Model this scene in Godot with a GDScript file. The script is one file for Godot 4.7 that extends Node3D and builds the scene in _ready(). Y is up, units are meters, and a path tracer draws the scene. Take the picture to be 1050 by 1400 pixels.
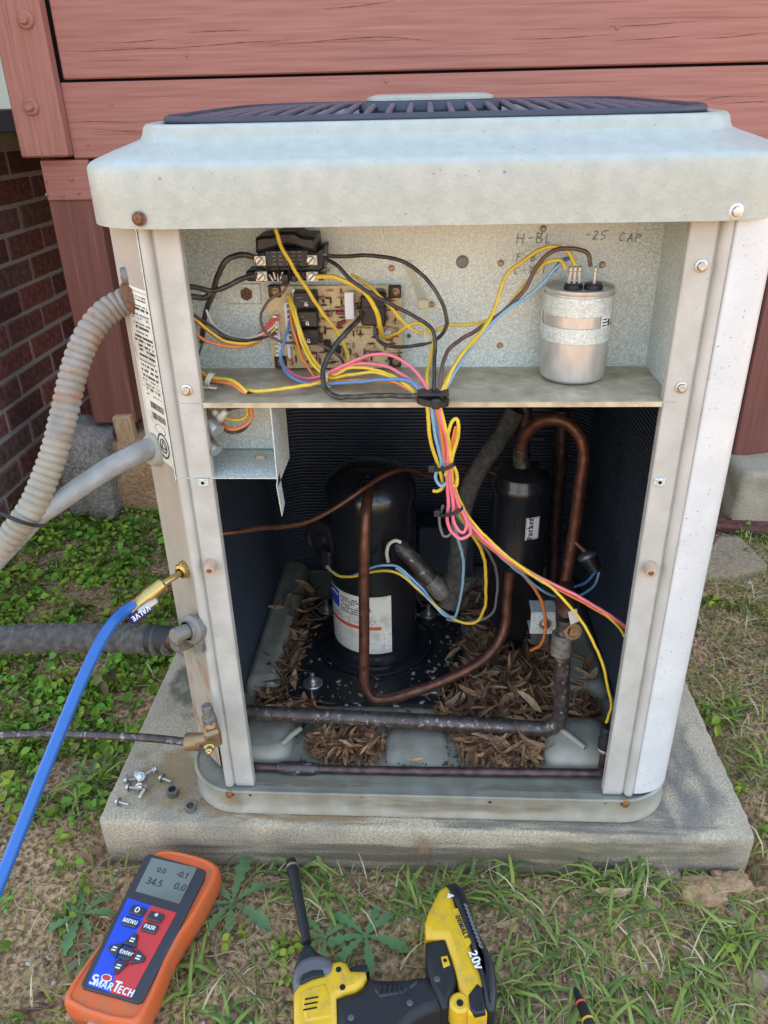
extends Node3D
# An opened outdoor air-conditioning unit on a concrete pad in the shade of a red timber deck. Metres, y up; y = 0 is the rim of the unit's base pan, z = 0 its front.

var fonts := {}
var texs := {}
var M := {}

func w(a: Array) -> Array:
	var r := []
	for i in range(0, a.size(), 3):
		r.append(Vector3(a[i], a[i + 1], a[i + 2]) * 0.0001)
	return r

func w2(a: Array) -> PackedVector2Array:
	var r := PackedVector2Array()
	for i in range(0, a.size(), 2):
		r.append(Vector2(a[i], a[i + 1]) * 0.0001)
	return r

# ---------------------------------------------------------------- materials
func lin(r: float, g: float, b: float, a := 1.0) -> Color:
	var c := Color(r, g, b).linear_to_srgb()
	c.a = a
	return c

func ntex(key: String, freq: float, cols: Array, offs: Array, octaves := 4, kind := FastNoiseLite.TYPE_SIMPLEX_SMOOTH, size := 512, sd := 1, stretch := 1.0) -> NoiseTexture2D:
	if texs.has(key):
		return texs[key]
	var n := FastNoiseLite.new()
	n.seed = sd
	n.noise_type = kind
	n.frequency = freq
	n.fractal_octaves = octaves
	if kind == FastNoiseLite.TYPE_CELLULAR:
		n.fractal_type = FastNoiseLite.FRACTAL_NONE
		n.cellular_return_type = FastNoiseLite.RETURN_CELL_VALUE
	var t := NoiseTexture2D.new()
	t.width = size
	t.height = size
	t.seamless = true
	t.noise = n
	if cols.size() > 0:
		var g := Gradient.new()
		g.offsets = PackedFloat32Array(offs)
		var cc := PackedColorArray()
		for c in cols:
			cc.append(c)
		g.colors = cc
		t.color_ramp = g
	texs[key] = t
	return t

func mat(c: Color, rough := 0.6, metal := 0.0) -> StandardMaterial3D:
	var m := StandardMaterial3D.new()
	m.albedo_color = c
	m.roughness = rough
	m.metallic = metal
	m.uv1_triplanar = true
	m.uv2_triplanar = true
	m.cull_mode = BaseMaterial3D.CULL_DISABLED
	return m

func tmat(t: Texture2D, scale: Vector3, rough := 0.6, metal := 0.0) -> StandardMaterial3D:
	var m := mat(Color.WHITE, rough, metal)
	m.albedo_texture = t
	m.uv1_scale = scale
	return m

func bump(m: StandardMaterial3D, t: Texture2D, cm: float) -> StandardMaterial3D:
	m.heightmap_enabled = true
	m.heightmap_texture = t
	m.heightmap_scale = cm
	return m

func dirt(m: StandardMaterial3D, t: Texture2D, scale: Vector3) -> StandardMaterial3D:
	m.detail_enabled = true
	m.detail_albedo = t
	m.detail_blend_mode = BaseMaterial3D.BLEND_MODE_MIX
	m.detail_uv_layer = BaseMaterial3D.DETAIL_UV_2
	m.uv2_scale = scale
	return m

func rtex(m: StandardMaterial3D, t: Texture2D) -> StandardMaterial3D:
	m.roughness = 1.0
	m.roughness_texture = t
	m.roughness_texture_channel = BaseMaterial3D.TEXTURE_CHANNEL_RED
	return m

func grey(key: String, freq: float, a: float, b: float, octaves := 4, sd := 3, size := 512, kind := FastNoiseLite.TYPE_SIMPLEX_SMOOTH) -> NoiseTexture2D:
	return ntex(key, freq, [Color(a, a, a), Color(b, b, b)], [0.2, 0.8], octaves, kind, size, sd)

func make_materials() -> void:
	var fine := grey("fine", 0.05, 0.0, 1.0, 5)
	var lumpy := grey("lumpy", 0.015, 0.0, 1.0, 3, 9)
	# dirt overlays (colour with alpha)
	var specks := ntex("specks", 0.045, [lin(0.20, 0.16, 0.12, 0.0), lin(0.20, 0.16, 0.12, 0.0), lin(0.13, 0.11, 0.09, 0.7)], [0.0, 0.85, 0.89], 4, FastNoiseLite.TYPE_SIMPLEX, 1024, 31)
	var grime := ntex("grime", 0.006, [lin(0.22, 0.17, 0.11, 0.0), lin(0.25, 0.2, 0.13, 0.05), lin(0.2, 0.15, 0.09, 0.5)], [0.0, 0.5, 1.0], 6, FastNoiseLite.TYPE_SIMPLEX_SMOOTH, 512, 32)
	var chalk := ntex("chalk", 0.008, [lin(0.5, 0.52, 0.53, 0.0), lin(0.5, 0.52, 0.53, 0.05), lin(0.55, 0.57, 0.58, 0.35)], [0.0, 0.5, 0.95], 6, FastNoiseLite.TYPE_SIMPLEX_SMOOTH, 512, 33)
	var rust := ntex("rust", 0.01, [lin(0.3, 0.14, 0.05, 0.0), lin(0.33, 0.17, 0.06, 0.1), lin(0.26, 0.11, 0.04, 0.9)], [0.0, 0.55, 0.8], 5, FastNoiseLite.TYPE_SIMPLEX_SMOOTH, 512, 34)
	var ptone := ntex("ptone", 0.01, [lin(0.355, 0.375, 0.325), lin(0.41, 0.425, 0.37)], [0.2, 0.8], 5, FastNoiseLite.TYPE_SIMPLEX_SMOOTH, 512, 41)
	var fleck := ntex("fleck", 0.02, [lin(0.05, 0.05, 0.05, 0.0), lin(0.05, 0.05, 0.05, 0.0), lin(0.05, 0.045, 0.04, 0.9)], [0.0, 0.875, 0.89], 4, FastNoiseLite.TYPE_SIMPLEX, 1024, 35)
	var capspot := ntex("capspot", 0.02, [lin(0.46, 0.48, 0.48, 0.28), lin(0.45, 0.47, 0.47, 0.0), lin(0.2, 0.18, 0.15, 0.0), lin(0.14, 0.12, 0.10, 0.75)], [0.10, 0.22, 0.86, 0.93], 5, FastNoiseLite.TYPE_SIMPLEX, 1024, 36)
	M.cap = bump(dirt(tmat(ptone, Vector3.ONE * 7.0, 0.36), capspot, Vector3.ONE * 3.1), fine, 0.02)
	M.post = bump(dirt(tmat(ntex("pcream", 0.012, [lin(0.41, 0.40, 0.355), lin(0.49, 0.48, 0.435)], [0.2, 0.8], 5), Vector3.ONE * 3.0, 0.42), specks, Vector3.ONE * 3.3), fine, 0.015)
	M.bead = tmat(texs.pcream, Vector3.ONE * 2.0, 0.35)
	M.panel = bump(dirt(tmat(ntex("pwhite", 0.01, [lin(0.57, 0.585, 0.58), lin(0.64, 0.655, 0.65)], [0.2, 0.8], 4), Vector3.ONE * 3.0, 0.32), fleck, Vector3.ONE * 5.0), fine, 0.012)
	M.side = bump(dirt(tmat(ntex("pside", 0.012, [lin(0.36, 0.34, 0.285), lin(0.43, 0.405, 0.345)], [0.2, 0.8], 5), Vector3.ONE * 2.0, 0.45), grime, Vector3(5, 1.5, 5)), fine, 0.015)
	M.side_rust = bump(dirt(tmat(texs.pside, Vector3.ONE * 3.0, 0.6), rust, Vector3(5, 1.6, 5)), fine, 0.02)
	M.pan = bump(dirt(tmat(ntex("ppan", 0.012, [lin(0.26, 0.245, 0.19), lin(0.36, 0.345, 0.28)], [0.2, 0.8], 5), Vector3.ONE * 3.0, 0.42), grime, Vector3.ONE * 4.0), fine, 0.02)
	# zinc spangle
	var sp := ntex("spangle", 0.16, [lin(0.47, 0.525, 0.49), lin(0.58, 0.63, 0.59), lin(0.76, 0.80, 0.75)], [0.1, 0.5, 0.9], 1, FastNoiseLite.TYPE_CELLULAR, 1024, 5)
	var spr := ntex("spangle_r", 0.16, [Color(0.38, 0.38, 0.38), Color(0.68, 0.68, 0.68)], [0.1, 0.9], 1, FastNoiseLite.TYPE_CELLULAR, 1024, 5)
	M.zinc = rtex(tmat(sp, Vector3.ONE * 4.0, 0.5, 0.25), spr)
	M.shelf = bump(dirt(rtex(tmat(ntex("zshelf", 0.01, [lin(0.42, 0.345, 0.225), lin(0.60, 0.52, 0.37)], [0.2, 0.8], 6), Vector3.ONE * 4.0, 0.5, 0.1), grey("shelfr", 0.02, 0.35, 0.75)), grime, Vector3.ONE * 8.0), fine, 0.01)
	M.steel = rtex(mat(lin(0.5, 0.49, 0.46), 0.35, 0.9), grey("steelr", 0.03, 0.25, 0.55))
	M.steel_dark = mat(lin(0.16, 0.155, 0.15), 0.45, 0.7)
	M.alu = bump(rtex(tmat(ntex("alu", 0.03, [lin(0.55, 0.54, 0.51), lin(0.66, 0.65, 0.62)], [0.2, 0.8], 4), Vector3(6, 1.5, 6), 0.4, 0.6), grey("alur", 0.02, 0.28, 0.5)), lumpy, 0.03)
	M.rusty = bump(tmat(ntex("rusty", 0.03, [lin(0.10, 0.05, 0.03), lin(0.26, 0.12, 0.06)], [0.2, 0.8], 5), Vector3.ONE * 12.0, 0.8, 0.2), fine, 0.03)
	M.copper_screw = mat(lin(0.42, 0.22, 0.10), 0.4, 0.8)
	M.screw_tan = mat(lin(0.42, 0.27, 0.16), 0.45, 0.5)
	M.plastic_cream = dirt(mat(lin(0.50, 0.35, 0.23), 0.5), grime, Vector3.ONE * 20.0)
	M.black_paint = rtex(mat(lin(0.010, 0.011, 0.014), 0.25), grey("blackr", 0.02, 0.12, 0.45, 5))
	M.black_paint.clearcoat_enabled = true
	M.black_paint.clearcoat = 0.5
	M.black_paint.clearcoat_roughness = 0.15
	var peel := ntex("peel", 0.009, [lin(0.012, 0.013, 0.016), lin(0.014, 0.015, 0.018), lin(0.36, 0.35, 0.34), lin(0.42, 0.41, 0.40)], [0.0, 0.765, 0.78, 1.0], 6, FastNoiseLite.TYPE_SIMPLEX_SMOOTH, 1024, 6)
	M.peel = bump(tmat(peel, Vector3.ONE * 3.6, 0.45), texs.peel, 0.05)
	M.copper = bump(rtex(tmat(ntex("copper", 0.012, [lin(0.075, 0.033, 0.022), lin(0.15, 0.062, 0.038), lin(0.22, 0.10, 0.06)], [0.15, 0.5, 0.9], 5), Vector3.ONE * 6.0, 0.4, 0.6), grey("copr", 0.02, 0.25, 0.6)), fine, 0.01)
	M.copper_dark = bump(rtex(tmat(ntex("copperd", 0.012, [lin(0.035, 0.022, 0.021), lin(0.085, 0.05, 0.046), lin(0.13, 0.08, 0.07)], [0.15, 0.5, 0.9], 5), Vector3.ONE * 6.0, 0.4, 0.5), texs.copr), fine, 0.01)
	M.pipe_grey = bump(dirt(rtex(tmat(ntex("pipeg", 0.015, [lin(0.05, 0.04, 0.037), lin(0.12, 0.098, 0.088)], [0.2, 0.8], 5), Vector3.ONE * 7.0, 0.45, 0.5), texs.copr), ntex("solder", 0.02, [lin(0.4, 0.38, 0.33, 0), lin(0.4, 0.38, 0.33, 0), lin(0.42, 0.40, 0.36, 0.8)], [0, 0.72, 0.8], 5), Vector3.ONE * 6.0), fine, 0.02)
	M.foam = bump(tmat(ntex("foam", 0.03, [lin(0.045, 0.043, 0.038), lin(0.11, 0.105, 0.09)], [0.2, 0.8], 5), Vector3.ONE * 5.0, 0.95), fine, 0.12)
	M.brass = rtex(mat(lin(0.50, 0.36, 0.13), 0.3, 0.9), grey("brassr", 0.03, 0.18, 0.45))
	M.brass_old = bump(dirt(rtex(mat(lin(0.30, 0.20, 0.10), 0.5, 0.6), texs.copr), grime, Vector3.ONE * 10.0), fine, 0.02)
	M.bronze = bump(tmat(ntex("bronze", 0.02, [lin(0.11, 0.10, 0.085), lin(0.24, 0.22, 0.19)], [0.2, 0.8], 4), Vector3.ONE * 9.0, 0.6, 0.3), fine, 0.03)
	M.zinc_dull = rtex(mat(lin(0.20, 0.20, 0.175), 0.5, 0.3), grey("zdr", 0.03, 0.4, 0.65))
	M.fin = mat(lin(0.11, 0.132, 0.165), 0.35, 0.4)
	M.coil_back = mat(lin(0.018, 0.026, 0.044), 0.7)  # bluish like the fins: haze over the dark cavity put into the colour
	M.grille = rtex(mat(lin(0.032, 0.036, 0.055), 0.5), grey("grir", 0.03, 0.35, 0.7))
	M.pencil = mat(lin(0.17, 0.18, 0.17), 0.6)
	M.grille_bar = rtex(mat(lin(0.085, 0.09, 0.115), 0.5), grey("grib", 0.03, 0.35, 0.6))
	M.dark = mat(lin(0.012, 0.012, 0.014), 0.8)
	M.hole = mat(lin(0.006, 0.005, 0.005), 0.9)
	# wires
	for a in [["yellow", 0.72, 0.50, 0.035], ["black", 0.014, 0.015, 0.018], ["orange", 0.72, 0.20, 0.045], ["pink", 0.80, 0.17, 0.24], ["blue", 0.10, 0.24, 0.46], ["brown", 0.11, 0.055, 0.05], ["white", 0.62, 0.58, 0.54], ["red", 0.60, 0.06, 0.035], ["grey", 0.13, 0.13, 0.13], ["lightblue", 0.22, 0.42, 0.58]]:
		M["w_" + a[0]] = dirt(mat(lin(a[1], a[2], a[3]), 0.38), grime, Vector3.ONE * 20.0)
	M.black_plastic = rtex(mat(lin(0.014, 0.014, 0.016), 0.4), grey("bpr", 0.04, 0.3, 0.55))
	M.rubber = bump(mat(lin(0.012, 0.012, 0.013), 0.62), fine, 0.02)
	M.nylon = mat(lin(0.62, 0.58, 0.47), 0.45)
	M.nylon.backlight_enabled = true
	M.nylon.backlight = Color(0.3, 0.3, 0.25)
	# setting
	var grain := ntex("grain", 0.012, [lin(0.29, 0.112, 0.083), lin(0.34, 0.136, 0.103), lin(0.375, 0.16, 0.124)], [0.1, 0.5, 0.9], 6, FastNoiseLite.TYPE_SIMPLEX_SMOOTH, 1024, 51)  # red kept paler than the paint, with some glare haze in it
	var grainh := ntex("grainh", 0.02, [Color(0, 0, 0), Color(0.5, 0.5, 0.5), Color(0.6, 0.6, 0.6), Color(0.75, 0.75, 0.75)], [0.19, 0.22, 0.6, 1.0], 4, FastNoiseLite.TYPE_SIMPLEX_SMOOTH, 1024, 52)
	var cracks := ntex("cracks", 0.010, [lin(0.15, 0.05, 0.038, 0.45), lin(0.1, 0.035, 0.025, 0.0), lin(0.5, 0.22, 0.17, 0.0), lin(0.52, 0.24, 0.19, 0.35)], [0.150, 0.163, 0.75, 0.95], 2, FastNoiseLite.TYPE_SIMPLEX_SMOOTH, 1024, 53)
	M.wood = bump(dirt(tmat(grain, Vector3(0.3, 8.0, 8.0), 0.6), cracks, Vector3(0.12, 7.0, 7.0)), grainh, 0.03)
	M.wood_v = bump(dirt(tmat(grain, Vector3(8.0, 0.3, 8.0), 0.6), cracks, Vector3(6.0, 0.2, 6.0)), grainh, 0.05)
	M.wood_deep_shaded = bump(dirt(tmat(ntex("graind", 0.012, [lin(0.15, 0.05, 0.036), lin(0.20, 0.068, 0.05)], [0.2, 0.8], 5, FastNoiseLite.TYPE_SIMPLEX_SMOOTH, 512, 58), Vector3(8.0, 0.3, 8.0), 0.6), cracks, Vector3(6.0, 0.2, 6.0)), grainh, 0.05)  # deeper red paint, with some under-deck shade put into the colour
	M.crack = mat(lin(0.14, 0.052, 0.04), 0.9)
	M.wood_bare = bump(tmat(ntex("bare", 0.02, [lin(0.36, 0.22, 0.11), lin(0.52, 0.36, 0.2)], [0.2, 0.8], 5), Vector3(8, 1.5, 8), 0.8), fine, 0.05)
	for i in 4:
		var s: float = [0.75, 1.0, 1.25, 0.9][i]
		var b: float = [1.0, 1.0, 0.9, 1.35][i]
		M["brick%d" % i] = bump(tmat(ntex("brick%d" % i, 0.03, [lin(0.095 * s, 0.032 * s * b, 0.025 * s * b), lin(0.18 * s, 0.060 * s * b, 0.046 * s * b), lin(0.235 * s, 0.10 * s * b, 0.078 * s * b)], [0.1, 0.5, 0.9], 5, FastNoiseLite.TYPE_SIMPLEX_SMOOTH, 256, 60 + i), Vector3.ONE * 5.0, 0.85), fine, 0.15)
	M.mortar = bump(tmat(ntex("mortar", 0.04, [lin(0.34, 0.29, 0.26), lin(0.46, 0.40, 0.36)], [0.2, 0.8], 4), Vector3.ONE * 5.0, 0.95), fine, 0.2)
	M.siding = bump(mat(lin(0.36, 0.40, 0.33), 0.6), grainh, 0.05)
	var cfine := ntex("concrete", 0.055, [lin(0.22, 0.175, 0.115), lin(0.39, 0.325, 0.22), lin(0.54, 0.465, 0.345)], [0.16, 0.5, 0.84], 6, FastNoiseLite.TYPE_SIMPLEX_SMOOTH, 1024, 70)
	var cstain := ntex("cstain", 0.005, [lin(0.36, 0.25, 0.12, 0.0), lin(0.13, 0.12, 0.11, 0.0), lin(0.12, 0.11, 0.10, 0.55)], [0.0, 0.5, 0.9], 6, FastNoiseLite.TYPE_SIMPLEX_SMOOTH, 512, 71)
	M.concrete = bump(dirt(tmat(cfine, Vector3.ONE * 4.3, 0.92), cstain, Vector3.ONE * 1.6), cfine, 0.10)
	M.rock = bump(tmat(ntex("rock", 0.04, [lin(0.14, 0.12, 0.10), lin(0.30, 0.27, 0.22)], [0.2, 0.8], 5), Vector3.ONE * 4.0, 0.95), fine, 0.25)
	M.clay = bump(tmat(ntex("clay", 0.03, [lin(0.27, 0.15, 0.07), lin(0.44, 0.28, 0.15)], [0.2, 0.8], 5), Vector3.ONE * 4.0, 0.95), fine, 0.25)
	M.paver = bump(tmat(ntex("paver", 0.03, [lin(0.27, 0.20, 0.12), lin(0.37, 0.28, 0.18)], [0.2, 0.8], 5), Vector3.ONE * 4.0, 0.95), fine, 0.1)
	var soil := ntex("soil", 0.03, [lin(0.10, 0.055, 0.03), lin(0.32, 0.185, 0.085), lin(0.48, 0.295, 0.145), lin(0.60, 0.42, 0.24)], [0.1, 0.42, 0.65, 0.95], 7, FastNoiseLite.TYPE_SIMPLEX_SMOOTH, 1024, 80)
	var moss := ntex("moss", 0.006, [lin(0.07, 0.085, 0.03, 0.4), lin(0.08, 0.08, 0.03, 0.1), lin(0.10, 0.06, 0.035, 0.0), lin(0.12, 0.05, 0.03, 0.45)], [0.1, 0.45, 0.6, 0.95], 6, FastNoiseLite.TYPE_SIMPLEX_SMOOTH, 512, 81)
	M.soil = bump(dirt(tmat(soil, Vector3.ONE * 2.6, 0.97), moss, Vector3.ONE * 1.1), texs.soil, 1.2)
	M.veg = mat(Color.WHITE, 0.6)
	M.veg.metallic_specular = 0.3
	M.veg.vertex_color_use_as_albedo = true
	M.veg.backlight_enabled = true
	M.veg.backlight = Color(0.35, 0.4, 0.2)
	M.dry = mat(Color.WHITE, 0.75)
	M.dry.vertex_color_use_as_albedo = true
	for i in 6:
		var c: Array = [[0.50, 0.27, 0.125], [0.36, 0.175, 0.08], [0.24, 0.115, 0.06], [0.56, 0.36, 0.19], [0.40, 0.235, 0.13], [0.17, 0.09, 0.052]][i]
		M["leaf%d" % i] = bump(tmat(ntex("leaf%d" % i, 0.02, [lin(c[0] * 0.6, c[1] * 0.6, c[2] * 0.6), lin(c[0], c[1], c[2])], [0.2, 0.7], 4, FastNoiseLite.TYPE_SIMPLEX_SMOOTH, 128, 90 + i), Vector3(22, 22, 60), 0.7), fine, 0.05)
	# tools
	M.orange = bump(dirt(mat(lin(0.66, 0.115, 0.022), 0.55), grime, Vector3.ONE * 12.0), fine, 0.02)
	M.tool_yellow = dirt(mat(lin(0.72, 0.42, 0.012), 0.42), grime, Vector3.ONE * 14.0)
	M.tool_gray = bump(mat(lin(0.13, 0.13, 0.135), 0.5, 0.2), fine, 0.02)
	M.face_blue = mat(lin(0.012, 0.065, 0.55), 0.35)
	M.face_red = mat(lin(0.58, 0.035, 0.035), 0.35)
	M.face_dark = mat(lin(0.03, 0.032, 0.04), 0.35)
	M.print_white = mat(lin(0.75, 0.75, 0.75), 0.5)
	M.print_black = mat(lin(0.02, 0.02, 0.02), 0.6)
	M.print_red = mat(lin(0.6, 0.09, 0.05), 0.6)
	M.lcd = mat(lin(0.125, 0.14, 0.11), 0.12)
	M.lcd.clearcoat_enabled = true
	M.lcd_ink = mat(lin(0.02, 0.022, 0.024), 0.4)
	M.hose = mat(lin(0.014, 0.11, 0.37), 0.36)
	M.tag_blue = mat(lin(0.01, 0.014, 0.10), 0.4)
	M.conduit = bump(dirt(tmat(ntex("cond", 0.01, [lin(0.16, 0.165, 0.152), lin(0.29, 0.29, 0.27)], [0.2, 0.8], 5), Vector3.ONE * 4.0, 0.6), rust, Vector3.ONE * 6.0), fine, 0.05)
	M.conduit_tan = bump(dirt(tmat(ntex("condt", 0.01, [lin(0.23, 0.205, 0.155), lin(0.34, 0.31, 0.24)], [0.2, 0.8], 5), Vector3.ONE * 4.0, 0.6), grime, Vector3.ONE * 6.0), fine, 0.05)
	M.conduit_pale = bump(tmat(ntex("condp", 0.02, [lin(0.22, 0.222, 0.205), lin(0.31, 0.31, 0.285)], [0.2, 0.8], 5), Vector3.ONE * 4.0, 0.5), fine, 0.04)
	M.fitting = bump(dirt(mat(lin(0.33, 0.34, 0.28), 0.5), grime, Vector3.ONE * 9.0), fine, 0.02)
	M.paper = dirt(mat(lin(0.70, 0.69, 0.60), 0.6), grime, Vector3.ONE * 9.0)
	M.board = tmat(ntex("pcb", 0.03, [lin(0.55, 0.41, 0.20), lin(0.60, 0.46, 0.24), lin(0.64, 0.50, 0.28)], [0.2, 0.5, 0.8], 4), Vector3.ONE * 12.0, 0.5)

# ---------------------------------------------------------------- mesh building
func nst() -> SurfaceTool:
	var st := SurfaceTool.new()
	st.begin(Mesh.PRIMITIVE_TRIANGLES)
	return st

func tri(st: SurfaceTool, a: Vector3, b: Vector3, c: Vector3) -> void:
	st.add_vertex(a)
	st.add_vertex(b)
	st.add_vertex(c)

func quad(st: SurfaceTool, a: Vector3, b: Vector3, c: Vector3, d: Vector3) -> void:
	tri(st, a, b, c)
	tri(st, a, c, d)

func flat(st: SurfaceTool) -> void:
	st.set_smooth_group(-1)

func box(st: SurfaceTool, c: Vector3, s: Vector3, bev := 0.0, bs := Basis.IDENTITY) -> void:
	flat(st)
	var h := s * 0.5
	var b := minf(bev, minf(h.x, minf(h.y, h.z)) * 0.9)
	var v := func(x: float, y: float, z: float, ax: int) -> Vector3:
		var p := Vector3(x * (h.x - (0.0 if ax == 0 else b)), y * (h.y - (0.0 if ax == 1 else b)), z * (h.z - (0.0 if ax == 2 else b)))
		return c + bs * p
	for ax in 3:
		for s1 in [-1.0, 1.0]:
			var q := []
			for k in [[-1.0, -1.0], [1.0, -1.0], [1.0, 1.0], [-1.0, 1.0]]:
				var e := [0.0, 0.0, 0.0]
				e[ax] = s1
				e[(ax + 1) % 3] = k[0]
				e[(ax + 2) % 3] = k[1]
				q.append(v.call(e[0], e[1], e[2], ax))
			if s1 > 0:
				q.reverse()
			quad(st, q[0], q[1], q[2], q[3])
	if b <= 0.0:
		return
	for ax in 3:
		for s1 in [-1.0, 1.0]:
			for s2 in [-1.0, 1.0]:
				var q := []
				for k in [[-1.0, 1], [1.0, 1], [1.0, 2], [-1.0, 2]]:
					var e := [0.0, 0.0, 0.0]
					e[ax] = k[0]
					e[(ax + 1) % 3] = s1
					e[(ax + 2) % 3] = s2
					q.append(v.call(e[0], e[1], e[2], (ax + k[1]) % 3))
				if s1 * s2 > 0:
					q.reverse()
				quad(st, q[0], q[3], q[2], q[1])
	for x in [-1.0, 1.0]:
		for y in [-1.0, 1.0]:
			for z in [-1.0, 1.0]:
				var a: Vector3 = v.call(x, y, z, 0)
				var d: Vector3 = v.call(x, y, z, 1)
				var e: Vector3 = v.call(x, y, z, 2)
				if x * y * z > 0:
					tri(st, a, e, d)
				else:
					tri(st, a, d, e)

func curve(pts: Array, n := 6) -> Array:
	if pts.size() < 3:
		return pts.duplicate()
	var r := []
	var m := pts.size()
	for i in m - 1:
		var p0: Vector3 = pts[maxi(i - 1, 0)]
		var p1: Vector3 = pts[i]
		var p2: Vector3 = pts[i + 1]
		var p3: Vector3 = pts[mini(i + 2, m - 1)]
		if i == 0:
			p0 = p1 * 2.0 - p2
		if i == m - 2:
			p3 = p2 * 2.0 - p1
		var d1 := pow(maxf((p1 - p0).length(), 1e-5), 0.5)
		var d2 := pow(maxf((p2 - p1).length(), 1e-5), 0.5)
		var d3 := pow(maxf((p3 - p2).length(), 1e-5), 0.5)
		var m1 := (p2 - p1) + d2 * ((p1 - p0) / d1 - (p2 - p0) / (d1 + d2))
		var m2 := (p2 - p1) + d2 * ((p3 - p2) / d3 - (p3 - p1) / (d2 + d3))
		for k in n:
			var t := float(k) / n
			var t2 := t * t
			var t3 := t2 * t
			r.append(p1 * (2 * t3 - 3 * t2 + 1) + m1 * (t3 - 2 * t2 + t) + p2 * (3 * t2 - 2 * t3) + m2 * (t3 - t2))
	r.append(pts[m - 1])
	return r

# bends: straight runs joined by round elbows
func bent(pts: Array, rad: float, n := 6) -> Array:
	var r := [pts[0]]
	for i in range(1, pts.size() - 1):
		var p: Vector3 = pts[i]
		var a: Vector3 = pts[i - 1] - p
		var b: Vector3 = pts[i + 1] - p
		var d := minf(rad, minf(a.length(), b.length()) * 0.49)
		var pa := p + a.normalized() * d
		var pb := p + b.normalized() * d
		for k in n + 1:
			var t := float(k) / n
			r.append(pa.lerp(p, t).lerp(p.lerp(pb, t), t))
	r.append(pts[pts.size() - 1])
	return r

func tube(st: SurfaceTool, pts: Array, r: float, sides := 8, radii: Array = [], caps := true) -> void:
	var n := pts.size()
	var rings := []
	var up := Vector3.ZERO
	for i in n:
		var t: Vector3 = (pts[mini(i + 1, n - 1)] - pts[maxi(i - 1, 0)]).normalized()
		if up == Vector3.ZERO:
			up = t.cross(Vector3.UP if absf(t.y) < 0.9 else Vector3.RIGHT).normalized()
		up = (up - t * up.dot(t)).normalized()
		var sd := t.cross(up)
		var rr: float = radii[i] if radii.size() > i else r
		var ring := []
		for k in sides:
			var a := TAU * k / sides
			ring.append(pts[i] + (up * cos(a) + sd * sin(a)) * rr)
		rings.append(ring)
	st.set_smooth_group(0)
	for i in n - 1:
		for k in sides:
			var k2 := (k + 1) % sides
			quad(st, rings[i][k], rings[i][k2], rings[i + 1][k2], rings[i + 1][k])
	if caps:
		flat(st)
		for k in range(1, sides - 1):
			tri(st, rings[0][0], rings[0][k + 1], rings[0][k])
			tri(st, rings[n - 1][0], rings[n - 1][k], rings[n - 1][k + 1])

# profile of (radius, height) turned about the y axis of xf
func lathe(st: SurfaceTool, prof: Array, seg := 20, xf := Transform3D.IDENTITY, off := Vector2.ONE) -> void:
	var g := 1
	for i in prof.size() - 1:
		if i > 0:
			var d0: Vector2 = (prof[i] - prof[i - 1]).normalized()
			var d1: Vector2 = (prof[i + 1] - prof[i]).normalized()
			if d0.dot(d1) < 0.8:
				g += 1
		st.set_smooth_group(g)
		for k in seg:
			var a := TAU * k / seg
			var b := TAU * ((k + 1) % seg) / seg
			var p := func(q: Vector2, t: float) -> Vector3: return xf * Vector3(q.x * cos(t) * off.x, q.y, q.x * sin(t) * off.y)
			var v0: Vector3 = p.call(prof[i], a)
			var v1: Vector3 = p.call(prof[i], b)
			var v2: Vector3 = p.call(prof[i + 1], b)
			var v3: Vector3 = p.call(prof[i + 1], a)
			if prof[i].x < 1e-6:
				tri(st, v0, v2, v3)
			elif prof[i + 1].x < 1e-6:
				tri(st, v0, v1, v2)
			else:
				quad(st, v0, v1, v2, v3)

# axis frame: y along d
func along(o: Vector3, d: Vector3, roll := 0.0) -> Transform3D:
	var y := d.normalized()
	var x := y.cross(Vector3.BACK if absf(y.z) < 0.9 else Vector3.RIGHT).normalized()
	return Transform3D(Basis(x, y, x.cross(y)).rotated(y, roll), o)

# rings of equal count joined; first and last may be capped
func loft(st: SurfaceTool, rings: Array, cap0 := false, cap1 := false, sharp := 0.75) -> void:
	var n: int = rings[0].size()
	var g := 1
	for i in rings.size() - 1:
		if i > 0:
			var d0: Vector3 = (rings[i][0] - rings[i - 1][0]).normalized()
			var d1: Vector3 = (rings[i + 1][0] - rings[i][0]).normalized()
			if d0.dot(d1) < sharp:
				g += 1
		st.set_smooth_group(g)
		for k in n:
			var k2 := (k + 1) % n
			quad(st, rings[i][k], rings[i][k2], rings[i + 1][k2], rings[i + 1][k])
	flat(st)
	for e in 2:
		if [cap0, cap1][e]:
			var rg: Array = rings[0] if e == 0 else rings[rings.size() - 1]
			var c := Vector3.ZERO
			for p in rg:
				c += p
			c /= n
			for k in n:
				if e == 0:
					tri(st, c, rg[(k + 1) % n], rg[k])
				else:
					tri(st, c, rg[k], rg[(k + 1) % n])

# rounded rectangle in x-z round c, turning so that y-up lofts face outwards
func rrect(c: Vector3, hx: float, hz: float, r: float, n := 6) -> Array:
	var o := []
	for q in 4:
		var cx: float = [1, -1, -1, 1][q] * (hx - r)
		var cz: float = [1, 1, -1, -1][q] * (hz - r)
		for k in n + 1:
			var a := PI * 0.5 * (q + float(k) / n)
			o.append(c + Vector3(cx + cos(a) * r, 0, cz + sin(a) * r))
	return o

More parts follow.
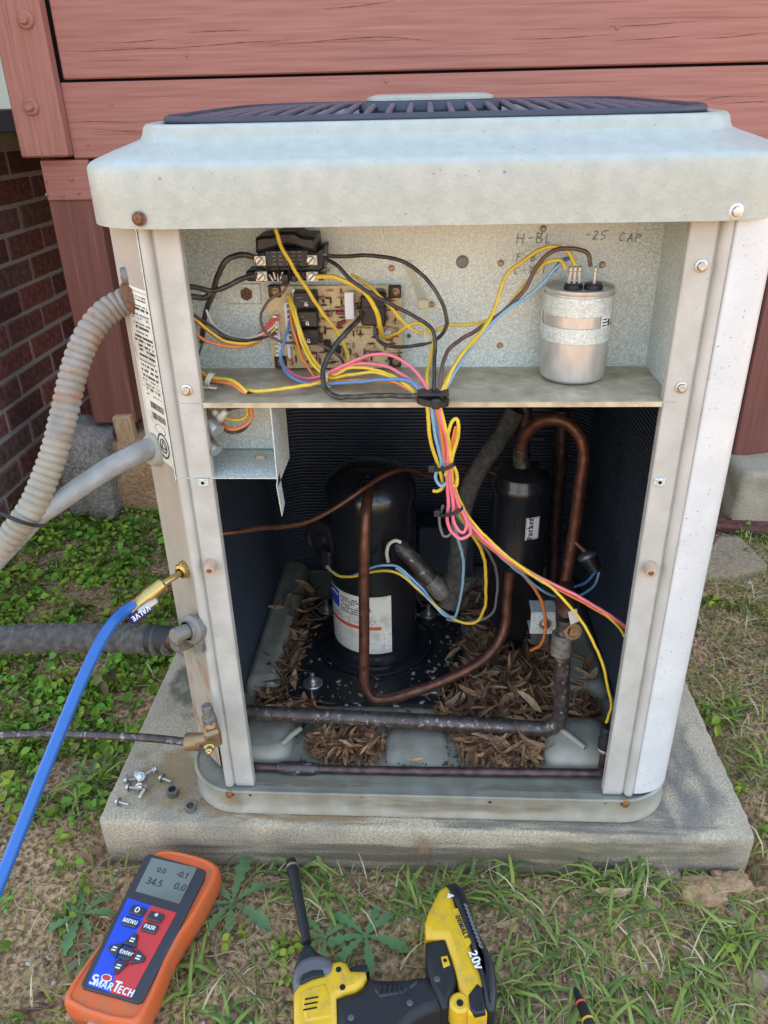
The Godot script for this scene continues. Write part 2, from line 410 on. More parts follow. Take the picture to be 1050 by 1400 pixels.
# polygon (x, y of xf) thickened along z of xf by depth, front edge chamfered
func prism(st: SurfaceTool, poly: PackedVector2Array, depth: float, xf: Transform3D, bev := 0.0, steps := 1) -> void:
	var pl := poly
	var area := 0.0
	for k in pl.size():
		area += pl[k].cross(pl[(k + 1) % pl.size()])
	if area > 0.0:
		pl = pl.duplicate()
		pl.reverse()
	var n := pl.size()
	# inward direction at each corner
	var inw := PackedVector2Array()
	for k in n:
		var d0 := (pl[k] - pl[(k + n - 1) % n]).normalized()
		var d1 := (pl[(k + 1) % n] - pl[k]).normalized()
		var nn := Vector2(d0.y, -d0.x) + Vector2(d1.y, -d1.x)
		inw.append(nn / maxf(nn.length_squared() * 0.5, 0.7))
	var layers := [[pl, -depth * 0.5]]
	if bev > 0.0:
		for s in steps + 1:
			var a := PI * 0.5 * s / steps
			var lay := PackedVector2Array()
			for k in n:
				lay.append(pl[k] + inw[k] * bev * (1.0 - cos(a)))
			layers.append([lay, depth * 0.5 - bev + bev * sin(a)])
	else:
		layers.append([pl, depth * 0.5])
	for i in layers.size() - 1:
		if i == 0:
			flat(st)
		else:
			st.set_smooth_group(7)
		for k in n:
			var k2 := (k + 1) % n
			var f := func(l: int, j: int) -> Vector3: return xf * Vector3(layers[l][0][j].x, layers[l][0][j].y, layers[l][1])
			quad(st, f.call(i, k), f.call(i + 1, k), f.call(i + 1, k2), f.call(i, k2))
	flat(st)
	var id := Geometry2D.triangulate_polygon(pl)
	if id.is_empty():
		print("no triangulation for an outline of ", n)
	for e in [0, layers.size() - 1]:
		for k in range(0, id.size(), 3):
			var q := []
			for j in 3:
				var v2: Vector2 = layers[e][0][id[k + j]]
				q.append(xf * Vector3(v2.x, v2.y, layers[e][1]))
			var nrm: Vector3 = (q[2] - q[0]).cross(q[1] - q[0])
			var want: Vector3 = xf.basis.z * (1.0 if e > 0 else -1.0)
			if nrm.dot(want) > 0:
				tri(st, q[0], q[1], q[2])
			else:
				tri(st, q[0], q[2], q[1])

# an uneven lump: a rounded box pushed about by noise
func lump(st: SurfaceTool, c: Vector3, s: Vector3, sd: int, rough := 0.2, boxy := 0.6, n := 9, bs := Basis.IDENTITY) -> void:
	var nz := FastNoiseLite.new()
	nz.seed = sd
	nz.frequency = 1.1
	nz.fractal_octaves = 3
	st.set_smooth_group(0)
	for ax in 3:
		for sg in [-1.0, 1.0]:
			var gr := []
			for i in n + 1:
				var row := []
				for j in n + 1:
					var e := [0.0, 0.0, 0.0]
					e[ax] = sg
					e[(ax + 1) % 3] = (2.0 * i / n - 1.0)
					e[(ax + 2) % 3] = (2.0 * j / n - 1.0)
					var p := Vector3(e[0], e[1], e[2])
					p = p.normalized().lerp(p, boxy * 0.75)
					p *= 1.0 + rough * nz.get_noise_3dv(p * 1.3 + Vector3(sd, 0, 0))
					row.append(c + bs * (p * s * 0.5))
				gr.append(row)
			for i in n:
				for j in n:
					if sg > 0:
						quad(st, gr[i][j], gr[i][j + 1], gr[i + 1][j + 1], gr[i + 1][j])
					else:
						quad(st, gr[i][j], gr[i + 1][j], gr[i + 1][j + 1], gr[i][j + 1])

func hexhead(st: SurfaceTool, p: Vector3, d: Vector3, r := 0.005, h := 0.005, washer := 1.45, roll := 0.3) -> void:
	var xf := along(p, d, roll)
	lathe(st, [Vector2(r * washer, 0), Vector2(r * washer, h * 0.25), Vector2(r * 1.0, h * 0.35)], 16, xf)
	lathe(st, [Vector2(r, h * 0.2), Vector2(r, h * 0.9), Vector2(r * 0.8, h), Vector2(0, h * 0.93)], 6, xf)

# ---------------------------------------------------------------- nodes
func made(st: SurfaceTool, m: Material) -> ArrayMesh:
	st.generate_normals()
	var a := st.commit()
	a.surface_set_material(0, m)
	return a

func part(called: String, st: SurfaceTool, m: Material, parent: Node3D) -> MeshInstance3D:
	var o := MeshInstance3D.new()
	o.name = called
	o.mesh = made(st, m)
	var up: Node3D = parent
	while up != self and up.get_parent() != self:
		up = up.get_parent()
	if up != self and parent == up:
		o.position = -up.position
	parent.add_child(o, true)
	return o

func tag(o: Node, label: String, category: String, group := "", kind := "") -> void:
	o.set_meta("label", label)
	if category:
		o.set_meta("category", category)
	if group:
		o.set_meta("group", group)
	if kind:
		o.set_meta("kind", kind)

func numbered(called: String) -> String:
	if not has_node(NodePath(called)):
		return called
	var k := 1
	while has_node(NodePath("%s_%03d" % [called, k])):
		k += 1
	return "%s_%03d" % [called, k]

func thing(called: String, label: String, category: String, at := Vector3.ZERO, group := "") -> Node3D:
	var o := Node3D.new()
	o.name = numbered(called)
	add_child(o)
	o.position = at
	tag(o, label, category, group)
	return o

func single(called: String, st: SurfaceTool, m: Material, label: String, category: String, group := "") -> MeshInstance3D:
	var o := MeshInstance3D.new()
	o.name = numbered(called)
	o.mesh = made(st, m)
	add_child(o)
	tag(o, label, category, group)
	return o

func text(parent: Node3D, s: String, xf: Transform3D, height: float, m: Material, font := "Droid Sans", bold := true) -> void:
	var tm := TextMesh.new()
	var k := font + str(bold)
	if not fonts.has(k):
		var f := SystemFont.new()
		f.font_names = PackedStringArray([font])
		f.font_weight = 700 if bold else 400
		fonts[k] = f
	tm.font = fonts[k]
	tm.text = s
	tm.font_size = 32
	tm.pixel_size = height / 23.0
	tm.depth = 0.0006
	tm.curve_step = 2.0
	tm.material = m
	var o := MeshInstance3D.new()
	o.name = "lettering"
	o.mesh = tm
	var up: Node3D = parent
	while up.get_parent() != self:
		up = up.get_parent()
	o.transform = xf
	if parent == up:
		o.position -= up.position
	parent.add_child(o, true)

func copy(o: Node3D, label: String) -> Node3D:
	var base := String(o.name)
	var c: Node3D = o.duplicate()
	c.name = numbered(base)
	add_child(c)
	c.set_meta("label", label)
	return c

func wire(col: String, label: String, pts: Array, r := 0.0021, called := "wire", n := 7) -> MeshInstance3D:
	var st := nst()
	var c := curve(pts, n)
	var nz := FastNoiseLite.new()
	nz.seed = label.length() * 7 + pts.size()
	nz.frequency = 28.0
	for i in range(1, c.size() - 1):
		var p: Vector3 = c[i]
		c[i] = p + Vector3(nz.get_noise_3dv(p), nz.get_noise_3dv(p + Vector3(5, 0, 0)), nz.get_noise_3dv(p + Vector3(0, 9, 0))) * 0.0013
	tube(st, c, r * 0.9, 8)
	return single(called, st, M["w_" + col], label, "wire", "wires inside the opened unit")


func ready_world() -> void:
	var cam := Camera3D.new()
	cam.name = "camera"
	cam.transform = Transform3D(Vector3(0.99862, -0.02021, -0.04857), Vector3(-0.00451, 0.88703, -0.46168), Vector3(0.05242, 0.46126, 0.88571), Vector3(0.24536, 0.86068, 0.79703))
	cam.fov = 67.29
	cam.near = 0.02
	cam.far = 400.0
	add_child(cam)
	cam.current = true
	var env := Environment.new()
	env.background_mode = Environment.BG_SKY
	var sk := ProceduralSkyMaterial.new()
	sk.sky_top_color = Color(0.585, 0.68, 0.805)
	sk.sky_horizon_color = Color(0.95, 0.935, 0.895)
	sk.sky_curve = 0.18
	sk.ground_bottom_color = Color(0.30, 0.27, 0.20)
	sk.ground_horizon_color = Color(0.62, 0.64, 0.60)
	sk.sun_angle_max = 12.0
	var sky := Sky.new()
	sky.sky_material = sk
	env.sky = sky
	env.tonemap_mode = Environment.TONE_MAPPER_LINEAR
	env.tonemap_exposure = 3.9
	env.sdfgi_enabled = true
	env.ssao_enabled = true
	env.ssil_enabled = true
	var we := WorldEnvironment.new()
	we.name = "world_environment"
	we.environment = env
	add_child(we)
	var sun := DirectionalLight3D.new()
	sun.name = "sun"
	sun.light_color = Color(1.0, 0.93, 0.82)
	sun.light_energy = 1.5
	sun.light_angular_distance = 0.5
	sun.shadow_enabled = true
	add_child(sun)
	sun.look_at_from_position(Vector3(0.5, 5.2, -4.4), Vector3.ZERO, Vector3.UP)

const GROUND := -0.115

var gn := FastNoiseLite.new()

func gh(x: float, z: float) -> float:
	var h := GROUND + 0.016 * gn.get_noise_2d(x * 1.0, z * 1.0) + 0.007 * gn.get_noise_2d(x * 5.0 + 40.0, z * 5.0)
	var d := maxf(maxf(-0.26 - x, x - 0.74), maxf(z - 0.05, -0.95 - z))
	if d < 0.0:
		h = minf(h, GROUND - 0.02)
	h -= 0.02 * smoothstep(0.05, 0.3, z)
	return h

func build_ground() -> void:
	gn.seed = 4
	gn.frequency = 2.2
	gn.fractal_octaves = 4
	var st := nst()
	st.set_smooth_group(0)
	var nx := 170
	var nz := 130
	var x0 := -1.6
	var z0 := -1.7
	var sx := 3.5 / nx
	var sz := 2.6 / nz
	var g := []
	for i in nx + 1:
		var row := []
		for j in nz + 1:
			var x := x0 + sx * i
			var z := z0 + sz * j
			row.append(Vector3(x, gh(x, z), z))
		g.append(row)
	for i in nx:
		for j in nz:
			quad(st, g[i][j], g[i + 1][j], g[i + 1][j + 1], g[i][j + 1])
	var o := part("ground", st, M.soil, self)
	tag(o, "reddish clay soil with patchy grass and weeds", "", "", "structure")
	# the yard round about, out to the horizon
	st = nst()
	flat(st)
	var xs := [-150.0, x0, x0 + 3.5, 150.0]
	var zs := [-150.0, z0, z0 + 2.6, 150.0]
	for i in 3:
		for j in 3:
			if i == 1 and j == 1:
				continue
			var y := GROUND - 0.03
			quad(st, Vector3(xs[i], y, zs[j]), Vector3(xs[i + 1], y, zs[j]), Vector3(xs[i + 1], y, zs[j + 1]), Vector3(xs[i], y, zs[j + 1]))
	o = part("lawn", st, M.soil, self)
	tag(o, "open yard beyond the unit", "", "", "structure")

func build_wall() -> void:
	var t := thing("deck_wall", "red painted timber deck wall of wide horizontal boards behind the unit", "wall", Vector3(0.3, 0.78, -1.1))
	var y := 0.780
	var hs := [0.152, 0.285, 0.285, 0.285, 0.285, 0.285]  # boards past the second are unseen, added to block the sun
	for i in hs.size():
		var st := nst()
		box(st, Vector3(0.80 + 0.01 * (i % 2), y + hs[i] * 0.5, -1.12), Vector3(2.72, hs[i], 0.038), 0.003)
		var p := part("plank", st, M.wood, t)
		if i < 2:
			for k in 5:
				var xs: Array = [[-0.52, -0.45, 0.16, 0.9, 1.0], [-0.27, 0.06, 0.32, 0.64, 0.66]][i]
				st = nst()
				hexhead(st, Vector3(xs[k], y + [0.03, 0.11, 0.14, 0.05, 0.12][k] * (1.0 + i * 0.35), -1.1018), Vector3.BACK, 0.0042, 0.003, 1.2, k)
				part("screw_head", st, M.wood, p)
		if i < 2:
			for cr in ([w([-2640,8420,-11010,-1650,8420,-11010,-660,8480,-11010,310,8440,-11010]), w([-5620,8530,-11010,-4950,8550,-11010,-4200,8520,-11010]), w([-4980,8400,-11010,-3980,8320,-11010,-3280,8340,-11010]), w([8050,8640,-11010,8720,8740,-11010,9020,8760,-11010]), w([8590,8600,-11010,9430,8640,-11010,9890,8620,-11010])] if i == 0 else [w([-5520,9910,-11010,-4520,9900,-11010,-3550,9920,-11010,-2570,9880,-11010]), w([-4300,10030,-11010,-3690,10050,-11010,-3110,10080,-11010]), w([-3330,9900,-11010,-2280,9940,-11010,-1480,9980,-11010,-820,9990,-11010,-350,10010,-11010]), w([-890,9910,-11010,-70,9950,-11010,710,9990,-11010,1560,10010,-11010,2130,9960,-11010,2560,9910,-11010]), w([4210,9900,-11010,5150,9900,-11010,6350,9940,-11010]), w([6360,9830,-11010,7260,9850,-11010,8070,9900,-11010]), w([8010,9830,-11010,8750,9840,-11010,9620,9920,-11010]), w([6190,10080,-11010,6930,10090,-11010,8110,10140,-11010]), w([-2640,10190,-11010,-1930,10200,-11010,-1220,10200,-11010]), w([270,10540,-11010,1040,10570,-11010,1800,10650,-11010])]):
				st = nst()
				var cc := curve(cr, 5)
				var rad := []
				for k in cc.size():
					rad.append(0.0008 * (0.25 + sin(PI * k / (cc.size() - 1.0))) * (0.7 + 0.3 * sin(k * 2.1)))
				tube(st, cc, 0.001, 4, rad)
				part("crack", st, M.crack, p)
		y += hs[i] + [0.006, 0.004, 0.004, 0.004, 0.004, 0.004][i]
	# backing behind the boards: dark, so that the joint reads as a gap
	var sb := nst()
	box(sb, Vector3(0.75, 1.65, -1.155), Vector3(2.8, 1.72, 0.03))
	part("backing", sb, M.dark, t)
	# the deck floor, with unseen walls added under it to keep sun out
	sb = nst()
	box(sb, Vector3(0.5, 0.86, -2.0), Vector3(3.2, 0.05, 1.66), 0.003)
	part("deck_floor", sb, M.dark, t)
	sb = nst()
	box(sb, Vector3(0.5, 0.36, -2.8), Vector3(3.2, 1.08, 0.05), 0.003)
	part("added_end_wall", sb, M.dark, t)
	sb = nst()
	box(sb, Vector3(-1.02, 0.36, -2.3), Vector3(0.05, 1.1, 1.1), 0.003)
	part("added_side_wall", sb, M.dark, t)
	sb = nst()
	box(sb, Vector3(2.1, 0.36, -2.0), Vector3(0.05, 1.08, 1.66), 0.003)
	part("added_side_wall", sb, M.dark, t)
	# posts
	t = thing("deck_post", "red timber post with two large round-washer bolts at left edge", "post", Vector3(-0.613, 0.78, -1.09))
	sb = nst()
	box(sb, Vector3(-0.613, 1.53, -1.088), Vector3(0.108, 1.49, 0.036), 0.004)
	part("post", sb, M.wood_v, t)
	for c in [Vector3(-0.5930, 1.0470, -1.0680), Vector3(-0.6200, 0.8860, -1.0680)]:
		sb = nst()
		lathe(sb, [Vector2(0.0175, 0), Vector2(0.0175, 0.002), Vector2(0.015, 0.0045), Vector2(0.0, 0.005)], 20, along(c, Vector3.BACK))
		lathe(sb, [Vector2(0.0095, 0.004), Vector2(0.0095, 0.011), Vector2(0.008, 0.013), Vector2(0, 0.0128)], 6, along(c, Vector3.BACK, 0.4))
		part("bolt", sb, M.wood, t)
	t = thing("support_post", "square red timber support post standing under the bolted post", "post", Vector3(-0.585, 0.12, -1.16))
	sb = nst()
	box(sb, Vector3(-0.584, 0.456, -1.165), Vector3(0.118, 0.645, 0.118), 0.004)
	part("post", sb, M.wood_deep_shaded, t)
	sb = nst()
	box(sb, Vector3(-0.584, 0.735, -1.103), Vector3(0.112, 0.085, 0.005), 0.001)
	var pl := part("plate", sb, M.wood, t)
	for c in [Vector3(-0.6340, 0.7350, -1.1000), Vector3(-0.5730, 0.7370, -1.1000), Vector3(-0.6390, 0.7050, -1.1000), Vector3(-0.6010, 0.7030, -1.1000), Vector3(-0.5620, 0.7090, -1.1000)]:
		sb = nst()
		hexhead(sb, c, Vector3.BACK, 0.0035, 0.004, 1.2)
		part("screw_head", sb, M.wood, pl)
	t = thing("support_post", "red timber support post partly hidden behind the unit's right side", "post", Vector3(1.1, 0.0, -1.16))
	sb = nst()
	box(sb, Vector3(1.155, 0.40, -1.165), Vector3(0.2, 0.76, 0.11), 0.004)
	part("post", sb, M.wood_deep_shaded, t)
	# footings
	sb = nst()
	lump(sb, Vector3(-0.66, 0.0, -1.13), Vector3(0.155, 0.27, 0.24), 11, 0.16, 0.75, 12)
	single("footing_stone", sb, M.rock, "rough grey concrete lump beside the foot of left support post", "stone")
	sb = nst()
	lump(sb, Vector3(-0.52, -0.02, -1.18), Vector3(0.30, 0.25, 0.24), 15, 0.1, 0.85, 12)
	single("footing_block", sb, M.clay, "tan clay-stained footing block below the left support post", "footing")
	sb = nst()
	box(sb, Vector3(-0.556, 0.115, -1.10), Vector3(0.05, 0.09, 0.03), 0.004, Basis(Vector3.BACK, 0.06))
	single("wood_shim", sb, M.wood_bare, "bare wood shim wedged under the left support post", "shim")
	sb = nst()
	lump(sb, Vector3(1.20, -0.07, -1.12), Vector3(0.34, 0.24, 0.26), 21, 0.08, 0.95, 12)
	single("footing_block", sb, M.concrete, "grey concrete footing block under the right support post", "footing")
	sb = nst()
	prism(sb, w2([8450,-7280,9820,-9100,10270,-9100,10430,-7760,9510,-7420,8970,-7290]), 0.03, Transform3D(Basis(Vector3.RIGHT, Vector3.BACK, Vector3.DOWN), Vector3(0, -0.108, 0)), 0.004)
	single("paver_stone", sb, M.paver, "flat tan paver stone lying on the soil right of the unit", "stone")
	sb = nst()
	box(sb, Vector3(1.0880, -0.1050, -0.9770), Vector3(0.22, 0.025, 0.05), 0.006, Basis(Vector3.UP, -0.2))
	single("wood_offcut", sb, M.brick0, "red painted wood offcut lying before the right footing block", "board")
	# brick wall
	t = thing("brick_wall", "dark red brick house wall with pale mortar at the left edge", "wall", Vector3(-0.9, -0.12, -1.2))
	sb = nst()
	box(sb, Vector3(-0.9565, 0.355, -1.15), Vector3(0.1, 0.966, 1.5))
	part("mortar", sb, M.mortar, t)
	var meshes := []
	var rng := RandomNumberGenerator.new()
	rng.seed = 12
	for v in 4:
		sb = nst()
		box(sb, Vector3.ZERO, Vector3(0.1, 0.0605, 0.207), 0.004)
		meshes.append(made(sb, M["brick%d" % v]))
	for row in 13:
		for c in 7:
			var z := -1.80 + c * 0.217 + (0.108 if row % 2 else 0.0)
			var o := MeshInstance3D.new()
			o.name = "brick"
			o.mesh = meshes[rng.randi() % 4]
			o.position = Vector3(-0.953 + rng.randf_range(-0.002, 0.002), -0.09 + row * 0.0705, z) - t.position
			o.rotation = Vector3(rng.randf_range(-0.006, 0.006), 0, 0)
			t.add_child(o, true)
	sb = nst()
	for k in 4:
		box(sb, Vector3(-0.93, 0.95 + k * 0.2, -1.2), Vector3(0.05, 0.2, 1.7), 0.006, Basis(Vector3.BACK, -0.06))
	single("house_siding", sb, M.siding, "pale green lap siding above the brick wall", "siding")

func build_pad() -> void:
	var st := nst()
	var c := Vector3(0.241, 0, -0.43)
	var rings := []
	var nz := FastNoiseLite.new()
	nz.frequency = 14.0
	nz.fractal_octaves = 4
	nz.seed = 5
	for pr in [[0.003, -0.135], [0.0, -0.125], [0.0, -0.062], [0.0, -0.0505], [0.0018, -0.0468], [0.005, -0.0452], [0.06, -0.045], [0.16, -0.045]]:
		var rg := []
		for p in edge_ring(c, 0.469 - pr[0], 0.465 - pr[0], 0.010, 90):
			var wob := nz.get_noise_3d(p.x * 3.0, pr[1] * 30.0, p.z * 3.0)
			var e := 0.0028 if pr[0] < 0.02 else 0.0006
			rg.append(p + Vector3(wob * e, pr[1] + wob * e * 0.6, wob * e))
		rings.append(rg)
	loft(st, rings, false, true, 0.1)
	var pad := single("concrete_pad", st, M.concrete, "square weathered concrete equipment pad under the unit", "concrete pad")
	# rust, damp and soot stains soaked into the concrete
	stain(pad, "rust_stain", Vector3(-0.03, -0.0442, -0.005), Vector2(0.11, 0.045), lin(0.40, 0.25, 0.11), 3, 0.6)
	stain(pad, "rust_stain", Vector3(0.10, -0.0440, 0.015), Vector2(0.16, 0.022), lin(0.34, 0.20, 0.09), 5, 0.55)
	stain(pad, "rust_stain", Vector3(-0.14, -0.0438, -0.06), Vector2(0.10, 0.09), lin(0.42, 0.28, 0.13), 6, 0.5)
	stain(pad, "damp_stain", Vector3(0.60, -0.0442, -0.12), Vector2(0.12, 0.22), lin(0.17, 0.165, 0.16), 8, 0.5)
	stain(pad, "damp_stain", Vector3(0.44, -0.0440, 0.018), Vector2(0.26, 0.03), lin(0.15, 0.14, 0.12), 9, 0.5)
	stain(pad, "damp_stain", Vector3(-0.16, -0.0442, -0.30), Vector2(0.08, 0.14), lin(0.12, 0.13, 0.08), 12, 0.6)
	stain(pad, "dirt_stain", Vector3(0.24, -0.094, 0.0372), Vector2(0.48, 0.030), lin(0.16, 0.12, 0.075), 14, 0.6, true)
	stain(pad, "dirt_stain", Vector3(0.52, -0.075, 0.0374), Vector2(0.20, 0.028), lin(0.20, 0.185, 0.11), 15, 0.5, true)
	stain(pad, "rust_stain", Vector3(0.245, -0.078, 0.0378), Vector2(0.014, 0.026), lin(0.45, 0.24, 0.11), 16, 0.55, true)

# a soaked-in stain: a ragged patch half a millimetre proud of what it lies on
func stain(on: Node3D, called: String, at: Vector3, half: Vector2, col: Color, sd: int, strength: float, upright := false) -> void:
	var n := FastNoiseLite.new()
	n.seed = sd
	n.frequency = 0.045
	n.fractal_octaves = 5
	var im := Image.create(96, 96, false, Image.FORMAT_RGBA8)
	for i in 96:
		for j in 96:
			var x := i / 47.5 - 1.0
			var y := j / 47.5 - 1.0
			var f := clampf(1.0 - sqrt(x * x + y * y), 0.0, 1.0)
			var v := clampf((f * 1.6 + n.get_noise_2d(i, j) * 1.3 - 0.35) * 1.2, 0.0, 1.0) * smoothstep(0.0, 0.15, f)
			im.set_pixel(i, j, Color(col.r, col.g, col.b, v * strength))
	var m := StandardMaterial3D.new()
	m.albedo_texture = ImageTexture.create_from_image(im)
	m.transparency = BaseMaterial3D.TRANSPARENCY_ALPHA
	m.roughness = 0.95
	m.cull_mode = BaseMaterial3D.CULL_DISABLED
	var st := nst()
	flat(st)
	var q := [Vector2(-1, -1), Vector2(1, -1), Vector2(1, 1), Vector2(-1, 1)]
	for k in [0, 1, 2, 0, 2, 3]:
		st.set_uv((q[k] + Vector2.ONE) * 0.5)
		var o := Vector3(q[k].x * half.x, -q[k].y * half.y, 0) if upright else Vector3(q[k].x * half.x, 0, q[k].y * half.y)
		st.add_vertex(at + o)
	part(called, st, m, on)

# rounded rectangle whose straight sides are divided as well
func edge_ring(c: Vector3, hx: float, hz: float, r: float, n: int) -> Array:
	var o := []
	var base := rrect(c, hx, hz, r, 3)
	for i in base.size():
		o.append(base[i])
		if i % 4 == 3:
			var nx: Vector3 = base[(i + 1) % base.size()]
			for k in range(1, n):
				o.append(base[i].lerp(nx, float(k) / n))
	return o

func build_unit() -> void:
	var C := Vector3(0.25, 0, -0.335)
	var t := thing("condenser_unit", "open grey outdoor air conditioner cabinet with its front service panel removed", "air conditioner", Vector3(0.25, -0.045, -0.335))
	# ---- top cap
	var st := nst()
	var rings := []
	for pr in [[0.012, 0.772], [0.003, 0.765], [0.0, 0.764], [0.0, 0.79], [0.0, 0.8145], [0.0008, 0.8180], [0.0035, 0.8212], [0.0075, 0.8235], [0.026, 0.8310], [0.0480, 0.8385], [0.0505, 0.8400], [0.0522, 0.8435], [0.0540, 0.8500], [0.0565, 0.8530], [0.061, 0.8538], [0.070, 0.8525], [0.073, 0.845], [0.074, 0.79]]:
		rings.append(rise(rrect(C + Vector3(0, pr[1], 0), 0.355 - pr[0], 0.355 - pr[0], 0.095 - pr[0] * 0.5, 12), clampf((pr[1] - 0.82) / 0.02, 0, 1)))
	loft(st, rings, false, false, 0.35)
	var cap := part("top_cap", st, M.cap, t)
	st = nst()
	hexhead(st, Vector3(-0.0310, 0.7740, 0.0200), Vector3.BACK, 0.0046, 0.005, 1.5)
	tag(part("screw", st, M.rusty, cap), "rusty screw", "")
	st = nst()
	hexhead(st, Vector3(0.5340, 0.7720, 0.0160), Vector3(0.15, 0, 1), 0.0048, 0.0055, 1.5)
	part("screw", st, M.alu, cap)
	st = nst()
	box(st, C + Vector3(0, 0.785, 0), Vector3(0.60, 0.012, 0.60), 0.002)  # solid plate without a fan opening, added to keep skylight out
	part("closed_fan_deck", st, M.dark, t)
	# ---- fan grille
	var G := Node3D.new()
	G.name = "fan_grille"
	t.add_child(G, true)
	G.position = -t.position
	st = nst()
	var rr := rise(rrect(C + Vector3(0, 0.8555, 0), 0.289, 0.289, 0.11, 10))
	rr.append(rr[0])
	tube(st, rr, 0.0042, 8)
	part("rim", st, M.grille, G)
	# bars running front to back
	for k in 25:
		var bx := (k - 12) * 0.0225
		# the rim's rounded corners shorten the outer bars
		var over := maxf(0.0, absf(bx) - 0.179)
		var reach := 0.179 + sqrt(maxf(0.0, 0.11 * 0.11 - over * over)) - 0.003
		var pts := []
		for s in 7:
			var q := s / 3.0 - 1.0
			var dome := (1.0 - q * q) * (1.0 - pow(bx / 0.29, 2.0))
			pts.append(C + Vector3(bx, 0.8535 + 0.008 * dome, q * reach))
		st = nst()
		tube(st, rise(pts), 0.0036, 6)
		part("bar", st, M.grille_bar, G)
	st = nst()
	rings = []
	for pr in [[0.0, 0.852], [0.0, 0.856], [0.004, 0.8645], [0.010, 0.8655]]:
		rings.append(rise(rrect(C + Vector3(0, pr[1], 0), 0.088 - pr[0], 0.088 - pr[0], 0.03, 5)))
	loft(st, rings, true, true, 0.95)
	part("motor_plate", st, M.grille, G)
	st = nst()
	rings = []
	for pr in [[0.004, 0.8650], [0.0, 0.8660], [0.0, 0.8690], [0.006, 0.8710]]:
		rings.append(rise(rrect(C + Vector3(0, pr[1], 0), 0.078 - pr[0], 0.078 - pr[0], 0.025, 5)))
	loft(st, rings, true, true, 0.9)
	part("motor_lid", st, M.cap, G)
	# ---- base pan
	st = nst()
	rings = []
	for pr in [[0.004, -0.0445], [0.0, -0.042], [0.0, -0.036], [0.0025, -0.033], [0.0025, -0.008], [0.0005, -0.003], [0.0, -0.0005], [0.0015, 0.0006], [0.0035, 0.0], [0.005, -0.006], [0.03, -0.0085], [0.034, -0.011], [0.20, -0.0125]]:
		rings.append(rrect(C + Vector3(0, pr[1], 0), 0.351 - pr[0], 0.351 - pr[0], 0.075, 10))
	loft(st, rings, true, true, 0.6)
	var pan := part("base_pan", st, M.pan, t)
	for c in [Vector3(-0.0320, -0.0050, 0.0140), Vector3(0.5280, -0.0050, 0.0140)]:
		st = nst()
		hexhead(st, c, Vector3.BACK, 0.0052, 0.005, 1.25)
		part("screw", st, M.copper_screw, pan)
	for c in [Vector3(-0.0030, -0.0070, 0.0140), Vector3(0.1580, -0.0050, 0.0140), Vector3(0.3400, -0.0100, 0.0140), Vector3(0.5010, -0.0050, 0.0140)]:
		st = nst()
		lathe(st, [Vector2(0.0021, 0), Vector2(0.0021, 0.0006), Vector2(0, 0.0006)], 10, along(c, Vector3.BACK))
		part("screw_hole", st, M.hole, pan)
	stain(pan, "rust_stain", Vector3(-0.03, -0.02, 0.0172), Vector2(0.03, 0.017), lin(0.34, 0.22, 0.12), 21, 0.5, true)
	stain(pan, "dirt_stain", Vector3(0.3, -0.02, 0.0174), Vector2(0.2, 0.014), lin(0.25, 0.19, 0.11), 22, 0.5, true)
	stain(pan, "dirt_stain", Vector3(0.08, -0.0075, -0.01), Vector2(0.12, 0.012), lin(0.26, 0.20, 0.12), 23, 0.6)
	stain(pan, "dirt_stain", Vector3(0.40, -0.0075, -0.01), Vector2(0.12, 0.012), lin(0.22, 0.17, 0.11), 24, 0.6)
	# pressed humps in the pan floor
	for h in [[-0.045, 0.045, -0.145, -0.045, 0.026, 0.02], [0.185, 0.285, -0.135, -0.05, 0.012, 0.03], [0.425, 0.535, -0.150, -0.045, 0.034, 0.035], [-0.06, 0.005, -0.60, -0.20, 0.036, 0.018], [0.475, 0.555, -0.60, -0.20, 0.03, 0.02], [0.06, 0.44, -0.60, -0.52, 0.03, 0.02]]:
		st = nst()
		var hc := Vector3((h[0] + h[1]) * 0.5, 0, (h[2] + h[3]) * 0.5)
		var hx: float = (h[1] - h[0]) * 0.5
		var hz: float = (h[3] - h[2]) * 0.5
		rings = []
		for s in 7:
			var a := PI * 0.5 * s / 6.0
			var o: float = h[5] * (1.0 - cos(a))
			rings.append(rrect(hc + Vector3(0, -0.014 + h[4] * sin(a), 0), hx - o, hz - o, minf(hx - o, hz - o) * 0.5, 6))
		loft(st, rings, false, true, 0.0)
		part("hump", st, M.pan, pan)
	for rb in [[Vector3(0.0310, 0.0130, -0.0660), Vector3(0.0540, 0.0130, -0.1010)], [Vector3(0.4460, 0.0200, -0.1100), Vector3(0.4850, 0.0200, -0.0650)]]:
		st = nst()
		tube(st, [rb[0], rb[0].lerp(rb[1], 0.5) + Vector3(0, 0.002, 0), rb[1]], 0.0045, 8)
		part("rib", st, M.pan, pan)
	# ---- posts
	for s in [-1.0, 1.0]:
		var px := func(x: float) -> float: return 0.25 + s * (0.25 + x)   # distance outwards from the opening's edge
		st = nst()
		# flat flange, then the raised bead, then the return
		var prof := [Vector2(0.0, -0.012), Vector2(0.0, -0.0012), Vector2(0.0012, 0.0), Vector2(0.026, 0.0), Vector2(0.0275, -0.003), Vector2(0.0295, -0.003)]
		var lo := []
		var hi := []
		var c0 := 0.0
		rings = []
		for q in prof:
			rings.append([Vector3(px.call(q.x), -0.004, q.y), Vector3(px.call(q.x), 0.768, q.y)])
		strip(st, rings)
		strip(st, [[Vector3(px.call(0.0), -0.004, -0.012), Vector3(px.call(0.0), 0.768, -0.012)], [Vector3(px.call(0.03), -0.004, -0.012), Vector3(px.call(0.03), 0.768, -0.012)]])
		var post := part("corner_post", st, M.post, t)
		st = nst()
		rings = []
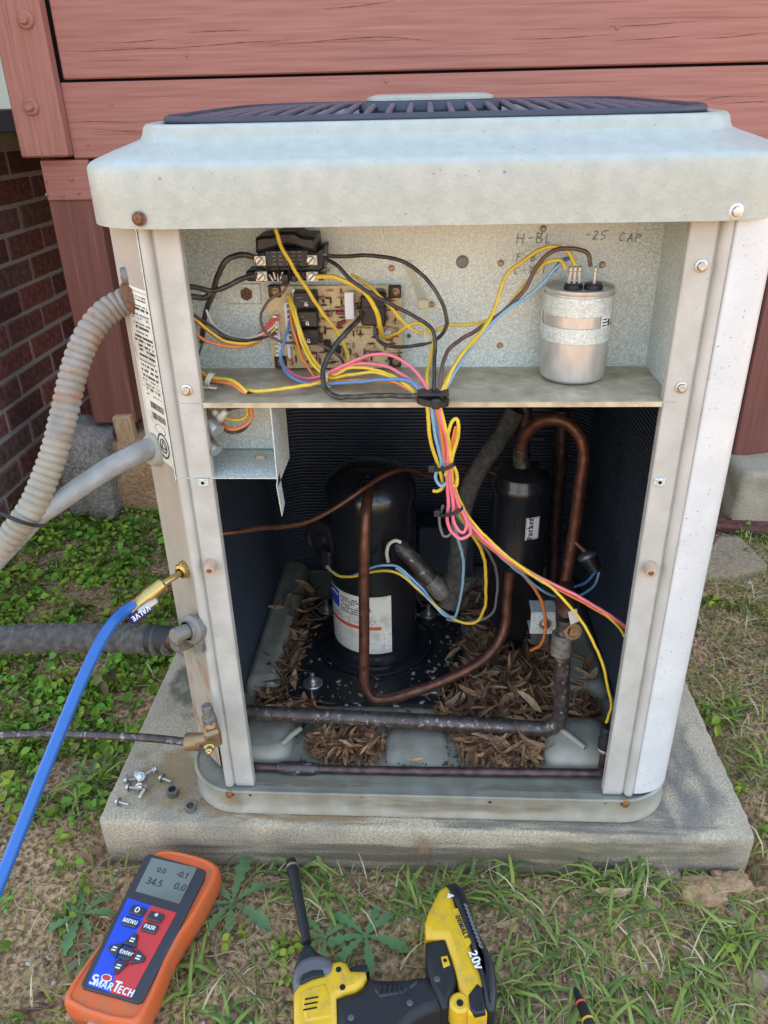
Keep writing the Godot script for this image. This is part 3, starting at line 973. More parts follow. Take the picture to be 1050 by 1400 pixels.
		for k in 9:
			var a := PI * k / 8.0
			rings.append([Vector3(px.call(0.0355 - 0.0065 * cos(a)), -0.003, -0.003 + 0.008 * sin(a)), Vector3(px.call(0.0355 - 0.0065 * cos(a)), 0.768, -0.003 + 0.008 * sin(a))])
		st.set_smooth_group(0)
		strip(st, rings, true)
		part("bead", st, M.bead, post)
		var scr: Array = [Vector3(-0.0150, 0.5950, 0.0000), Vector3(0.5160, 0.5960, 0.0000)]
		var list := [scr[0 if s < 0 else 1]]
		if s > 0:
			list.append(Vector3(0.5160, 0.7200, 0.0000))
		for c in list:
			st = nst()
			hexhead(st, c, Vector3.BACK, 0.0043, 0.0055, 1.5, 0.2)
			part("screw", st, M.steel, post)
		var cl: Vector3 = Vector3(-0.0110, 0.4840, 0.0010) if s < 0 else Vector3(0.5090, 0.4860, 0.0010)
		st = nst()
		box(st, cl, Vector3(0.0125, 0.009, 0.002), 0.0007)
		box(st, cl + Vector3(0, 0, 0.0012), Vector3(0.007, 0.0095, 0.002), 0.0007)
		var clip := part("speed_nut", st, M.zinc, post)
		st = nst()
		lathe(st, [Vector2(0.0022, 0), Vector2(0.0022, 0.0003), Vector2(0, 0.0003)], 10, along(cl + Vector3(0, 0, 0.0023), Vector3.BACK))
		part("hole", st, M.hole, clip)
		var so: Vector3 = Vector3(-0.0160, 0.3730, 0.0000) if s < 0 else Vector3(0.5130, 0.3750, 0.0000)
		st = nst()
		var sx := along(so, Vector3(0.12 * -s, -0.05, 1))
		lathe(st, [Vector2(0.0075, 0), Vector2(0.0075, 0.007), Vector2(0.0066, 0.009), Vector2(0.0062, 0.016), Vector2(0.0056, 0.0168), Vector2(0.0036, 0.0168), Vector2(0.0034, 0.010), Vector2(0, 0.010)], 18, sx)
		tag(part("screw_socket", st, M.plastic_cream, post), "tan plastic screw socket", "")
	# ---- right corner panel: front face, round corner, side
	st = nst()
	st.set_smooth_group(0)
	var outl := [Vector2(0.541, -0.004), Vector2(0.542, 0.002)]
	for k in 13:
		var a := PI * 0.5 * k / 12.0
		outl.append(Vector2(0.545 + 0.054 * sin(a), -0.052 + 0.054 * cos(a)))
	outl.append(Vector2(0.5995, -0.25))
	outl.append(Vector2(0.5995, -0.655))
	rings = []
	for q in outl:
		rings.append([Vector3(q.x, 0.0005, q.y), Vector3(q.x, 0.768, q.y)])
	strip(st, rings, true)
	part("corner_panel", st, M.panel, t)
	# ---- left: the slanting service panel, then the side and the back
	st = nst()
	rings = []
	for q in [Vector2(-0.0405, -0.0022), Vector2(-0.0418, -0.0045), Vector2(-0.0965, -0.068), Vector2(-0.099, -0.078), Vector2(-0.099, -0.655)]:
		rings.append([Vector3(q.x, 0.20 if q.x > -0.0995 else 0.04, q.y), Vector3(q.x, 0.768, q.y)])
	strip(st, rings)
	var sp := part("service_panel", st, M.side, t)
	st = nst()
	rings = []
	for q in [Vector2(-0.0405, -0.0022), Vector2(-0.0418, -0.0045), Vector2(-0.0965, -0.068), Vector2(-0.099, -0.078), Vector2(-0.0995, -0.3)]:
		rings.append([Vector3(q.x, 0.062, q.y), Vector3(q.x, 0.20, q.y)])
	strip(st, rings)
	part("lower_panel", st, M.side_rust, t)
	st = nst()
	strip(st, [[Vector3(-0.055, 0.0, -0.03), Vector3(-0.055, 0.07, -0.03)], [Vector3(-0.098, 0.0, -0.075), Vector3(-0.098, 0.07, -0.075)], [Vector3(-0.098, 0.0, -0.2), Vector3(-0.098, 0.07, -0.2)]])
	part("panel_foot", st, M.side_rust, t)
	st = nst()
	strip(st, [[Vector3(-0.099, 0.0, -0.655), Vector3(-0.099, 0.768, -0.655)], [Vector3(0.5995, 0.0, -0.655), Vector3(0.5995, 0.768, -0.655)]])
	part("back_panel", st, M.panel, t)
	# rating label on the slanting panel
	var pxf := Transform3D(Basis(Vector3(0.0547, 0, 0.0635).normalized(), Vector3.UP, Vector3(-0.0635, 0, 0.0547).normalized()), Vector3(-0.0418, 0, -0.0045))
	st = nst()
	prism(st, PackedVector2Array([Vector2(-0.068, 0.497), Vector2(-0.004, 0.497), Vector2(-0.004, 0.700), Vector2(-0.066, 0.700), Vector2(-0.068, 0.698)]), 0.0005, Transform3D(pxf.basis, pxf.origin + pxf.basis.z * 0.0007))
	var lb := part("rating_label", st, M.paper, sp)
	st = nst()
	flat(st)
	var pr2 := func(x0: float, y0: float, x1: float, y1: float) -> void:
		var z := 0.0012
		quad(st, pxf * Vector3(x0, y0, z), pxf * Vector3(x0, y1, z), pxf * Vector3(x1, y1, z), pxf * Vector3(x1, y0, z))
	var yy := 0.690
	var rng := RandomNumberGenerator.new()
	rng.seed = 8
	pr2.call(-0.064, 0.5, -0.0635, 0.696)
	pr2.call(-0.064, 0.6955, -0.006, 0.696)
	while yy > 0.575:
		var x := -0.060 + rng.randf() * 0.01
		var hh := 0.0028 if rng.randf() < 0.5 else 0.0014
		while x < -0.010:
			var ww := rng.randf_range(0.0012, 0.003)
			if rng.randf() < 0.75:
				pr2.call(x, yy, x + ww, yy + hh)
			x += ww + 0.0008
		yy -= rng.randf_range(0.004, 0.0065)
		if rng.randf() < 0.45:
			pr2.call(-0.062, yy + 0.0026, -0.008, yy + 0.0029)
	for bc in [0.562, 0.549]:
		var x := -0.045
		while x < -0.008:
			var ww := rng.randf_range(0.0004, 0.0012)
			pr2.call(x, bc, x + ww, bc + 0.008)
			x += ww + rng.randf_range(0.0005, 0.0012)
	part("print", st, M.print_black, lb)
	# certification roundel: rings, a triangle and an inner ring
	st = nst()
	var rc := Vector3(-0.026, 0.519, 0.0012)
	for rad in [[0.0158, 0.0135], [0.0092, 0.0076]]:
		lathe(st, [Vector2(rad[0], 0), Vector2(rad[0], 0.0002), Vector2(rad[1], 0.0002), Vector2(rad[1], 0)], 28, Transform3D(pxf.basis * Basis(Vector3.RIGHT, PI / 2), pxf * rc))
	for k in 3:
		var a := TAU * k / 3.0 + PI / 2
		var b := a + TAU / 3.0
		box(st, pxf * (rc + Vector3(cos(a) + cos(b), sin(a) + sin(b), 0) * 0.0035), Vector3(0.0115, 0.0014, 0.0002), 0.0, pxf.basis * Basis(Vector3.BACK, (a + b) * 0.5 + PI / 2))
	part("roundel", st, M.print_black, lb)
	st = nst()
	for k in 20:
		var a := TAU * k / 20.0
		box(st, pxf * (Vector3(-0.028 + 0.014 * cos(a), 0.5385 + 0.006 * sin(a), 0.0012)), Vector3(0.0022, 0.0005, 0.0002), 0.0, pxf.basis * Basis(Vector3.BACK, a + PI / 2))
	part("oval_mark", st, M.print_black, lb)
	# ---- control box
	st = nst()
	box(st, Vector3(0.235, 0.674, -0.1305), Vector3(0.558, 0.192, 0.001))
	var plate := part("control_plate", st, M.zinc, t)
	for c in [Vector3(0.2060, 0.6990, -0.1300), Vector3(0.3320, 0.7030, -0.1300), Vector3(0.4480, 0.7000, -0.1300), Vector3(0.2530, 0.6570, -0.1300), Vector3(0.3360, 0.6070, -0.1300), Vector3(0.3780, 0.7400, -0.1300)]:
		st = nst()
		hexhead(st, c, Vector3.BACK, 0.0029, 0.0035, 1.35)
		part("screw", st, M.screw_tan, plate)
	st = nst()
	lathe(st, [Vector2(0.0075, 0.0004), Vector2(0.0055, 0.0014), Vector2(0.0035, 0.0006), Vector2(0.0022, 0.0008), Vector2(0.0, 0.0018)], 18, along(Vector3(0.2880, 0.7050, -0.1300), Vector3.BACK))
	part("rivet", st, M.zinc_dull, plate)
	st = nst()
	hexhead(st, Vector3(0.2260, 0.6190, -0.1300), Vector3.BACK, 0.002, 0.003, 1.3)
	part("screw", st, M.steel_dark, plate)
	# pressed rectangle with a torn hexagonal knock-out
	st = nst()
	var kc: Vector3 = Vector3(0.0280, 0.6710, -0.1290)
	for e in [[0, 0.0115, 0.043, 0.0012], [0, -0.0115, 0.043, 0.0012], [-0.021, 0, 0.0012, 0.023], [0.021, 0, 0.0012, 0.023]]:
		box(st, kc + Vector3(e[0], e[1], 0), Vector3(e[2], e[3], 0.0015), 0.0004)
	part("knockout", st, M.zinc, plate)
	st = nst()
	lathe(st, [Vector2(0.008, 0), Vector2(0.008, 0.0004), Vector2(0, 0.0004)], 6, along(kc + Vector3(0.004, 0, 0), Vector3.BACK))
	part("knockout_hole", st, M.rusty, plate)
	st = nst()
	box(st, Vector3(0.5135, 0.674, -0.066), Vector3(0.001, 0.19, 0.13))
	part("box_wall", st, M.zinc, t)
	st = nst()
	box(st, Vector3(-0.0435, 0.63, -0.066), Vector3(0.001, 0.29, 0.13))
	part("box_wall", st, M.zinc, t)
	st = nst()
	box(st, Vector3(0.235, 0.5795, -0.065), Vector3(0.556, 0.001, 0.13))
	box(st, Vector3(0.25, 0.577, -0.0006), Vector3(0.4985, 0.0055, 0.001))
	var shelf := part("shelf", st, M.shelf, t)
	st = nst()
	lathe(st, [Vector2(0.0085, 0), Vector2(0.0085, 0.0005), Vector2(0, 0.0005)], 16, Transform3D(Basis.IDENTITY, Vector3(0.0450, 0.5800, -0.0390)))
	part("wire_hole", st, M.hole, shelf)
	# junction pocket under the shelf
	st = nst()
	box(st, Vector3(0.016, 0.534, -0.0855), Vector3(0.118, 0.088, 0.001))
	box(st, Vector3(0.016, 0.4885, -0.043), Vector3(0.118, 0.001, 0.086))
	box(st, Vector3(0.0755, 0.528, -0.043), Vector3(0.001, 0.10, 0.085))
	box(st, Vector3(0.0755, 0.462, -0.012), Vector3(0.001, 0.05, 0.022), 0.0, Basis(Vector3.RIGHT, 0.3))
	var jb := part("junction_pocket", st, M.zinc, t)
	st = nst()
	lump(st, Vector3(0.0460, 0.4900, -0.0560), Vector3(0.014, 0.008, 0.006), 3, 0.25, 0.3, 5)
	part("sealant_dab", st, M.plastic_cream, jb)
	for c in [[Vector3(0.0040, 0.5500, -0.0200), 0.0075], [Vector3(-0.0010, 0.5250, -0.0200), 0.007]]:
		st = nst()
		tube(st, [c[0] + Vector3(-0.02, 0.012, -0.02), c[0] + Vector3(-0.004, 0.003, 0), c[0] + Vector3(0.008, -0.006, 0.012)], c[1], 14)
		part("conduit_nipple", st, M.steel, jb)
	# ---- coil wrapped round three sides, with fine horizontal ribs
	var path := [Vector2(-0.058, -0.035)]
	for k in 9:
		var a := PI * 0.5 * k / 8.0
		path.append(Vector2(0.012 - 0.07 * cos(a), -0.53 - 0.07 * sin(a)))
	for k in 9:
		var a := PI * 0.5 * k / 8.0
		path.append(Vector2(0.49 + 0.07 * sin(a), -0.53 - 0.07 * cos(a)))
	path.append(Vector2(0.56, -0.02))
	st = nst()
	rings = []
	for q in path:
		rings.append([Vector3(q.x, -0.01, q.y), Vector3(q.x, 0.578, q.y)])
	strip(st, rings)
	var coil := part("coil", st, M.coil_back, t)
	st = nst()
	flat(st)
	var inw := []
	for i in path.size():
		var d: Vector2 = (path[mini(i + 1, path.size() - 1)] - path[maxi(i - 1, 0)]).normalized()
		inw.append(Vector2(-d.y, d.x))
	var y := 0.012
	while y < 0.575:
		for i in path.size() - 1:
			var q := []
			for k in [i, i + 1]:
				for e in [[0.0, 0.0], [0.0042, 0.0006], [0.0042, 0.0026], [0.0, 0.0032]]:
					var p: Vector2 = path[k] + inw[k] * e[0]
					q.append(Vector3(p.x, y + e[1], p.y))
			for e in 3:
				quad(st, q[e], q[e + 1], q[e + 5], q[e + 4])
		y += 0.0068
	tag(part("coil_fins", st, M.fin, coil), "", "", "", "stuff")
	# louvred back guard, a few slats seen through the coil's end
	for k in 5:
		st = nst()
		box(st, Vector3(0.447, 0.30 + k * 0.030, -0.585), Vector3(0.055, 0.006, 0.004), 0.001)
		part("bracket_slat", st, M.fin, coil)

# the lid climbs a little towards the back
func rise(pts: Array, share := 1.0) -> Array:
	var o := []
	for p in pts:
		o.append(p + Vector3(0, 0.030 * share * maxf(0.0, -p.z - 0.04), 0))
	return o

func strip(st: SurfaceTool, rows: Array, keep := false) -> void:
	if not keep:
		flat(st)
	for i in rows.size() - 1:
		quad(st, rows[i][0], rows[i][1], rows[i + 1][1], rows[i + 1][0])

# a patch of a cylinder wall: angles from straight ahead (+z) to the right
func cylpatch(st: SurfaceTool, c: Vector3, r: float, a0: float, a1: float, y0: float, y1: float, n := 10) -> void:
	st.set_smooth_group(0)
	for k in n:
		var a := lerpf(a0, a1, float(k) / n)
		var b := lerpf(a0, a1, float(k + 1) / n)
		var p := c + Vector3(sin(a) * r, 0, cos(a) * r)
		var q := c + Vector3(sin(b) * r, 0, cos(b) * r)
		quad(st, p + Vector3(0, y0, 0), p + Vector3(0, y1, 0), q + Vector3(0, y1, 0), q + Vector3(0, y0, 0))

func build_compressor() -> void:
	var A := Vector3(0.158, 0, -0.335)
	var t := thing("compressor", "glossy black upright compressor with a white paper label", "compressor", A)
	var st := nst()
	var at := Transform3D(Basis.IDENTITY, A)
	lathe(st, [Vector2(0.079, 0.006), Vector2(0.079, 0.016), Vector2(0.0745, 0.024), Vector2(0.0735, 0.03), Vector2(0.0735, 0.30), Vector2(0.0745, 0.303), Vector2(0.0745, 0.322), Vector2(0.072, 0.326), Vector2(0.066, 0.338), Vector2(0.05, 0.352), Vector2(0.03, 0.358), Vector2(0, 0.36)], 40, at)
	var shell := part("shell", st, M.black_paint, t)
	st = nst()
	lathe(st, [Vector2(0.098, 0.001), Vector2(0.098, 0.006), Vector2(0.090, 0.012), Vector2(0.079, 0.013)], 40, at)
	lathe(st, [Vector2(0.1, 0.004), Vector2(0.104, 0.0065), Vector2(0.108, 0.004)], 40, at)
	part("base_ring", st, M.black_paint, t)
	# foot plate with four bolts
	st = nst()
	var fp := PackedVector2Array()
	for p in rrect(Vector3(0.16, 0, -0.322), 0.155, 0.15, 0.03, 4):
		fp.append(Vector2(p.x, p.z))
	prism(st, fp, 0.007, Transform3D(Basis(Vector3.RIGHT, Vector3.BACK, Vector3.DOWN), Vector3(0, 0.0, 0)), 0.0)
	part("foot_plate", st, M.peel, t)
	for c in [Vector3(0.0580, 0.0040, -0.2170), Vector3(0.2620, 0.0040, -0.2120), Vector3(0.0570, 0.0040, -0.4340), Vector3(0.2540, 0.0040, -0.4240)]:
		st = nst()
		var b := Transform3D(Basis.IDENTITY, c)
		lathe(st, [Vector2(0.0165, 0.0), Vector2(0.0165, 0.002), Vector2(0.0155, 0.003), Vector2(0.007, 0.004)], 20, b)
		lathe(st, [Vector2(0.0085, 0.003), Vector2(0.0085, 0.010), Vector2(0.007, 0.0115), Vector2(0.0045, 0.0115)], 6, b)
		lathe(st, [Vector2(0.0042, 0.01), Vector2(0.0042, 0.022), Vector2(0.003, 0.023), Vector2(0, 0.023)], 10, b)
		part("bolt", st, M.steel, t)
	# discharge fitting on the dome
	st = nst()
	lathe(st, [Vector2(0.019, 0.0), Vector2(0.019, 0.006), Vector2(0.013, 0.010), Vector2(0.010, 0.018), Vector2(0.0095, 0.024)], 20, along(Vector3(0.1570, 0.3360, -0.2900), Vector3(0, 0.5, 0.8)))
	part("discharge_fitting", st, M.bronze, t)
	# terminal cover
	st = nst()
	var tc: Vector3 = Vector3(0.0740, 0.2270, -0.3200)
	lathe(st, [Vector2(0.037, -0.045), Vector2(0.037, 0.0), Vector2(0.034, 0.006), Vector2(0.026, 0.008), Vector2(0.024, 0.003), Vector2(0.012, 0.003), Vector2(0.010, 0.008), Vector2(0.0, 0.009)], 24, along(tc, Vector3(-0.55, 0.1, 0.8)))
	part("terminal_cover", st, M.black_plastic, t)
	st = nst()
	box(st, Vector3(0.0840, 0.2040, -0.2920), Vector3(0.018, 0.034, 0.012), 0.003, Basis(Vector3.UP, -0.4))
	part("terminal_tab", st, M.black_plastic, t)
	# label
	st = nst()
	cylpatch(st, A, 0.0739, -1.45, 0.46, 0.034, 0.150, 18)
	var lab := part("paper_label", st, M.paper, t)
	st = nst()
	cylpatch(st, A, 0.0742, -1.45, -0.86, 0.113, 0.147, 6)
	part("blue_block", st, M.face_blue, lab)
	st = nst()
	for k in 8:
		cylpatch(st, A, 0.0745, lerpf(-1.4, -0.9, k / 8.0), lerpf(-1.4, -0.9, (k + 1) / 8.0), 0.128 + 0.012 * sin(k / 8.0 * 2.5) - 0.002, 0.130 + 0.012 * sin(k / 8.0 * 2.5), 1)
	part("white_swoosh", st, M.print_white, lab)
	st = nst()
	cylpatch(st, A, 0.0742, -1.45, 0.22, 0.0835, 0.0905, 14)
	part("red_stripe", st, M.print_red, lab)
	st = nst()
	var rng := RandomNumberGenerator.new()
	rng.seed = 3
	for row in 7:
		var a := -0.80
		while a < -0.32:
			var d := rng.randf_range(0.02, 0.06)
			if rng.randf() < 0.8:
				cylpatch(st, A, 0.0742, a, a + d, 0.138 - row * 0.0045, 0.1405 - row * 0.0045, 1)
			a += d + 0.015
	for row in 3:
		var a := -1.2
		while a < 0.3:
			var d := rng.randf_range(0.02, 0.05)
			if rng.randf() < 0.5:
				cylpatch(st, A, 0.0742, a, a + d, 0.1025 - row * 0.0035, 0.1035 - row * 0.0035, 1)
			a += d + 0.02
	for row in 9:
		var a := -1.25
		while a < 0.4:
			var d := rng.randf_range(0.02, 0.05)
			if rng.randf() < 0.28 and (a < -0.85 or a > -0.2):
				cylpatch(st, A, 0.0742, a, a + d, 0.076 - row * 0.0042, 0.0768 - row * 0.0042, 1)
			a += d + 0.02
	part("print", st, M.print_black, lab)
	st = nst()
	for k in 5:
		cylpatch(st, A, 0.0742, 0.30, 0.37, 0.074 - k * 0.008, 0.079 - k * 0.008, 2)
	part("pictogram", st, M.print_white, lab)
	var la := -0.06
	text(lab, "UL", Transform3D(Basis(Vector3.UP, la), A + Vector3(sin(la) * 0.0746, 0.1245, cos(la) * 0.0746)), 0.0055, M.print_black, "Droid Serif")

	# accumulator
	var B := Vector3(0.402, 0, -0.335)
	t = thing("accumulator", "black cylindrical refrigerant accumulator right of the compressor", "accumulator", B)
	st = nst()
	lathe(st, [Vector2(0.0, 0.048), Vector2(0.02, 0.05), Vector2(0.04, 0.058), Vector2(0.0465, 0.072), Vector2(0.0465, 0.20), Vector2(0.0472, 0.203), Vector2(0.0465, 0.206), Vector2(0.0465, 0.315), Vector2(0.0475, 0.318), Vector2(0.0475, 0.328), Vector2(0.0455, 0.331), Vector2(0.043, 0.344), Vector2(0.034, 0.352), Vector2(0.012, 0.356), Vector2(0, 0.357)], 36, Transform3D(Basis.IDENTITY, B))
	part("body", st, M.black_paint, t)
	st = nst()
	box(st, B + Vector3(0, 0.02, -0.01), Vector3(0.05, 0.07, 0.02), 0.003)
	part("foot_bracket", st, M.black_paint, t)
	st = nst()
	lathe(st, [Vector2(0.014, 0.354), Vector2(0.013, 0.36), Vector2(0.011, 0.366), Vector2(0.0105, 0.374)], 18, Transform3D(Basis.IDENTITY, B))
	part("top_fitting", st, M.black_plastic, t)
	st = nst()
	cylpatch(st, B, 0.0468, 0.10, 0.62, 0.245, 0.285, 5)
	var dl := part("drier_label", st, M.print_white, t)
	st = nst()
	for e in [[0.12, 0.60, 0.2465, 0.2472], [0.12, 0.60, 0.2828, 0.2835], [0.115, 0.13, 0.2465, 0.2835], [0.59, 0.605, 0.2465, 0.2835]]:
		cylpatch(st, B, 0.0471, e[0], e[1], e[2], e[3], 4)
	part("border", st, M.print_black, dl)
	var da := 0.27
	text(dl, "Parker", Transform3D(Basis(Vector3.UP, da) * Basis(Vector3.BACK, PI / 2), B + Vector3(sin(da) * 0.0474, 0.265, cos(da) * 0.0474)), 0.0085, M.print_black, "Droid Serif")

func pipe(label: String, pts: Array, r: float, m: Material, called := "copper_pipe", cat := "pipe", smooth := true) -> MeshInstance3D:
	var st := nst()
	tube(st, curve(pts, 6) if smooth else pts, r, 14)
	return single(called, st, m, label, cat)

func build_pipes() -> void:
	pipe("bright copper discharge pipe running down the compressor front then right", w([1600,3480,-2750,1600,3450,-2400,1580,3300,-2150,1560,2900,-2030,1530,2150,-1980,1510,1240,-1900,1490,560,-1840,1510,280,-1780,1630,130,-1720,1870,120,-1720,2230,220,-1760,2820,350,-1960,3310,490,-2180,3620,670,-2380,3790,950,-2550,3820,1460,-2650,3840,1990,-2700]), 0.0085, M.copper)
	var o := pipe("thick grey-brown suction pipe lying along the front of the pan", bent(w([-690,460,-1000,2020,350,-1000,4530,210,-1000,4450,1740,-1050,4440,2210,-1080]), 0.035, 8), 0.0116, M.pipe_grey, "suction_pipe", "pipe", false)
	var st := nst()
	tube(st, w([4430,1630,-1040,4430,1790,-1050,4430,1960,-1070]), 0.0152, 16)
	part("collar", st, M.bronze, o)
	o = pipe("thin dark liquid line along the front pan rim with a swollen sleeve", w([-260,-20,-350,840,-40,-350,2250,-40,-350,3750,-20,-350,5040,0,-350]), 0.0066, M.copper_dark, "liquid_line")
	st = nst()
	var sl: Array = w([290,-20,-350,360,-20,-350,420,-30,-350,770,-40,-350,840,-40,-350,910,-30,-350])
	tube(st, sl, 0.01, 16, [0.0068, 0.0088, 0.0102, 0.0102, 0.0088, 0.0068])
	part("sleeve", st, M.pipe_grey, o)
	pipe("copper hairpin pipe looping from the accumulator top", w([3990,3310,-3350,3980,3510,-3350,3970,3890,-3300,4040,4200,-3200,4210,4400,-3100,4390,4470,-3000,4610,4410,-2950,4770,4240,-2900,4850,3980,-2850,4840,3510,-2820,4820,2890,-2780,4770,2210,-2700,4720,1710,-2620]), 0.0098, M.copper)
	st = nst()
	tube(st, w([3990,3330,-3350,3970,3590,-3350,3960,3890,-3300]), 0.0118, 16)
	single("pipe_sleeve", st, M.pipe_grey, "dull swaged sleeve where the hairpin pipe meets the accumulator", "pipe fitting")
	pipe("dark vertical copper pipe behind the hairpin pipe", w([4770,4080,-4500,4820,3280,-4500,4830,2130,-4500,4860,690,-4300]), 0.013, M.copper_dark)
	pipe("dark vertical copper pipe behind the accumulator top", w([4130,4410,-4300,4130,4030,-4300,4180,2950,-4300]), 0.011, M.copper_dark)
	pipe("thin copper capillary tube crossing in front of the compressor dome", w([-200,3860,-500,20,3790,-700,230,3680,-1000,480,3490,-1400,780,3410,-1700,1120,3460,-2000,1510,3640,-2250,1750,3710,-2500,2080,3730,-2800,2290,3590,-3100,2560,3300,-3500,3190,3220,-4000,3810,3080,-4000]), 0.0036, M.copper, "capillary_tube", "tube")
	o = pipe("short copper branch tube from hairpin pipe to pressure switch", w([4760,2610,-2750,4840,2530,-2680,4940,2460,-2600,5000,2410,-2550]), 0.0045, M.copper, "branch_tube", "tube")
	var t := thing("pressure_switch", "small round black pressure switch fed by two blue wires", "switch", Vector3(0.5040, 0.2320, -0.2500))
	var ax := along(Vector3(0.4980, 0.2420, -0.2560), Vector3(0.5150, 0.2130, -0.2380) - Vector3(0.4980, 0.2420, -0.2560))
	st = nst()
	lathe(st, [Vector2(0.006, -0.002), Vector2(0.014, 0.002), Vector2(0.016, 0.004), Vector2(0.016, 0.009), Vector2(0.013, 0.011)], 20, ax)
	part("housing", st, M.steel_dark, t)
	st = nst()
	lathe(st, [Vector2(0.0135, 0.008), Vector2(0.0135, 0.014), Vector2(0.0125, 0.017), Vector2(0.011, 0.032), Vector2(0, 0.034)], 16, ax)
	part("boot", st, M.black_plastic, t)
	# grey soft-looking suction riser, back of the cavity
	pipe("dull grey bent suction riser behind the wire harness", w([3970,4190,-4200,3790,3800,-4200,3570,3540,-4000,3310,3150,-3850,3120,2680,-3700,3060,2020,-3600,2970,1250,-3400,2870,860,-3300]), 0.0165, M.foam, "suction_riser")
	o = pipe("dark slanting stub pipe on the compressor side with a silvery end", w([1930,2410,-3000,2050,2360,-2850,2340,2080,-2720,2570,1820,-2620]), 0.0135, M.pipe_grey, "stub_pipe")
	st = nst()
	tube(st, w([2560,1840,-2620,2600,1800,-2610,2740,1650,-2560,2790,1590,-2540]), 0.0145, 16, [0.0145, 0.0155, 0.0155, 0.0125])
	part("end_cap", st, M.bronze, o)
	st = nst()
	tube(st, curve(w([1880,2230,-2550,1860,2410,-2550,1910,2580,-2530,2010,2640,-2520,2090,2610,-2520]), 5), 0.003, 8)
	single("cable_tie", st, M.nylon, "cream cable tie looped round the slanting stub pipe", "cable tie", "pale cable ties")
	# reversing valve body with stub facing out
	t = thing("valve_body", "brown copper valve body with a round capped stub facing out", "valve", Vector3(0.4480, 0.2020, -0.1100))
	st = nst()
	tube(st, w([4490,1920,-1120,4490,2090,-1180,4530,2250,-1500,4610,2120,-2000]), 0.0155, 18, [0.012, 0.0155, 0.0155, 0.012])
	part("body", st, M.copper, t)
	st = nst()
	var sa := along(Vector3(0.4530, 0.2030, -0.1150), Vector3(0.12, 0.2, 1.0))
	lathe(st, [Vector2(0.0135, -0.012), Vector2(0.0135, 0.018), Vector2(0.012, 0.0195), Vector2(0.0085, 0.0195), Vector2(0.008, 0.0175), Vector2(0.003, 0.0170), Vector2(0, 0.0175)], 22, sa)
	part("stub_cap", st, M.brass_old, t)
	st = nst()
	box(st, Vector3(0.4540, 0.2300, -0.1000), Vector3(0.013, 0.022, 0.0006), 0.0, Basis(Vector3.BACK, 0.25) * Basis(Vector3.UP, 0.3))
	part("paper_tag", st, M.paper, t)
	# solenoid coil in its bracket
	t = thing("solenoid_coil", "galvanised solenoid coil bracket with a round nut, beside the valve body", "solenoid", Vector3(0.4310, 0.1550, -0.2000))
	var sc: Vector3 = Vector3(0.4320, 0.1470, -0.2000)
	st = nst()
	box(st, sc, Vector3(0.040, 0.040, 0.002), 0.0007)
	box(st, sc + Vector3(0, 0.0195, -0.016), Vector3(0.040, 0.0018, 0.034), 0.0007)
	box(st, sc + Vector3(0, -0.0195, -0.016), Vector3(0.040, 0.0018, 0.034), 0.0007)
	part("bracket", st, M.zinc, t)
	st = nst()
	box(st, sc + Vector3(0, 0, -0.018), Vector3(0.034, 0.034, 0.03), 0.005)
	part("winding", st, M.copper_screw, t)
	st = nst()
	lathe(st, [Vector2(0.010, 0.0), Vector2(0.010, 0.002), Vector2(0.006, 0.002)], 18, along(sc + Vector3(0.002, 0, 0.001), Vector3.BACK))
	lathe(st, [Vector2(0.006, 0.0), Vector2(0.006, 0.006), Vector2(0.004, 0.007), Vector2(0, 0.0068)], 6, along(sc + Vector3(0.002, 0, 0.001), Vector3.BACK))
	part("nut", st, M.steel, t)
	st = nst()
	box(st, sc + Vector3(0, -0.034, -0.02), Vector3(0.03, 0.03, 0.026), 0.003)
	part("coil_foot", st, M.steel_dark, t)
	# service switch at the right front corner
	t = thing("service_switch", "black capped pressure switch standing inside the right front corner", "switch", Vector3(0.5030, 0.0440, -0.0300))
	st = nst()
	tube(st, w([5050,10,-340,5040,260,-340,5030,570,-340]), 0.0062, 12)
	part("stem", st, M.copper_dark, t)
	st = nst()
	var sw := along(Vector3(0.5030, 0.0460, -0.0340), Vector3(0.01, 1, 0.0))
	lathe(st, [Vector2(0.0095, 0.0), Vector2(0.0105, 0.002), Vector2(0.0105, 0.0055), Vector2(0.0095, 0.007)], 18, sw)
	part("ferrule", st, M.steel, t)
	st = nst()
	lathe(st, [Vector2(0.0100, 0.006), Vector2(0.0100, 0.022), Vector2(0.0092, 0.024), Vector2(0.0088, 0.040), Vector2(0.006, 0.043), Vector2(0, 0.043)], 18, sw)
	part("cap", st, M.rubber, t)
	# grey partition seen behind, between compressor and accumulator
	st = nst()
	box(st, Vector3(0.2880, 0.1140, -0.5000), Vector3(0.11, 0.10, 0.05), 0.004)
	single("bracket_box", st, M.coil_back, "dull grey sheet metal box behind the wire harness", "bracket")

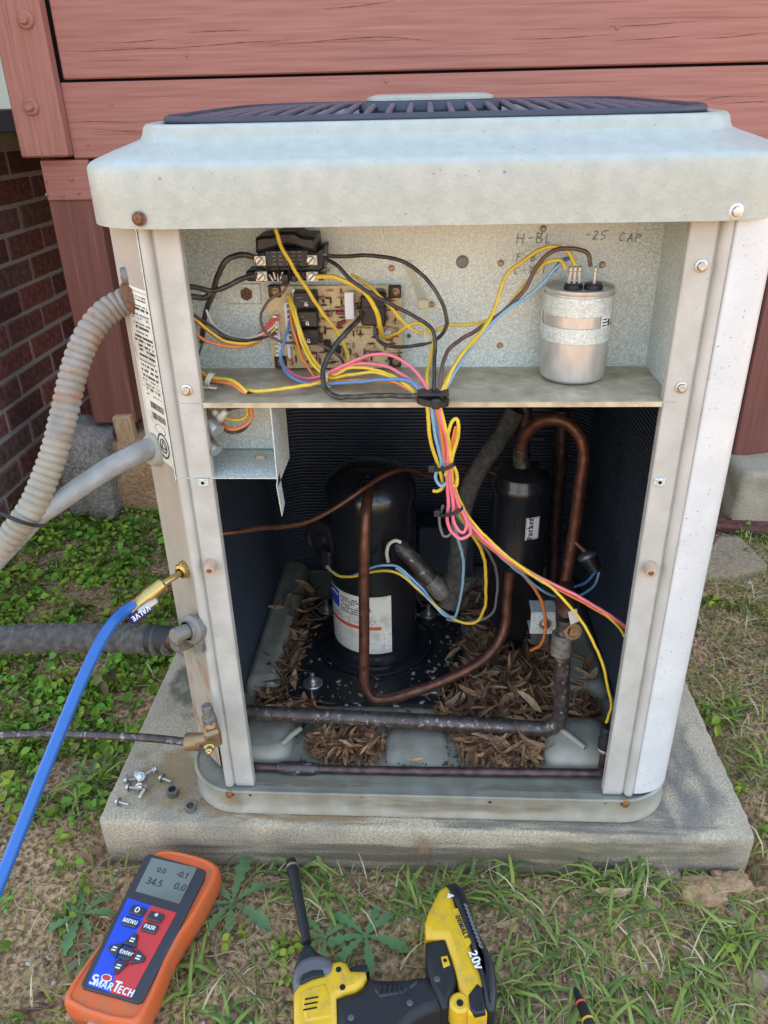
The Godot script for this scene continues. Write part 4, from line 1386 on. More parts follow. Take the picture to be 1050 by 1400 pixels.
func build_controls() -> void:
	# capacitor
	var cb: Vector3 = Vector3(0.4170, 0.5820, -0.0870)
	var t := thing("capacitor", "round aluminium run capacitor strapped to the control plate", "capacitor", cb)
	var at := Transform3D(Basis.IDENTITY, cb)
	var st := nst()
	lathe(st, [Vector2(0.0, 0.0), Vector2(0.033, 0.0), Vector2(0.0365, 0.003), Vector2(0.0375, 0.008), Vector2(0.0375, 0.098)], 36, at)
	lathe(st, [Vector2(0.0375, 0.098), Vector2(0.0385, 0.1), Vector2(0.0385, 0.103), Vector2(0.0365, 0.1035), Vector2(0.0355, 0.1005), Vector2(0.0, 0.1012)], 36, at)
	part("can", st, M.alu, t)
	st = nst()
	lathe(st, [Vector2(0.0380, 0.046), Vector2(0.0388, 0.0465), Vector2(0.0388, 0.063), Vector2(0.0380, 0.0635)], 36, at)
	lathe(st, [Vector2(0.0380, 0.0755), Vector2(0.0388, 0.076), Vector2(0.0388, 0.096), Vector2(0.0380, 0.0965)], 36, at)
	box(st, cb + Vector3(0.0355, 0.073, -0.012), Vector3(0.007, 0.052, 0.0012), 0.0, Basis(Vector3.UP, -1.2))
	box(st, cb + Vector3(-0.0365, 0.073, -0.018), Vector3(0.006, 0.052, 0.0012), 0.0, Basis(Vector3.UP, 1.3))
	part("strap", st, M.zinc, t)
	st = nst()
	cylpatch(st, cb, 0.0386, 0.55, 0.98, 0.0605, 0.0765, 5)
	var lb := part("paper_label", st, M.print_white, t)
	st = nst()
	for row in 3:
		cylpatch(st, cb, 0.0389, 0.60, 0.78 + 0.05 * (row % 2), 0.072 - row * 0.0035, 0.0733 - row * 0.0035, 3)
	cylpatch(st, cb, 0.0389, 0.84, 0.93, 0.0645, 0.072, 2)
	part("print", st, M.print_black, lb)
	for c in [Vector3(-0.008, 0.1010, 0.004), Vector3(0.0135, 0.1010, 0.006)]:
		st = nst()
		lathe(st, [Vector2(0.0105, 0.0), Vector2(0.0105, 0.003), Vector2(0.0085, 0.006), Vector2(0.0, 0.006)], 16, Transform3D(Basis.IDENTITY, cb + c))
		var bs := part("insulator", st, M.black_plastic, t)
		st = nst()
		for k in ([-0.005, 0.0, 0.005] if c.x < 0 else [0.0]):
			box(st, cb + c + Vector3(k, 0.013, 0.002), Vector3(0.0032, 0.015, 0.0022), 0.0005, Basis(Vector3.BACK, k * 20.0))
			box(st, cb + c + Vector3(k, 0.021, 0.002), Vector3(0.0042, 0.006, 0.0034), 0.001, Basis(Vector3.BACK, k * 20.0))
		part("spade_terminal", st, M.steel, bs)
	# contactor
	t = thing("contactor", "black two-pole contactor with four bright screw terminals", "contactor", Vector3(0.0850, 0.7140, -0.1300))
	var z := -0.085
	st = nst()
	var hood: Array = w([580,7250,-850,590,7410,-850,670,7430,-850,770,7430,-850,850,7470,-850,1030,7470,-850,1110,7420,-850,1250,7410,-850,1250,7260,-850,1130,7280,-850,1020,7320,-850,920,7330,-850,830,7310,-850,710,7280,-850])
	var hp := PackedVector2Array()
	for p in hood:
		hp.append(Vector2(p.x, p.y))
	prism(st, hp, 0.05, Transform3D(Basis.IDENTITY, Vector3(0, 0, -0.105)), 0.003)
	var bp := PackedVector2Array()
	for p in w([580,7250,-850,710,7280,-850,920,7310,-850,1130,7280,-850,1240,7250,-850,1340,7300,-850,1320,7060,-850,1260,7030,-850,1120,7040,-850,680,7040,-850,560,7100,-850]):
		bp.append(Vector2(p.x, p.y))
	prism(st, bp, 0.04, Transform3D(Basis.IDENTITY, Vector3(0, 0, -0.108)), 0.002)
	part("body", st, M.black_plastic, t)
	st = nst()
	for e in [Vector3(0.0920, 0.7190, -0.0840)]:
		box(st, e, Vector3(0.050, 0.020, 0.008), 0.002)
	for k in 5:
		box(st, Vector3(lerpf(0.057, 0.106, k / 4.0), 0.7075, -0.082), Vector3(0.0012, 0.02, 0.006), 0.0004)
	part("nameplate_block", st, M.black_plastic, t)
	st = nst()
	for row in 4:
		for k in 5:
			box(st, Vector3(0.0930, 0.7200, -0.0800) + Vector3(-0.015 + k * 0.0072, 0.006 - row * 0.0042, 0), Vector3(0.005 - 0.001 * ((k + row) % 3), 0.0011, 0.0002))
	part("print", st, M.w_grey, t)
	st = nst()
	box(st, Vector3(0.0860, 0.6980, -0.1100), Vector3(0.090, 0.012, 0.03), 0.002)
	for x in [390.0, 401.0]:
		pass
	box(st, Vector3(0.0880, 0.6960, -0.0880), Vector3(0.008, 0.012, 0.01), 0.001)
	box(st, Vector3(0.0980, 0.6970, -0.0880), Vector3(0.007, 0.008, 0.01), 0.001)
	part("coil_housing", st, M.black_plastic, t)
	for c in [Vector3(0.0620, 0.7170, -0.0830), Vector3(0.1190, 0.7170, -0.0830), Vector3(0.0620, 0.7000, -0.0830), Vector3(0.1190, 0.6990, -0.0830)]:
		st = nst()
		box(st, c, Vector3(0.0138, 0.0115, 0.005), 0.0008)
		var tp := part("terminal_plate", st, M.steel, t)
		st = nst()
		lathe(st, [Vector2(0.0048, 0), Vector2(0.0048, 0.003), Vector2(0.004, 0.004), Vector2(0, 0.0042)], 14, along(c + Vector3(0, 0, 0.0025), Vector3.BACK))
		part("terminal_screw", st, M.alu, tp)
		st = nst()
		box(st, c + Vector3(0, 0, 0.0068), Vector3(0.0082, 0.0011, 0.0004), 0.0, Basis(Vector3.BACK, 0.8))
		part("slot", st, M.hole, tp)
	st = nst()
	for c in [Vector3(0.1320, 0.7210, -0.0900), Vector3(0.1360, 0.7200, -0.0900), Vector3(0.1340, 0.7040, -0.0950), Vector3(0.1280, 0.7030, -0.0950)]:
		st = nst()
		box(st, c, Vector3(0.008, 0.0045, 0.0012), 0.0003, Basis(Vector3.RIGHT, 0.9))
		part("spade_tab", st, M.steel, t)
	for k in 4:
		st = nst()
		box(st, Vector3(0.0720, 0.6980, -0.0860) + Vector3(k * 0.004, 0.002 * (k % 2), 0), Vector3(0.0022, 0.009, 0.003), 0.0005, Basis(Vector3.BACK, 0.5 - 0.3 * k))
		part("spade_tab", st, M.steel, t)
	# control board
	var cz := -0.117
	t = thing("control_board", "tan circuit board crowded with relays and small components", "circuit board", Vector3(0.1400, 0.6310, -0.1300))
	st = nst()
	var bl: Array = w([620,5840,-1170,650,6820,-1170,2180,6820,-1170,2170,5840,-1170])
	bl[0] = Vector3(0.0585, bl[0].y, 0)
	var bp2 := PackedVector2Array([Vector2(bl[0].x, bl[0].y), Vector2(bl[0].x, bl[1].y), Vector2(bl[2].x, bl[2].y), Vector2(bl[2].x, bl[3].y)])
	prism(st, bp2, 0.0018, Transform3D(Basis.IDENTITY, Vector3(0, 0, cz)), 0.0)
	var pcb := part("board", st, M.board, t)
	for c in [Vector3(0.0690, 0.6770, -0.1160), Vector3(0.2100, 0.6750, -0.1160), Vector3(0.0690, 0.5920, -0.1160), Vector3(0.2090, 0.5920, -0.1160)]:
		st = nst()
		box(st, c, Vector3(0.0145, 0.0145, 0.006), 0.001)
		var ft := part("corner_mount", st, M.black_plastic, t)
		st = nst()
		hexhead(st, c + Vector3(0.001, 0, 0.003), Vector3.BACK, 0.003, 0.004, 1.5)
		part("screw", st, M.brass_old, ft)
	for c in [Vector3(0.1070, 0.6700, -0.1050), Vector3(0.1070, 0.6480, -0.1050), Vector3(0.1070, 0.6270, -0.1050)]:
		st = nst()
		box(st, c, Vector3(0.0265, 0.0185, 0.018), 0.0012)
		var rl := part("relay", st, M.black_plastic, t)
		st = nst()
		for k in 3:
			box(st, c + Vector3(-0.006 + k * 0.0035, 0.003 - k * 0.004, 0.0092), Vector3(0.007 - k * 0.001, 0.0009, 0.0002))
		part("print", st, M.w_grey, rl)
		text(rl, "G", Transform3D(Basis.IDENTITY, c + Vector3(0.001, -0.0045, 0.0095)), 0.0045, M.print_white)
	st = nst()
	box(st, Vector3(0.1860, 0.6590, -0.1010), Vector3(0.0285, 0.0345, 0.028), 0.002)
	box(st, Vector3(0.1930, 0.6750, -0.1060), Vector3(0.012, 0.008, 0.02), 0.002)
	box(st, Vector3(0.1870, 0.6630, -0.0870), Vector3(0.0288, 0.0012, 0.002), 0.0003)
	part("power_relay", st, M.black_plastic, t)
	st = nst()
	box(st, Vector3(0.1570, 0.6610, -0.1090), Vector3(0.0112, 0.0315, 0.009), 0.001)
	part("ceramic_resistor", st, M.print_white, t)
	st = nst()
	box(st, Vector3(0.0700, 0.6260, -0.1130), Vector3(0.0035, 0.054, 0.006), 0.0005)
	for k in 9:
		box(st, Vector3(0.0680, 0.6260, -0.1110) + Vector3(0, 0.023 - k * 0.0058, 0.003), Vector3(0.005, 0.0022, 0.005), 0.0004)
	box(st, Vector3(0.0810, 0.6310, -0.1130), Vector3(0.0035, 0.066, 0.005), 0.0005)
	for k in 9:
		box(st, Vector3(0.0830, 0.6550, -0.1110) + Vector3(0.001, 0.009 - k * 0.0062, 0.002), Vector3(0.005, 0.002, 0.003), 0.0004)
	box(st, Vector3(0.0920, 0.6710, -0.1100), Vector3(0.0035, 0.02, 0.004), 0.0005)
	part("pin_header", st, M.print_white, t)
	st = nst()
	box(st, Vector3(0.1100, 0.5990, -0.1120), Vector3(0.0095, 0.0115, 0.006), 0.0006)
	for k in 2:
		box(st, Vector3(0.1460, 0.6520, -0.1120) + Vector3(0, -0.012 * k, 0), Vector3(0.011, 0.0045, 0.005), 0.0012, Basis(Vector3.BACK, 0.35 * k))
	var dip := part("red_block", st, mat(lin(0.26, 0.03, 0.05), 0.45), t)
	st = nst()
	for k in 4:
		box(st, Vector3(0.1100, 0.6030, -0.1090) + Vector3(-0.003 + 0.002 * k, -0.002, 0), Vector3(0.001, 0.003, 0.0006))
	part("switch_lever", st, M.print_white, dip)
	st = nst()
	box(st, Vector3(0.1280, 0.6130, -0.1110), Vector3(0.008, 0.014, 0.006), 0.0008)
	box(st, Vector3(0.1410, 0.6080, -0.1120), Vector3(0.0065, 0.009, 0.006), 0.0008)
	part("chip", st, M.black_plastic, t)
	st = nst()
	lathe(st, [Vector2(0.0042, 0), Vector2(0.0042, 0.006), Vector2(0.002, 0.0085), Vector2(0, 0.0088)], 14, along(Vector3(0.2010, 0.6270, -0.1160), Vector3.BACK))
	part("lamp_button", st, M.print_white, t)
	# little parts: resistors, diodes, capacitors
	var rng := RandomNumberGenerator.new()
	rng.seed = 21
	var kinds := [lin(0.40, 0.22, 0.10), lin(0.14, 0.05, 0.03), lin(0.55, 0.45, 0.28), lin(0.03, 0.03, 0.03), lin(0.38, 0.06, 0.05)]
	for k in 5:
		st = nst()
		for i in 46:
			var x := snappedf(rng.randf_range(bp2[0].x + 0.028, bp2[2].x - 0.005), 0.0042)
			var y := rng.randf_range(bp2[0].y + 0.005, bp2[1].y - 0.004)
			var vert := rng.randf() < 0.35
			var d := Vector3(0, 0.0035, 0) if vert else Vector3(0.0035, 0, 0)
			var p := Vector3(x, y, cz + 0.0028)
			tube(st, [p - d * 1.5, p - d * 0.82, p - d * 0.8, p + d * 0.8, p + d * 0.82, p + d * 1.5], 0.0011, 6, [0.0003, 0.0003, 0.0011, 0.0011, 0.0003, 0.0003])
		var sp := part("small_components", st, mat(kinds[k], 0.5), pcb)
		sp.set_meta("kind", "stuff")
	st = nst()
	for i in 330:
		var x := rng.randf_range(bp2[0].x + 0.004, bp2[2].x - 0.004)
		var y := rng.randf_range(bp2[0].y + 0.004, bp2[1].y - 0.004)
		box(st, Vector3(x, y, cz + 0.0012), Vector3(rng.randf_range(0.0006, 0.0022), 0.0006, 0.0005))
	part("solder_marks", st, M.steel, pcb).set_meta("kind", "stuff")
	st = nst()
	for c in [Vector3(0.0770, 0.5980, -0.1160), Vector3(0.0820, 0.5940, -0.1160), Vector3(0.0830, 0.5900, -0.1160), Vector3(0.1190, 0.6430, -0.1160), Vector3(0.1600, 0.6010, -0.1160)]:
		box(st, c, Vector3(0.006, 0.0015, 0.0004), 0.0, Basis(Vector3.BACK, 0.7))
		box(st, c + Vector3(0.001, -0.002, 0), Vector3(0.0015, 0.005, 0.0004))
	part("red_print", st, M.print_red, pcb)
	# handwriting on the plate
	t = thing("handwritten_note", "pencilled wiring notes on the galvanised plate above the capacitor", "note", Vector3(0.3940, 0.7180, -0.1300))
	var glyphs := {"H": [[0, 0, 0, 1], [0, 0.5, 0.6, 0.5], [0.6, 0, 0.6, 1]], "-": [[0.1, 0.5, 0.5, 0.5]], "B": [[0, 0, 0, 1], [0, 1, 0.45, 0.9], [0.45, 0.9, 0.4, 0.6], [0.4, 0.6, 0, 0.5], [0, 0.5, 0.55, 0.35], [0.55, 0.35, 0.45, 0.05], [0.45, 0.05, 0, 0]], "L": [[0, 1, 0, 0], [0, 0, 0.45, 0.03]], "F": [[0, 0, 0, 1], [0, 1, 0.5, 1], [0, 0.55, 0.4, 0.55]], "C": [[0.55, 0.85, 0.25, 1], [0.25, 1, 0, 0.6], [0, 0.6, 0.1, 0.1], [0.1, 0.1, 0.5, 0.1]], "Y": [[0, 1, 0.3, 0.5], [0.6, 1, 0.3, 0.5], [0.3, 0.5, 0.25, 0]], "A": [[0, 0, 0.3, 1], [0.3, 1, 0.6, 0], [0.1, 0.4, 0.5, 0.4]], "P": [[0, 0, 0, 1], [0, 1, 0.5, 0.85], [0.5, 0.85, 0.45, 0.6], [0.45, 0.6, 0, 0.5]], "2": [[0, 0.8, 0.3, 1], [0.3, 1, 0.5, 0.75], [0.5, 0.75, 0, 0], [0, 0, 0.55, 0.05]], "5": [[0.8, 1.05, 0.1, 1], [0.1, 1, 0.05, 0.6], [0.05, 0.6, 0.5, 0.45], [0.5, 0.45, 0.4, 0.1], [0.4, 0.1, 0, 0]], "e": [[0, 0.3, 0.4, 0.35], [0.4, 0.35, 0.2, 0.6], [0.2, 0.6, 0, 0.3], [0, 0.3, 0.1, 0], [0.1, 0, 0.4, 0.08]], "l": [[0.1, 0, 0.15, 1]]}
	var hr := RandomNumberGenerator.new()
	hr.seed = 6
	for e in [["H-BL", Vector3(0.3490, 0.7240, -0.1290), 0.0115], ["F-B", Vector3(0.3500, 0.7050, -0.1290), 0.0085], ["C-Yel", Vector3(0.3480, 0.6900, -0.1290), 0.0085], ["-25", Vector3(0.4260, 0.7280, -0.1290), 0.009], ["CAP", Vector3(0.4640, 0.7250, -0.1290), 0.0095]]:
		st = nst()
		var pen: Vector3 = e[1]
		for ch in e[0]:
			for s in glyphs[ch]:
				var h: float = e[2] * hr.randf_range(0.92, 1.06)
				tube(st, [pen + Vector3(s[0] * h + s[1] * h * 0.12, s[1] * h + hr.randf_range(-0.0004, 0.0004), 0), pen + Vector3(s[2] * h + s[3] * h * 0.12, s[3] * h, 0)], 0.00042, 5)
			pen += Vector3(e[2] * 0.95, hr.randf_range(-0.0006, 0.0008), 0)
		part("pen_stroke", st, M.pencil, t)

func build_wires() -> void:
	# -- left side of the control box
	wire("black", "thick black supply wire curving up to the contactor's upper left screw", w([-210,6210,-1000,-120,6480,-900,-30,6690,-800,60,6820,-750,160,7040,-700,260,7190,-700,350,7230,-750,450,7240,-800,560,7210,-800]), 0.0036)
	wire("black", "thick black supply wire from the left wall to the contactor's lower left screw", w([-190,6970,-500,-90,6930,-600,30,6880,-700,130,6880,-720,280,6930,-750,440,6990,-800,570,7010,-820]), 0.0033)
	wire("black", "short thick black wire joining the supply wires at the left wall", w([-210,6860,-500,-110,6830,-600,-20,6800,-700,60,6850,-720]), 0.0036)
	wire("grey", "dull grey wire dropping along the shaded left side of the box", w([-130,6450,-1000,-200,6230,-1000,-280,6030,-1000,-290,5950,-900]), 0.0018)
	wire("yellow", "yellow wire sagging from the left wall to the board's pin header", w([-200,6700,-500,-160,6660,-500,-30,6480,-600,150,6300,-700,380,6250,-800,550,6270,-1000,700,6370,-1080]), 0.002)
	wire("black", "black wire sagging beside the yellow one to the board's pin header", w([-200,6740,-500,-150,6680,-500,20,6500,-620,200,6340,-720,400,6270,-820,570,6270,-1000,700,6310,-1080]), 0.002)
	wire("white", "whitish wire sagging above the black one to the pin header", w([-20,6660,-700,10,6550,-700,60,6440,-750,230,6320,-800,390,6290,-880,550,6310,-1000,700,6420,-1080]), 0.0017)
	wire("red", "dark red wire ending in a thick red lead at the pin header", w([-210,6660,-500,-160,6600,-550,-20,6430,-650,140,6280,-750,320,6250,-850,480,6300,-980,610,6420,-1050,720,6510,-1080]), 0.002)
	wire("red", "second bright red lead just below the red one at the header", w([470,6270,-980,590,6370,-1050,720,6470,-1080]), 0.0026)
	wire("orange", "orange wire sagging lowest of the bundle from the left wall", w([-190,6550,-450,-160,6490,-500,-60,6350,-600,120,6250,-700,330,6210,-800,460,6220,-950,590,6310,-1000]), 0.0022)
	wire("brown", "brown wire hidden among the sagging bundle at the left", w([-220,6670,-550,-170,6580,-600,-20,6450,-680,150,6300,-800,360,6250,-900,560,6280,-1000,700,6340,-1080]), 0.0018)
	wire("brown", "thin brown wire looping from the contactor coil across the board", w([890,6940,-850,900,6900,-750,860,6840,-750,700,6750,-750,600,6610,-750,590,6420,-780,740,6260,-850,950,6210,-950,1170,6200,-980,1330,6120,-980,1440,6020,-1000,1480,5920,-1050]), 0.0018)
	# -- over the contactor and board
	wire("yellow", "yellow wire falling from under the cap across contactor and board", w([860,7530,-600,880,7480,-600,910,7350,-620,1030,7060,-700,1150,6810,-820,1270,6570,-900,1420,6350,-960,1500,6150,-1000,1530,5980,-1000,1480,5870,-850]), 0.0024)
	wire("yellow", "thick yellow wire arching from the contactor's lower right screw to the board", w([1230,6990,-800,1350,7000,-750,1470,7000,-700,1680,6920,-650,1810,6820,-620,1900,6650,-640,1940,6450,-750,1960,6250,-1000]), 0.0031)
	wire("yellow", "yellow wire curving from the contactor past the power relay to the capacitor side", w([1620,7000,-850,1780,6930,-800,1950,6780,-750,2100,6620,-750,2210,6490,-750,2340,6390,-750,2520,6380,-700,2710,6460,-700,3000,6460,-750,3230,6520,-800,3400,6660,-850,3600,6910,-880,3750,7090,-850,3850,7130,-820,3930,7130,-800,3980,7050,-780]), 0.0022)
	wire("yellow", "short yellow wire from the board corner up to the clear clamp", w([1960,6250,-1000,2110,6330,-850,2240,6440,-750,2340,6480,-750,2430,6470,-700,2510,6380,-680]), 0.0022)
	wire("black", "black wire from the contactor's right tab down into the big tie", w([1330,7190,-850,1480,7130,-700,1650,6990,-600,1750,6920,-560,2030,6760,-550,2240,6650,-550,2430,6560,-500,2540,6460,-450,2560,6320,-350,2550,6140,-150,2550,5940,40]), 0.0024)
	wire("black", "long black loop from the contactor swinging right and back to the relay", w([1360,7210,-880,1500,7200,-850,1750,7220,-750,2030,7210,-700,2240,7150,-650,2430,7030,-600,2580,6840,-550,2670,6660,-550,2690,6520,-550,2620,6370,-600,2510,6290,-650,2280,6230,-700,2050,6200,-800,1900,6260,-900,1860,6420,-950]), 0.0024)
	wire("black", "heavy black wire hanging in a big loop below the board over the shelf", w([1740,6570,-850,1670,6500,-750,1560,6410,-600,1420,6260,-500,1320,6080,-350,1340,5920,-200,1470,5850,-60,1650,5860,0,1890,5890,30,2170,5890,50,2350,5900,60,2510,5920,80]), 0.0033)
	# -- capacitor leads
	wire("yellow", "yellow capacitor lead, highest of the four arching over its terminals", w([2620,5930,60,2710,6070,-100,2860,6250,-300,3050,6400,-500,3190,6570,-650,3270,6810,-750,3370,7020,-800,3510,7130,-820,3670,7230,-830,3840,7280,-820,3990,7230,-800,4080,7090,-780]), 0.0024)
	wire("brown", "dark brown capacitor lead reaching the right-hand terminal", w([2600,5930,60,2630,6100,-80,2700,6280,-300,2860,6360,-500,3150,6500,-650,3390,6660,-750,3550,6820,-800,3650,7050,-800,3790,7210,-800,3930,7260,-780,4090,7250,-760,4200,7210,-750,4240,7080,-740]), 0.0026)
	wire("lightblue", "pale blue capacitor lead running below the brown lead", w([2630,5890,60,2720,6020,-80,2860,6180,-300,3090,6410,-550,3360,6630,-700,3570,6750,-760,3770,6920,-800,3860,7040,-800,3950,7120,-820]), 0.0022)
	wire("blue", "short blue lead with a dark crimp behind the capacitor terminals", w([3860,7010,-850,3920,7080,-880,3980,7120,-920,4030,7130,-950]), 0.0026)
	wire("yellow", "yellow strand parallel to the pale blue lead above the tie", w([2650,5910,40,2740,6110,-120,2920,6310,-350,3080,6440,-550,3220,6620,-700]), 0.0022)
	wire("yellow", "yellow strand rising short and straight between the tie and clamp", w([2510,5900,40,2480,6020,-100,2500,6130,-300,2530,6260,-450,2560,6360,-550,2490,6450,-650]), 0.0024)
	# -- from the board's lower left to the big tie
	wire("pink", "upper pink wire arching from the board's low edge to the tie", w([720,5990,-1050,770,5950,-900,910,5910,-700,1070,5900,-550,1280,5960,-450,1420,6030,-450,1580,6100,-450,1800,6190,-450,2020,6220,-400,2220,6170,-300,2380,6070,-150,2500,5920,40]), 0.0022)
	wire("pink", "lower pink wire running just under the upper pink one", w([720,5960,-1050,790,5910,-900,940,5870,-700,1110,5870,-550,1290,5920,-480,1430,5990,-480,1600,6070,-480,1810,6100,-450,2040,6090,-360,2240,6030,-200,2470,5910,40]), 0.0022)
	wire("blue", "blue wire dropping down the board's left side to the shelf bundle", w([860,6440,-1050,830,6330,-950,790,6210,-850,770,6080,-750,820,6000,-650,920,5940,-500,1080,5900,-400,1260,5900,-350,1630,5930,-300,2040,5990,-200,2290,6010,-100,2430,5910,40]), 0.0022)
	wire("yellow", "left-hand yellow wire of the pair descending past the relays", w([850,6740,-1050,900,6630,-950,970,6450,-850,1040,6250,-750,1140,6100,-600,1250,6010,-500,1370,5940,-450,1620,5990,-400,1920,6030,-340,2160,5980,-200,2350,5900,0]), 0.0022)
	wire("yellow", "right-hand yellow wire of the pair descending past the relays", w([870,6740,-1050,940,6610,-950,1000,6430,-850,1080,6230,-750,1190,6090,-600,1290,6010,-520,1420,5970,-460,1600,6040,-460,1840,6060,-400,2070,6020,-280,2270,5960,-100,2380,5890,0]), 0.0022)
	wire("yellow", "thin yellow wire crossing low behind the relay pair", w([890,6190,-1050,960,6090,-900,1070,5990,-750,1230,5920,-600,1380,5920,-500]), 0.0018)
	wire("orange", "orange wire lying along the shelf towards the big tie", w([890,6580,-1000,910,6420,-900,980,6200,-800,1090,6020,-650,1260,5880,-500,1450,5910,-400,1630,5940,-340,1920,5960,-280,2120,5970,-180,2380,5880,20]), 0.002)
	wire("yellow", "yellow wire lying on the shelf from its hole to the bundle", w([460,5870,-250,570,5870,-200,730,5880,-180,990,5910,-200,1240,5920,-300,1360,5950,-350]), 0.0024)
	wire("yellow", "yellow wire crossing the shelf from the left wall to its hole", w([-240,6120,-600,-170,6040,-550,-50,5970,-450,70,5950,-400,270,5960,-300,400,5910,-220,470,5860,-180]), 0.0024)
	wire("orange", "orange wire beside the yellow one into the shelf hole", w([-240,6080,-600,-180,6010,-550,-60,5920,-450,80,5920,-380,270,5930,-280,380,5890,-200,450,5850,-180]), 0.0022)
	wire("brown", "brown wire tied beside the orange one at the left wall", w([-250,6040,-600,-170,5970,-550,-50,5910,-450,90,5900,-360,180,5900,-300]), 0.002)
	# -- hanging harness below the tie
	wire("yellow", "leftmost yellow wire of the hanging harness below the tie", w([2480,5860,120,2490,5720,120,2500,5490,80,2550,5220,0,2620,4990,-60,2650,4830,-120,2670,4670,-200,2600,4630,-200,2550,4640,-200]), 0.0024)
	wire("lightblue", "pale blue wire of the hanging harness looping under the middle tie", w([2510,5860,120,2540,5630,100,2600,5300,20,2640,5060,-40,2590,4940,-80,2580,4830,-100,2650,4740,-100,2710,4790,-100,2730,4910,-80,2670,5060,-40,2640,5290,0]), 0.0022)
	wire("blue", "blue wire of the hanging harness running on towards the right post", w([2530,5860,120,2580,5620,80,2640,5290,0,2690,4990,-60,2740,4680,-140,2800,4400,-200,3000,4070,-300,3240,3790,-400,3480,3480,-600,3900,2890,-1200,4280,2320,-1800,4570,2140,-2000,4940,2090,-2200,5120,2210,-2350]), 0.0024)
	wire("lightblue", "pale blue wire curling up into the round pressure switch", w([2780,4400,-220,3020,4040,-320,3260,3750,-440,3510,3430,-600,3800,2970,-1000,4200,2380,-1500,4520,2080,-1800,4830,1990,-2000,5080,2040,-2200,5170,2190,-2350]), 0.0022)
	wire("orange", "orange wire of the harness hanging down to the solenoid coil", w([2560,5860,120,2610,5630,100,2660,5300,20,2710,4990,-60,2770,4660,-140,2840,4380,-220,3050,4010,-340,3300,3690,-500,3610,3270,-800,3900,2770,-1200,4140,2270,-1500,4280,1800,-1650,4300,1490,-1700,4260,1190,-1800,4160,940,-2000]), 0.0028)
	wire("pink", "pink wire of the harness reaching the right post low down", w([2580,5860,120,2650,5590,120,2710,5260,40,2730,5010,-20,2780,4710,-100,2870,4440,-160,3080,4090,-200,3440,3720,-250,3900,3380,-300,4370,3100,-350,4780,2810,-400,5170,2500,-450]), 0.0024)
	wire("pink", "second pink wire looping out below the lowest harness tie", w([2700,5110,0,2720,4810,-60,2730,4490,-120,2730,4270,-140,2790,4110,-140,2900,4020,-140,3000,4090,-140,2980,4240,-140,2900,4410,-140,2810,4590,-120,2750,4900,-60]), 0.0024)
	wire("pink", "third pink wire within the loop below the lowest harness tie", w([2720,5100,20,2750,4820,-40,2790,4500,-100,2790,4320,-110,2840,4190,-110,2920,4130,-110,2960,4220,-110,2920,4360,-110,2850,4510,-100,2770,4820,-40]), 0.0022)
	wire("yellow", "yellow wire of the harness curving down to the corner switch", w([2600,5860,120,2680,5550,120,2730,5260,40,2760,5010,-20,2810,4710,-100,2910,4430,-180,3110,4110,-220,3440,3760,-240,3750,3480,-260,4070,3230,-280,4320,2950,-280,4540,2640,-280,4800,2110,-280,4950,1610,-300,5030,1310,-300,5010,1130,-320,5000,990,-330]), 0.0022)
	wire("yellow", "yellow wire running beside the pink one to the right post", w([2760,4680,-100,2860,4410,-200,3060,4110,-260,3390,3750,-300,3870,3400,-320,4360,3100,-360,4750,2820,-400,4990,2570,-420,5100,2400,-420]), 0.0022)
	wire("orange", "tan-orange wire running under the pink one to the right post", w([2720,4890,-80,2820,4390,-220,3030,4050,-300,3460,3630,-340,3920,3300,-370,4390,3020,-400,4840,2710,-440,5160,2460,-460]), 0.002)
	wire("yellow", "tall thin yellow loop standing right of the hanging harness", w([2690,4910,-40,2750,5070,0,2710,5350,60,2710,5500,100,2750,5620,100,2790,5650,100,2820,5580,100,2820,5440,80,2780,5250,40,2750,5060,0]), 0.0023)
	wire("orange", "thin orange strand folded inside the tall yellow loop", w([2710,5020,0,2750,5290,40,2770,5480,80,2790,5550,80,2790,5400,60,2760,5170,20]), 0.0016)
	wire("yellow", "small yellow loop bulging right under the middle harness tie", w([2740,5090,0,2790,5020,0,2830,4890,-20,2810,4770,-40,2770,4810,-60,2740,4950,-40]), 0.0023)
	wire("grey", "grey-blue loop hanging low below the lowest harness tie", w([2680,4450,-200,2640,4280,-200,2650,4140,-200,2700,4020,-200,2770,4050,-200,2790,4200,-200,2780,4400,-200]), 0.002)
	wire("lightblue", "pale blue wire drooping from the harness to the compressor terminals", w([2790,4190,-220,2870,3890,-400,2970,3310,-800,2990,2610,-1200,2960,2120,-1500,2900,1780,-1700,2740,1740,-1900,2570,1850,-2050,2420,2000,-2150,2230,2150,-2250,2060,2280,-2300,1930,2290,-2350,1690,2240,-2400,1450,2070,-2480,1210,1940,-2550,1020,1910,-2650,890,1950,-2800,830,1970,-2900]), 0.0022)
	wire("yellow", "yellow wire drooping widest from the harness to the compressor terminals", w([2870,4340,-200,2990,4080,-300,3140,3750,-500,3260,3280,-800,3310,2740,-1100,3340,2200,-1400,3250,1780,-1600,3080,1670,-1700,2850,1680,-1850,2590,1830,-2000,2370,1990,-2120,2180,2120,-2220,2030,2200,-2280,1820,2190,-2350,1560,2100,-2420,1300,1980,-2500,1080,1930,-2600,920,1930,-2750,840,1940,-2880]), 0.0025)
	wire("grey", "dark grey wire drooping beside the yellow one before the accumulator", w([2990,4030,-400,3210,3620,-700,3400,3120,-1100,3500,2680,-1400,3520,2230,-1600,3480,1810,-1750,3300,1650,-1800,3020,1580,-1850,2800,1600,-1900]), 0.0022)
	wire("lightblue", "faded blue wire paired with the yellow one behind the stub pipe", w([2930,1710,-1750,2750,1680,-1900,2550,1860,-2000,2340,2030,-2150,2150,2180,-2250,2010,2270,-2300]), 0.0018)
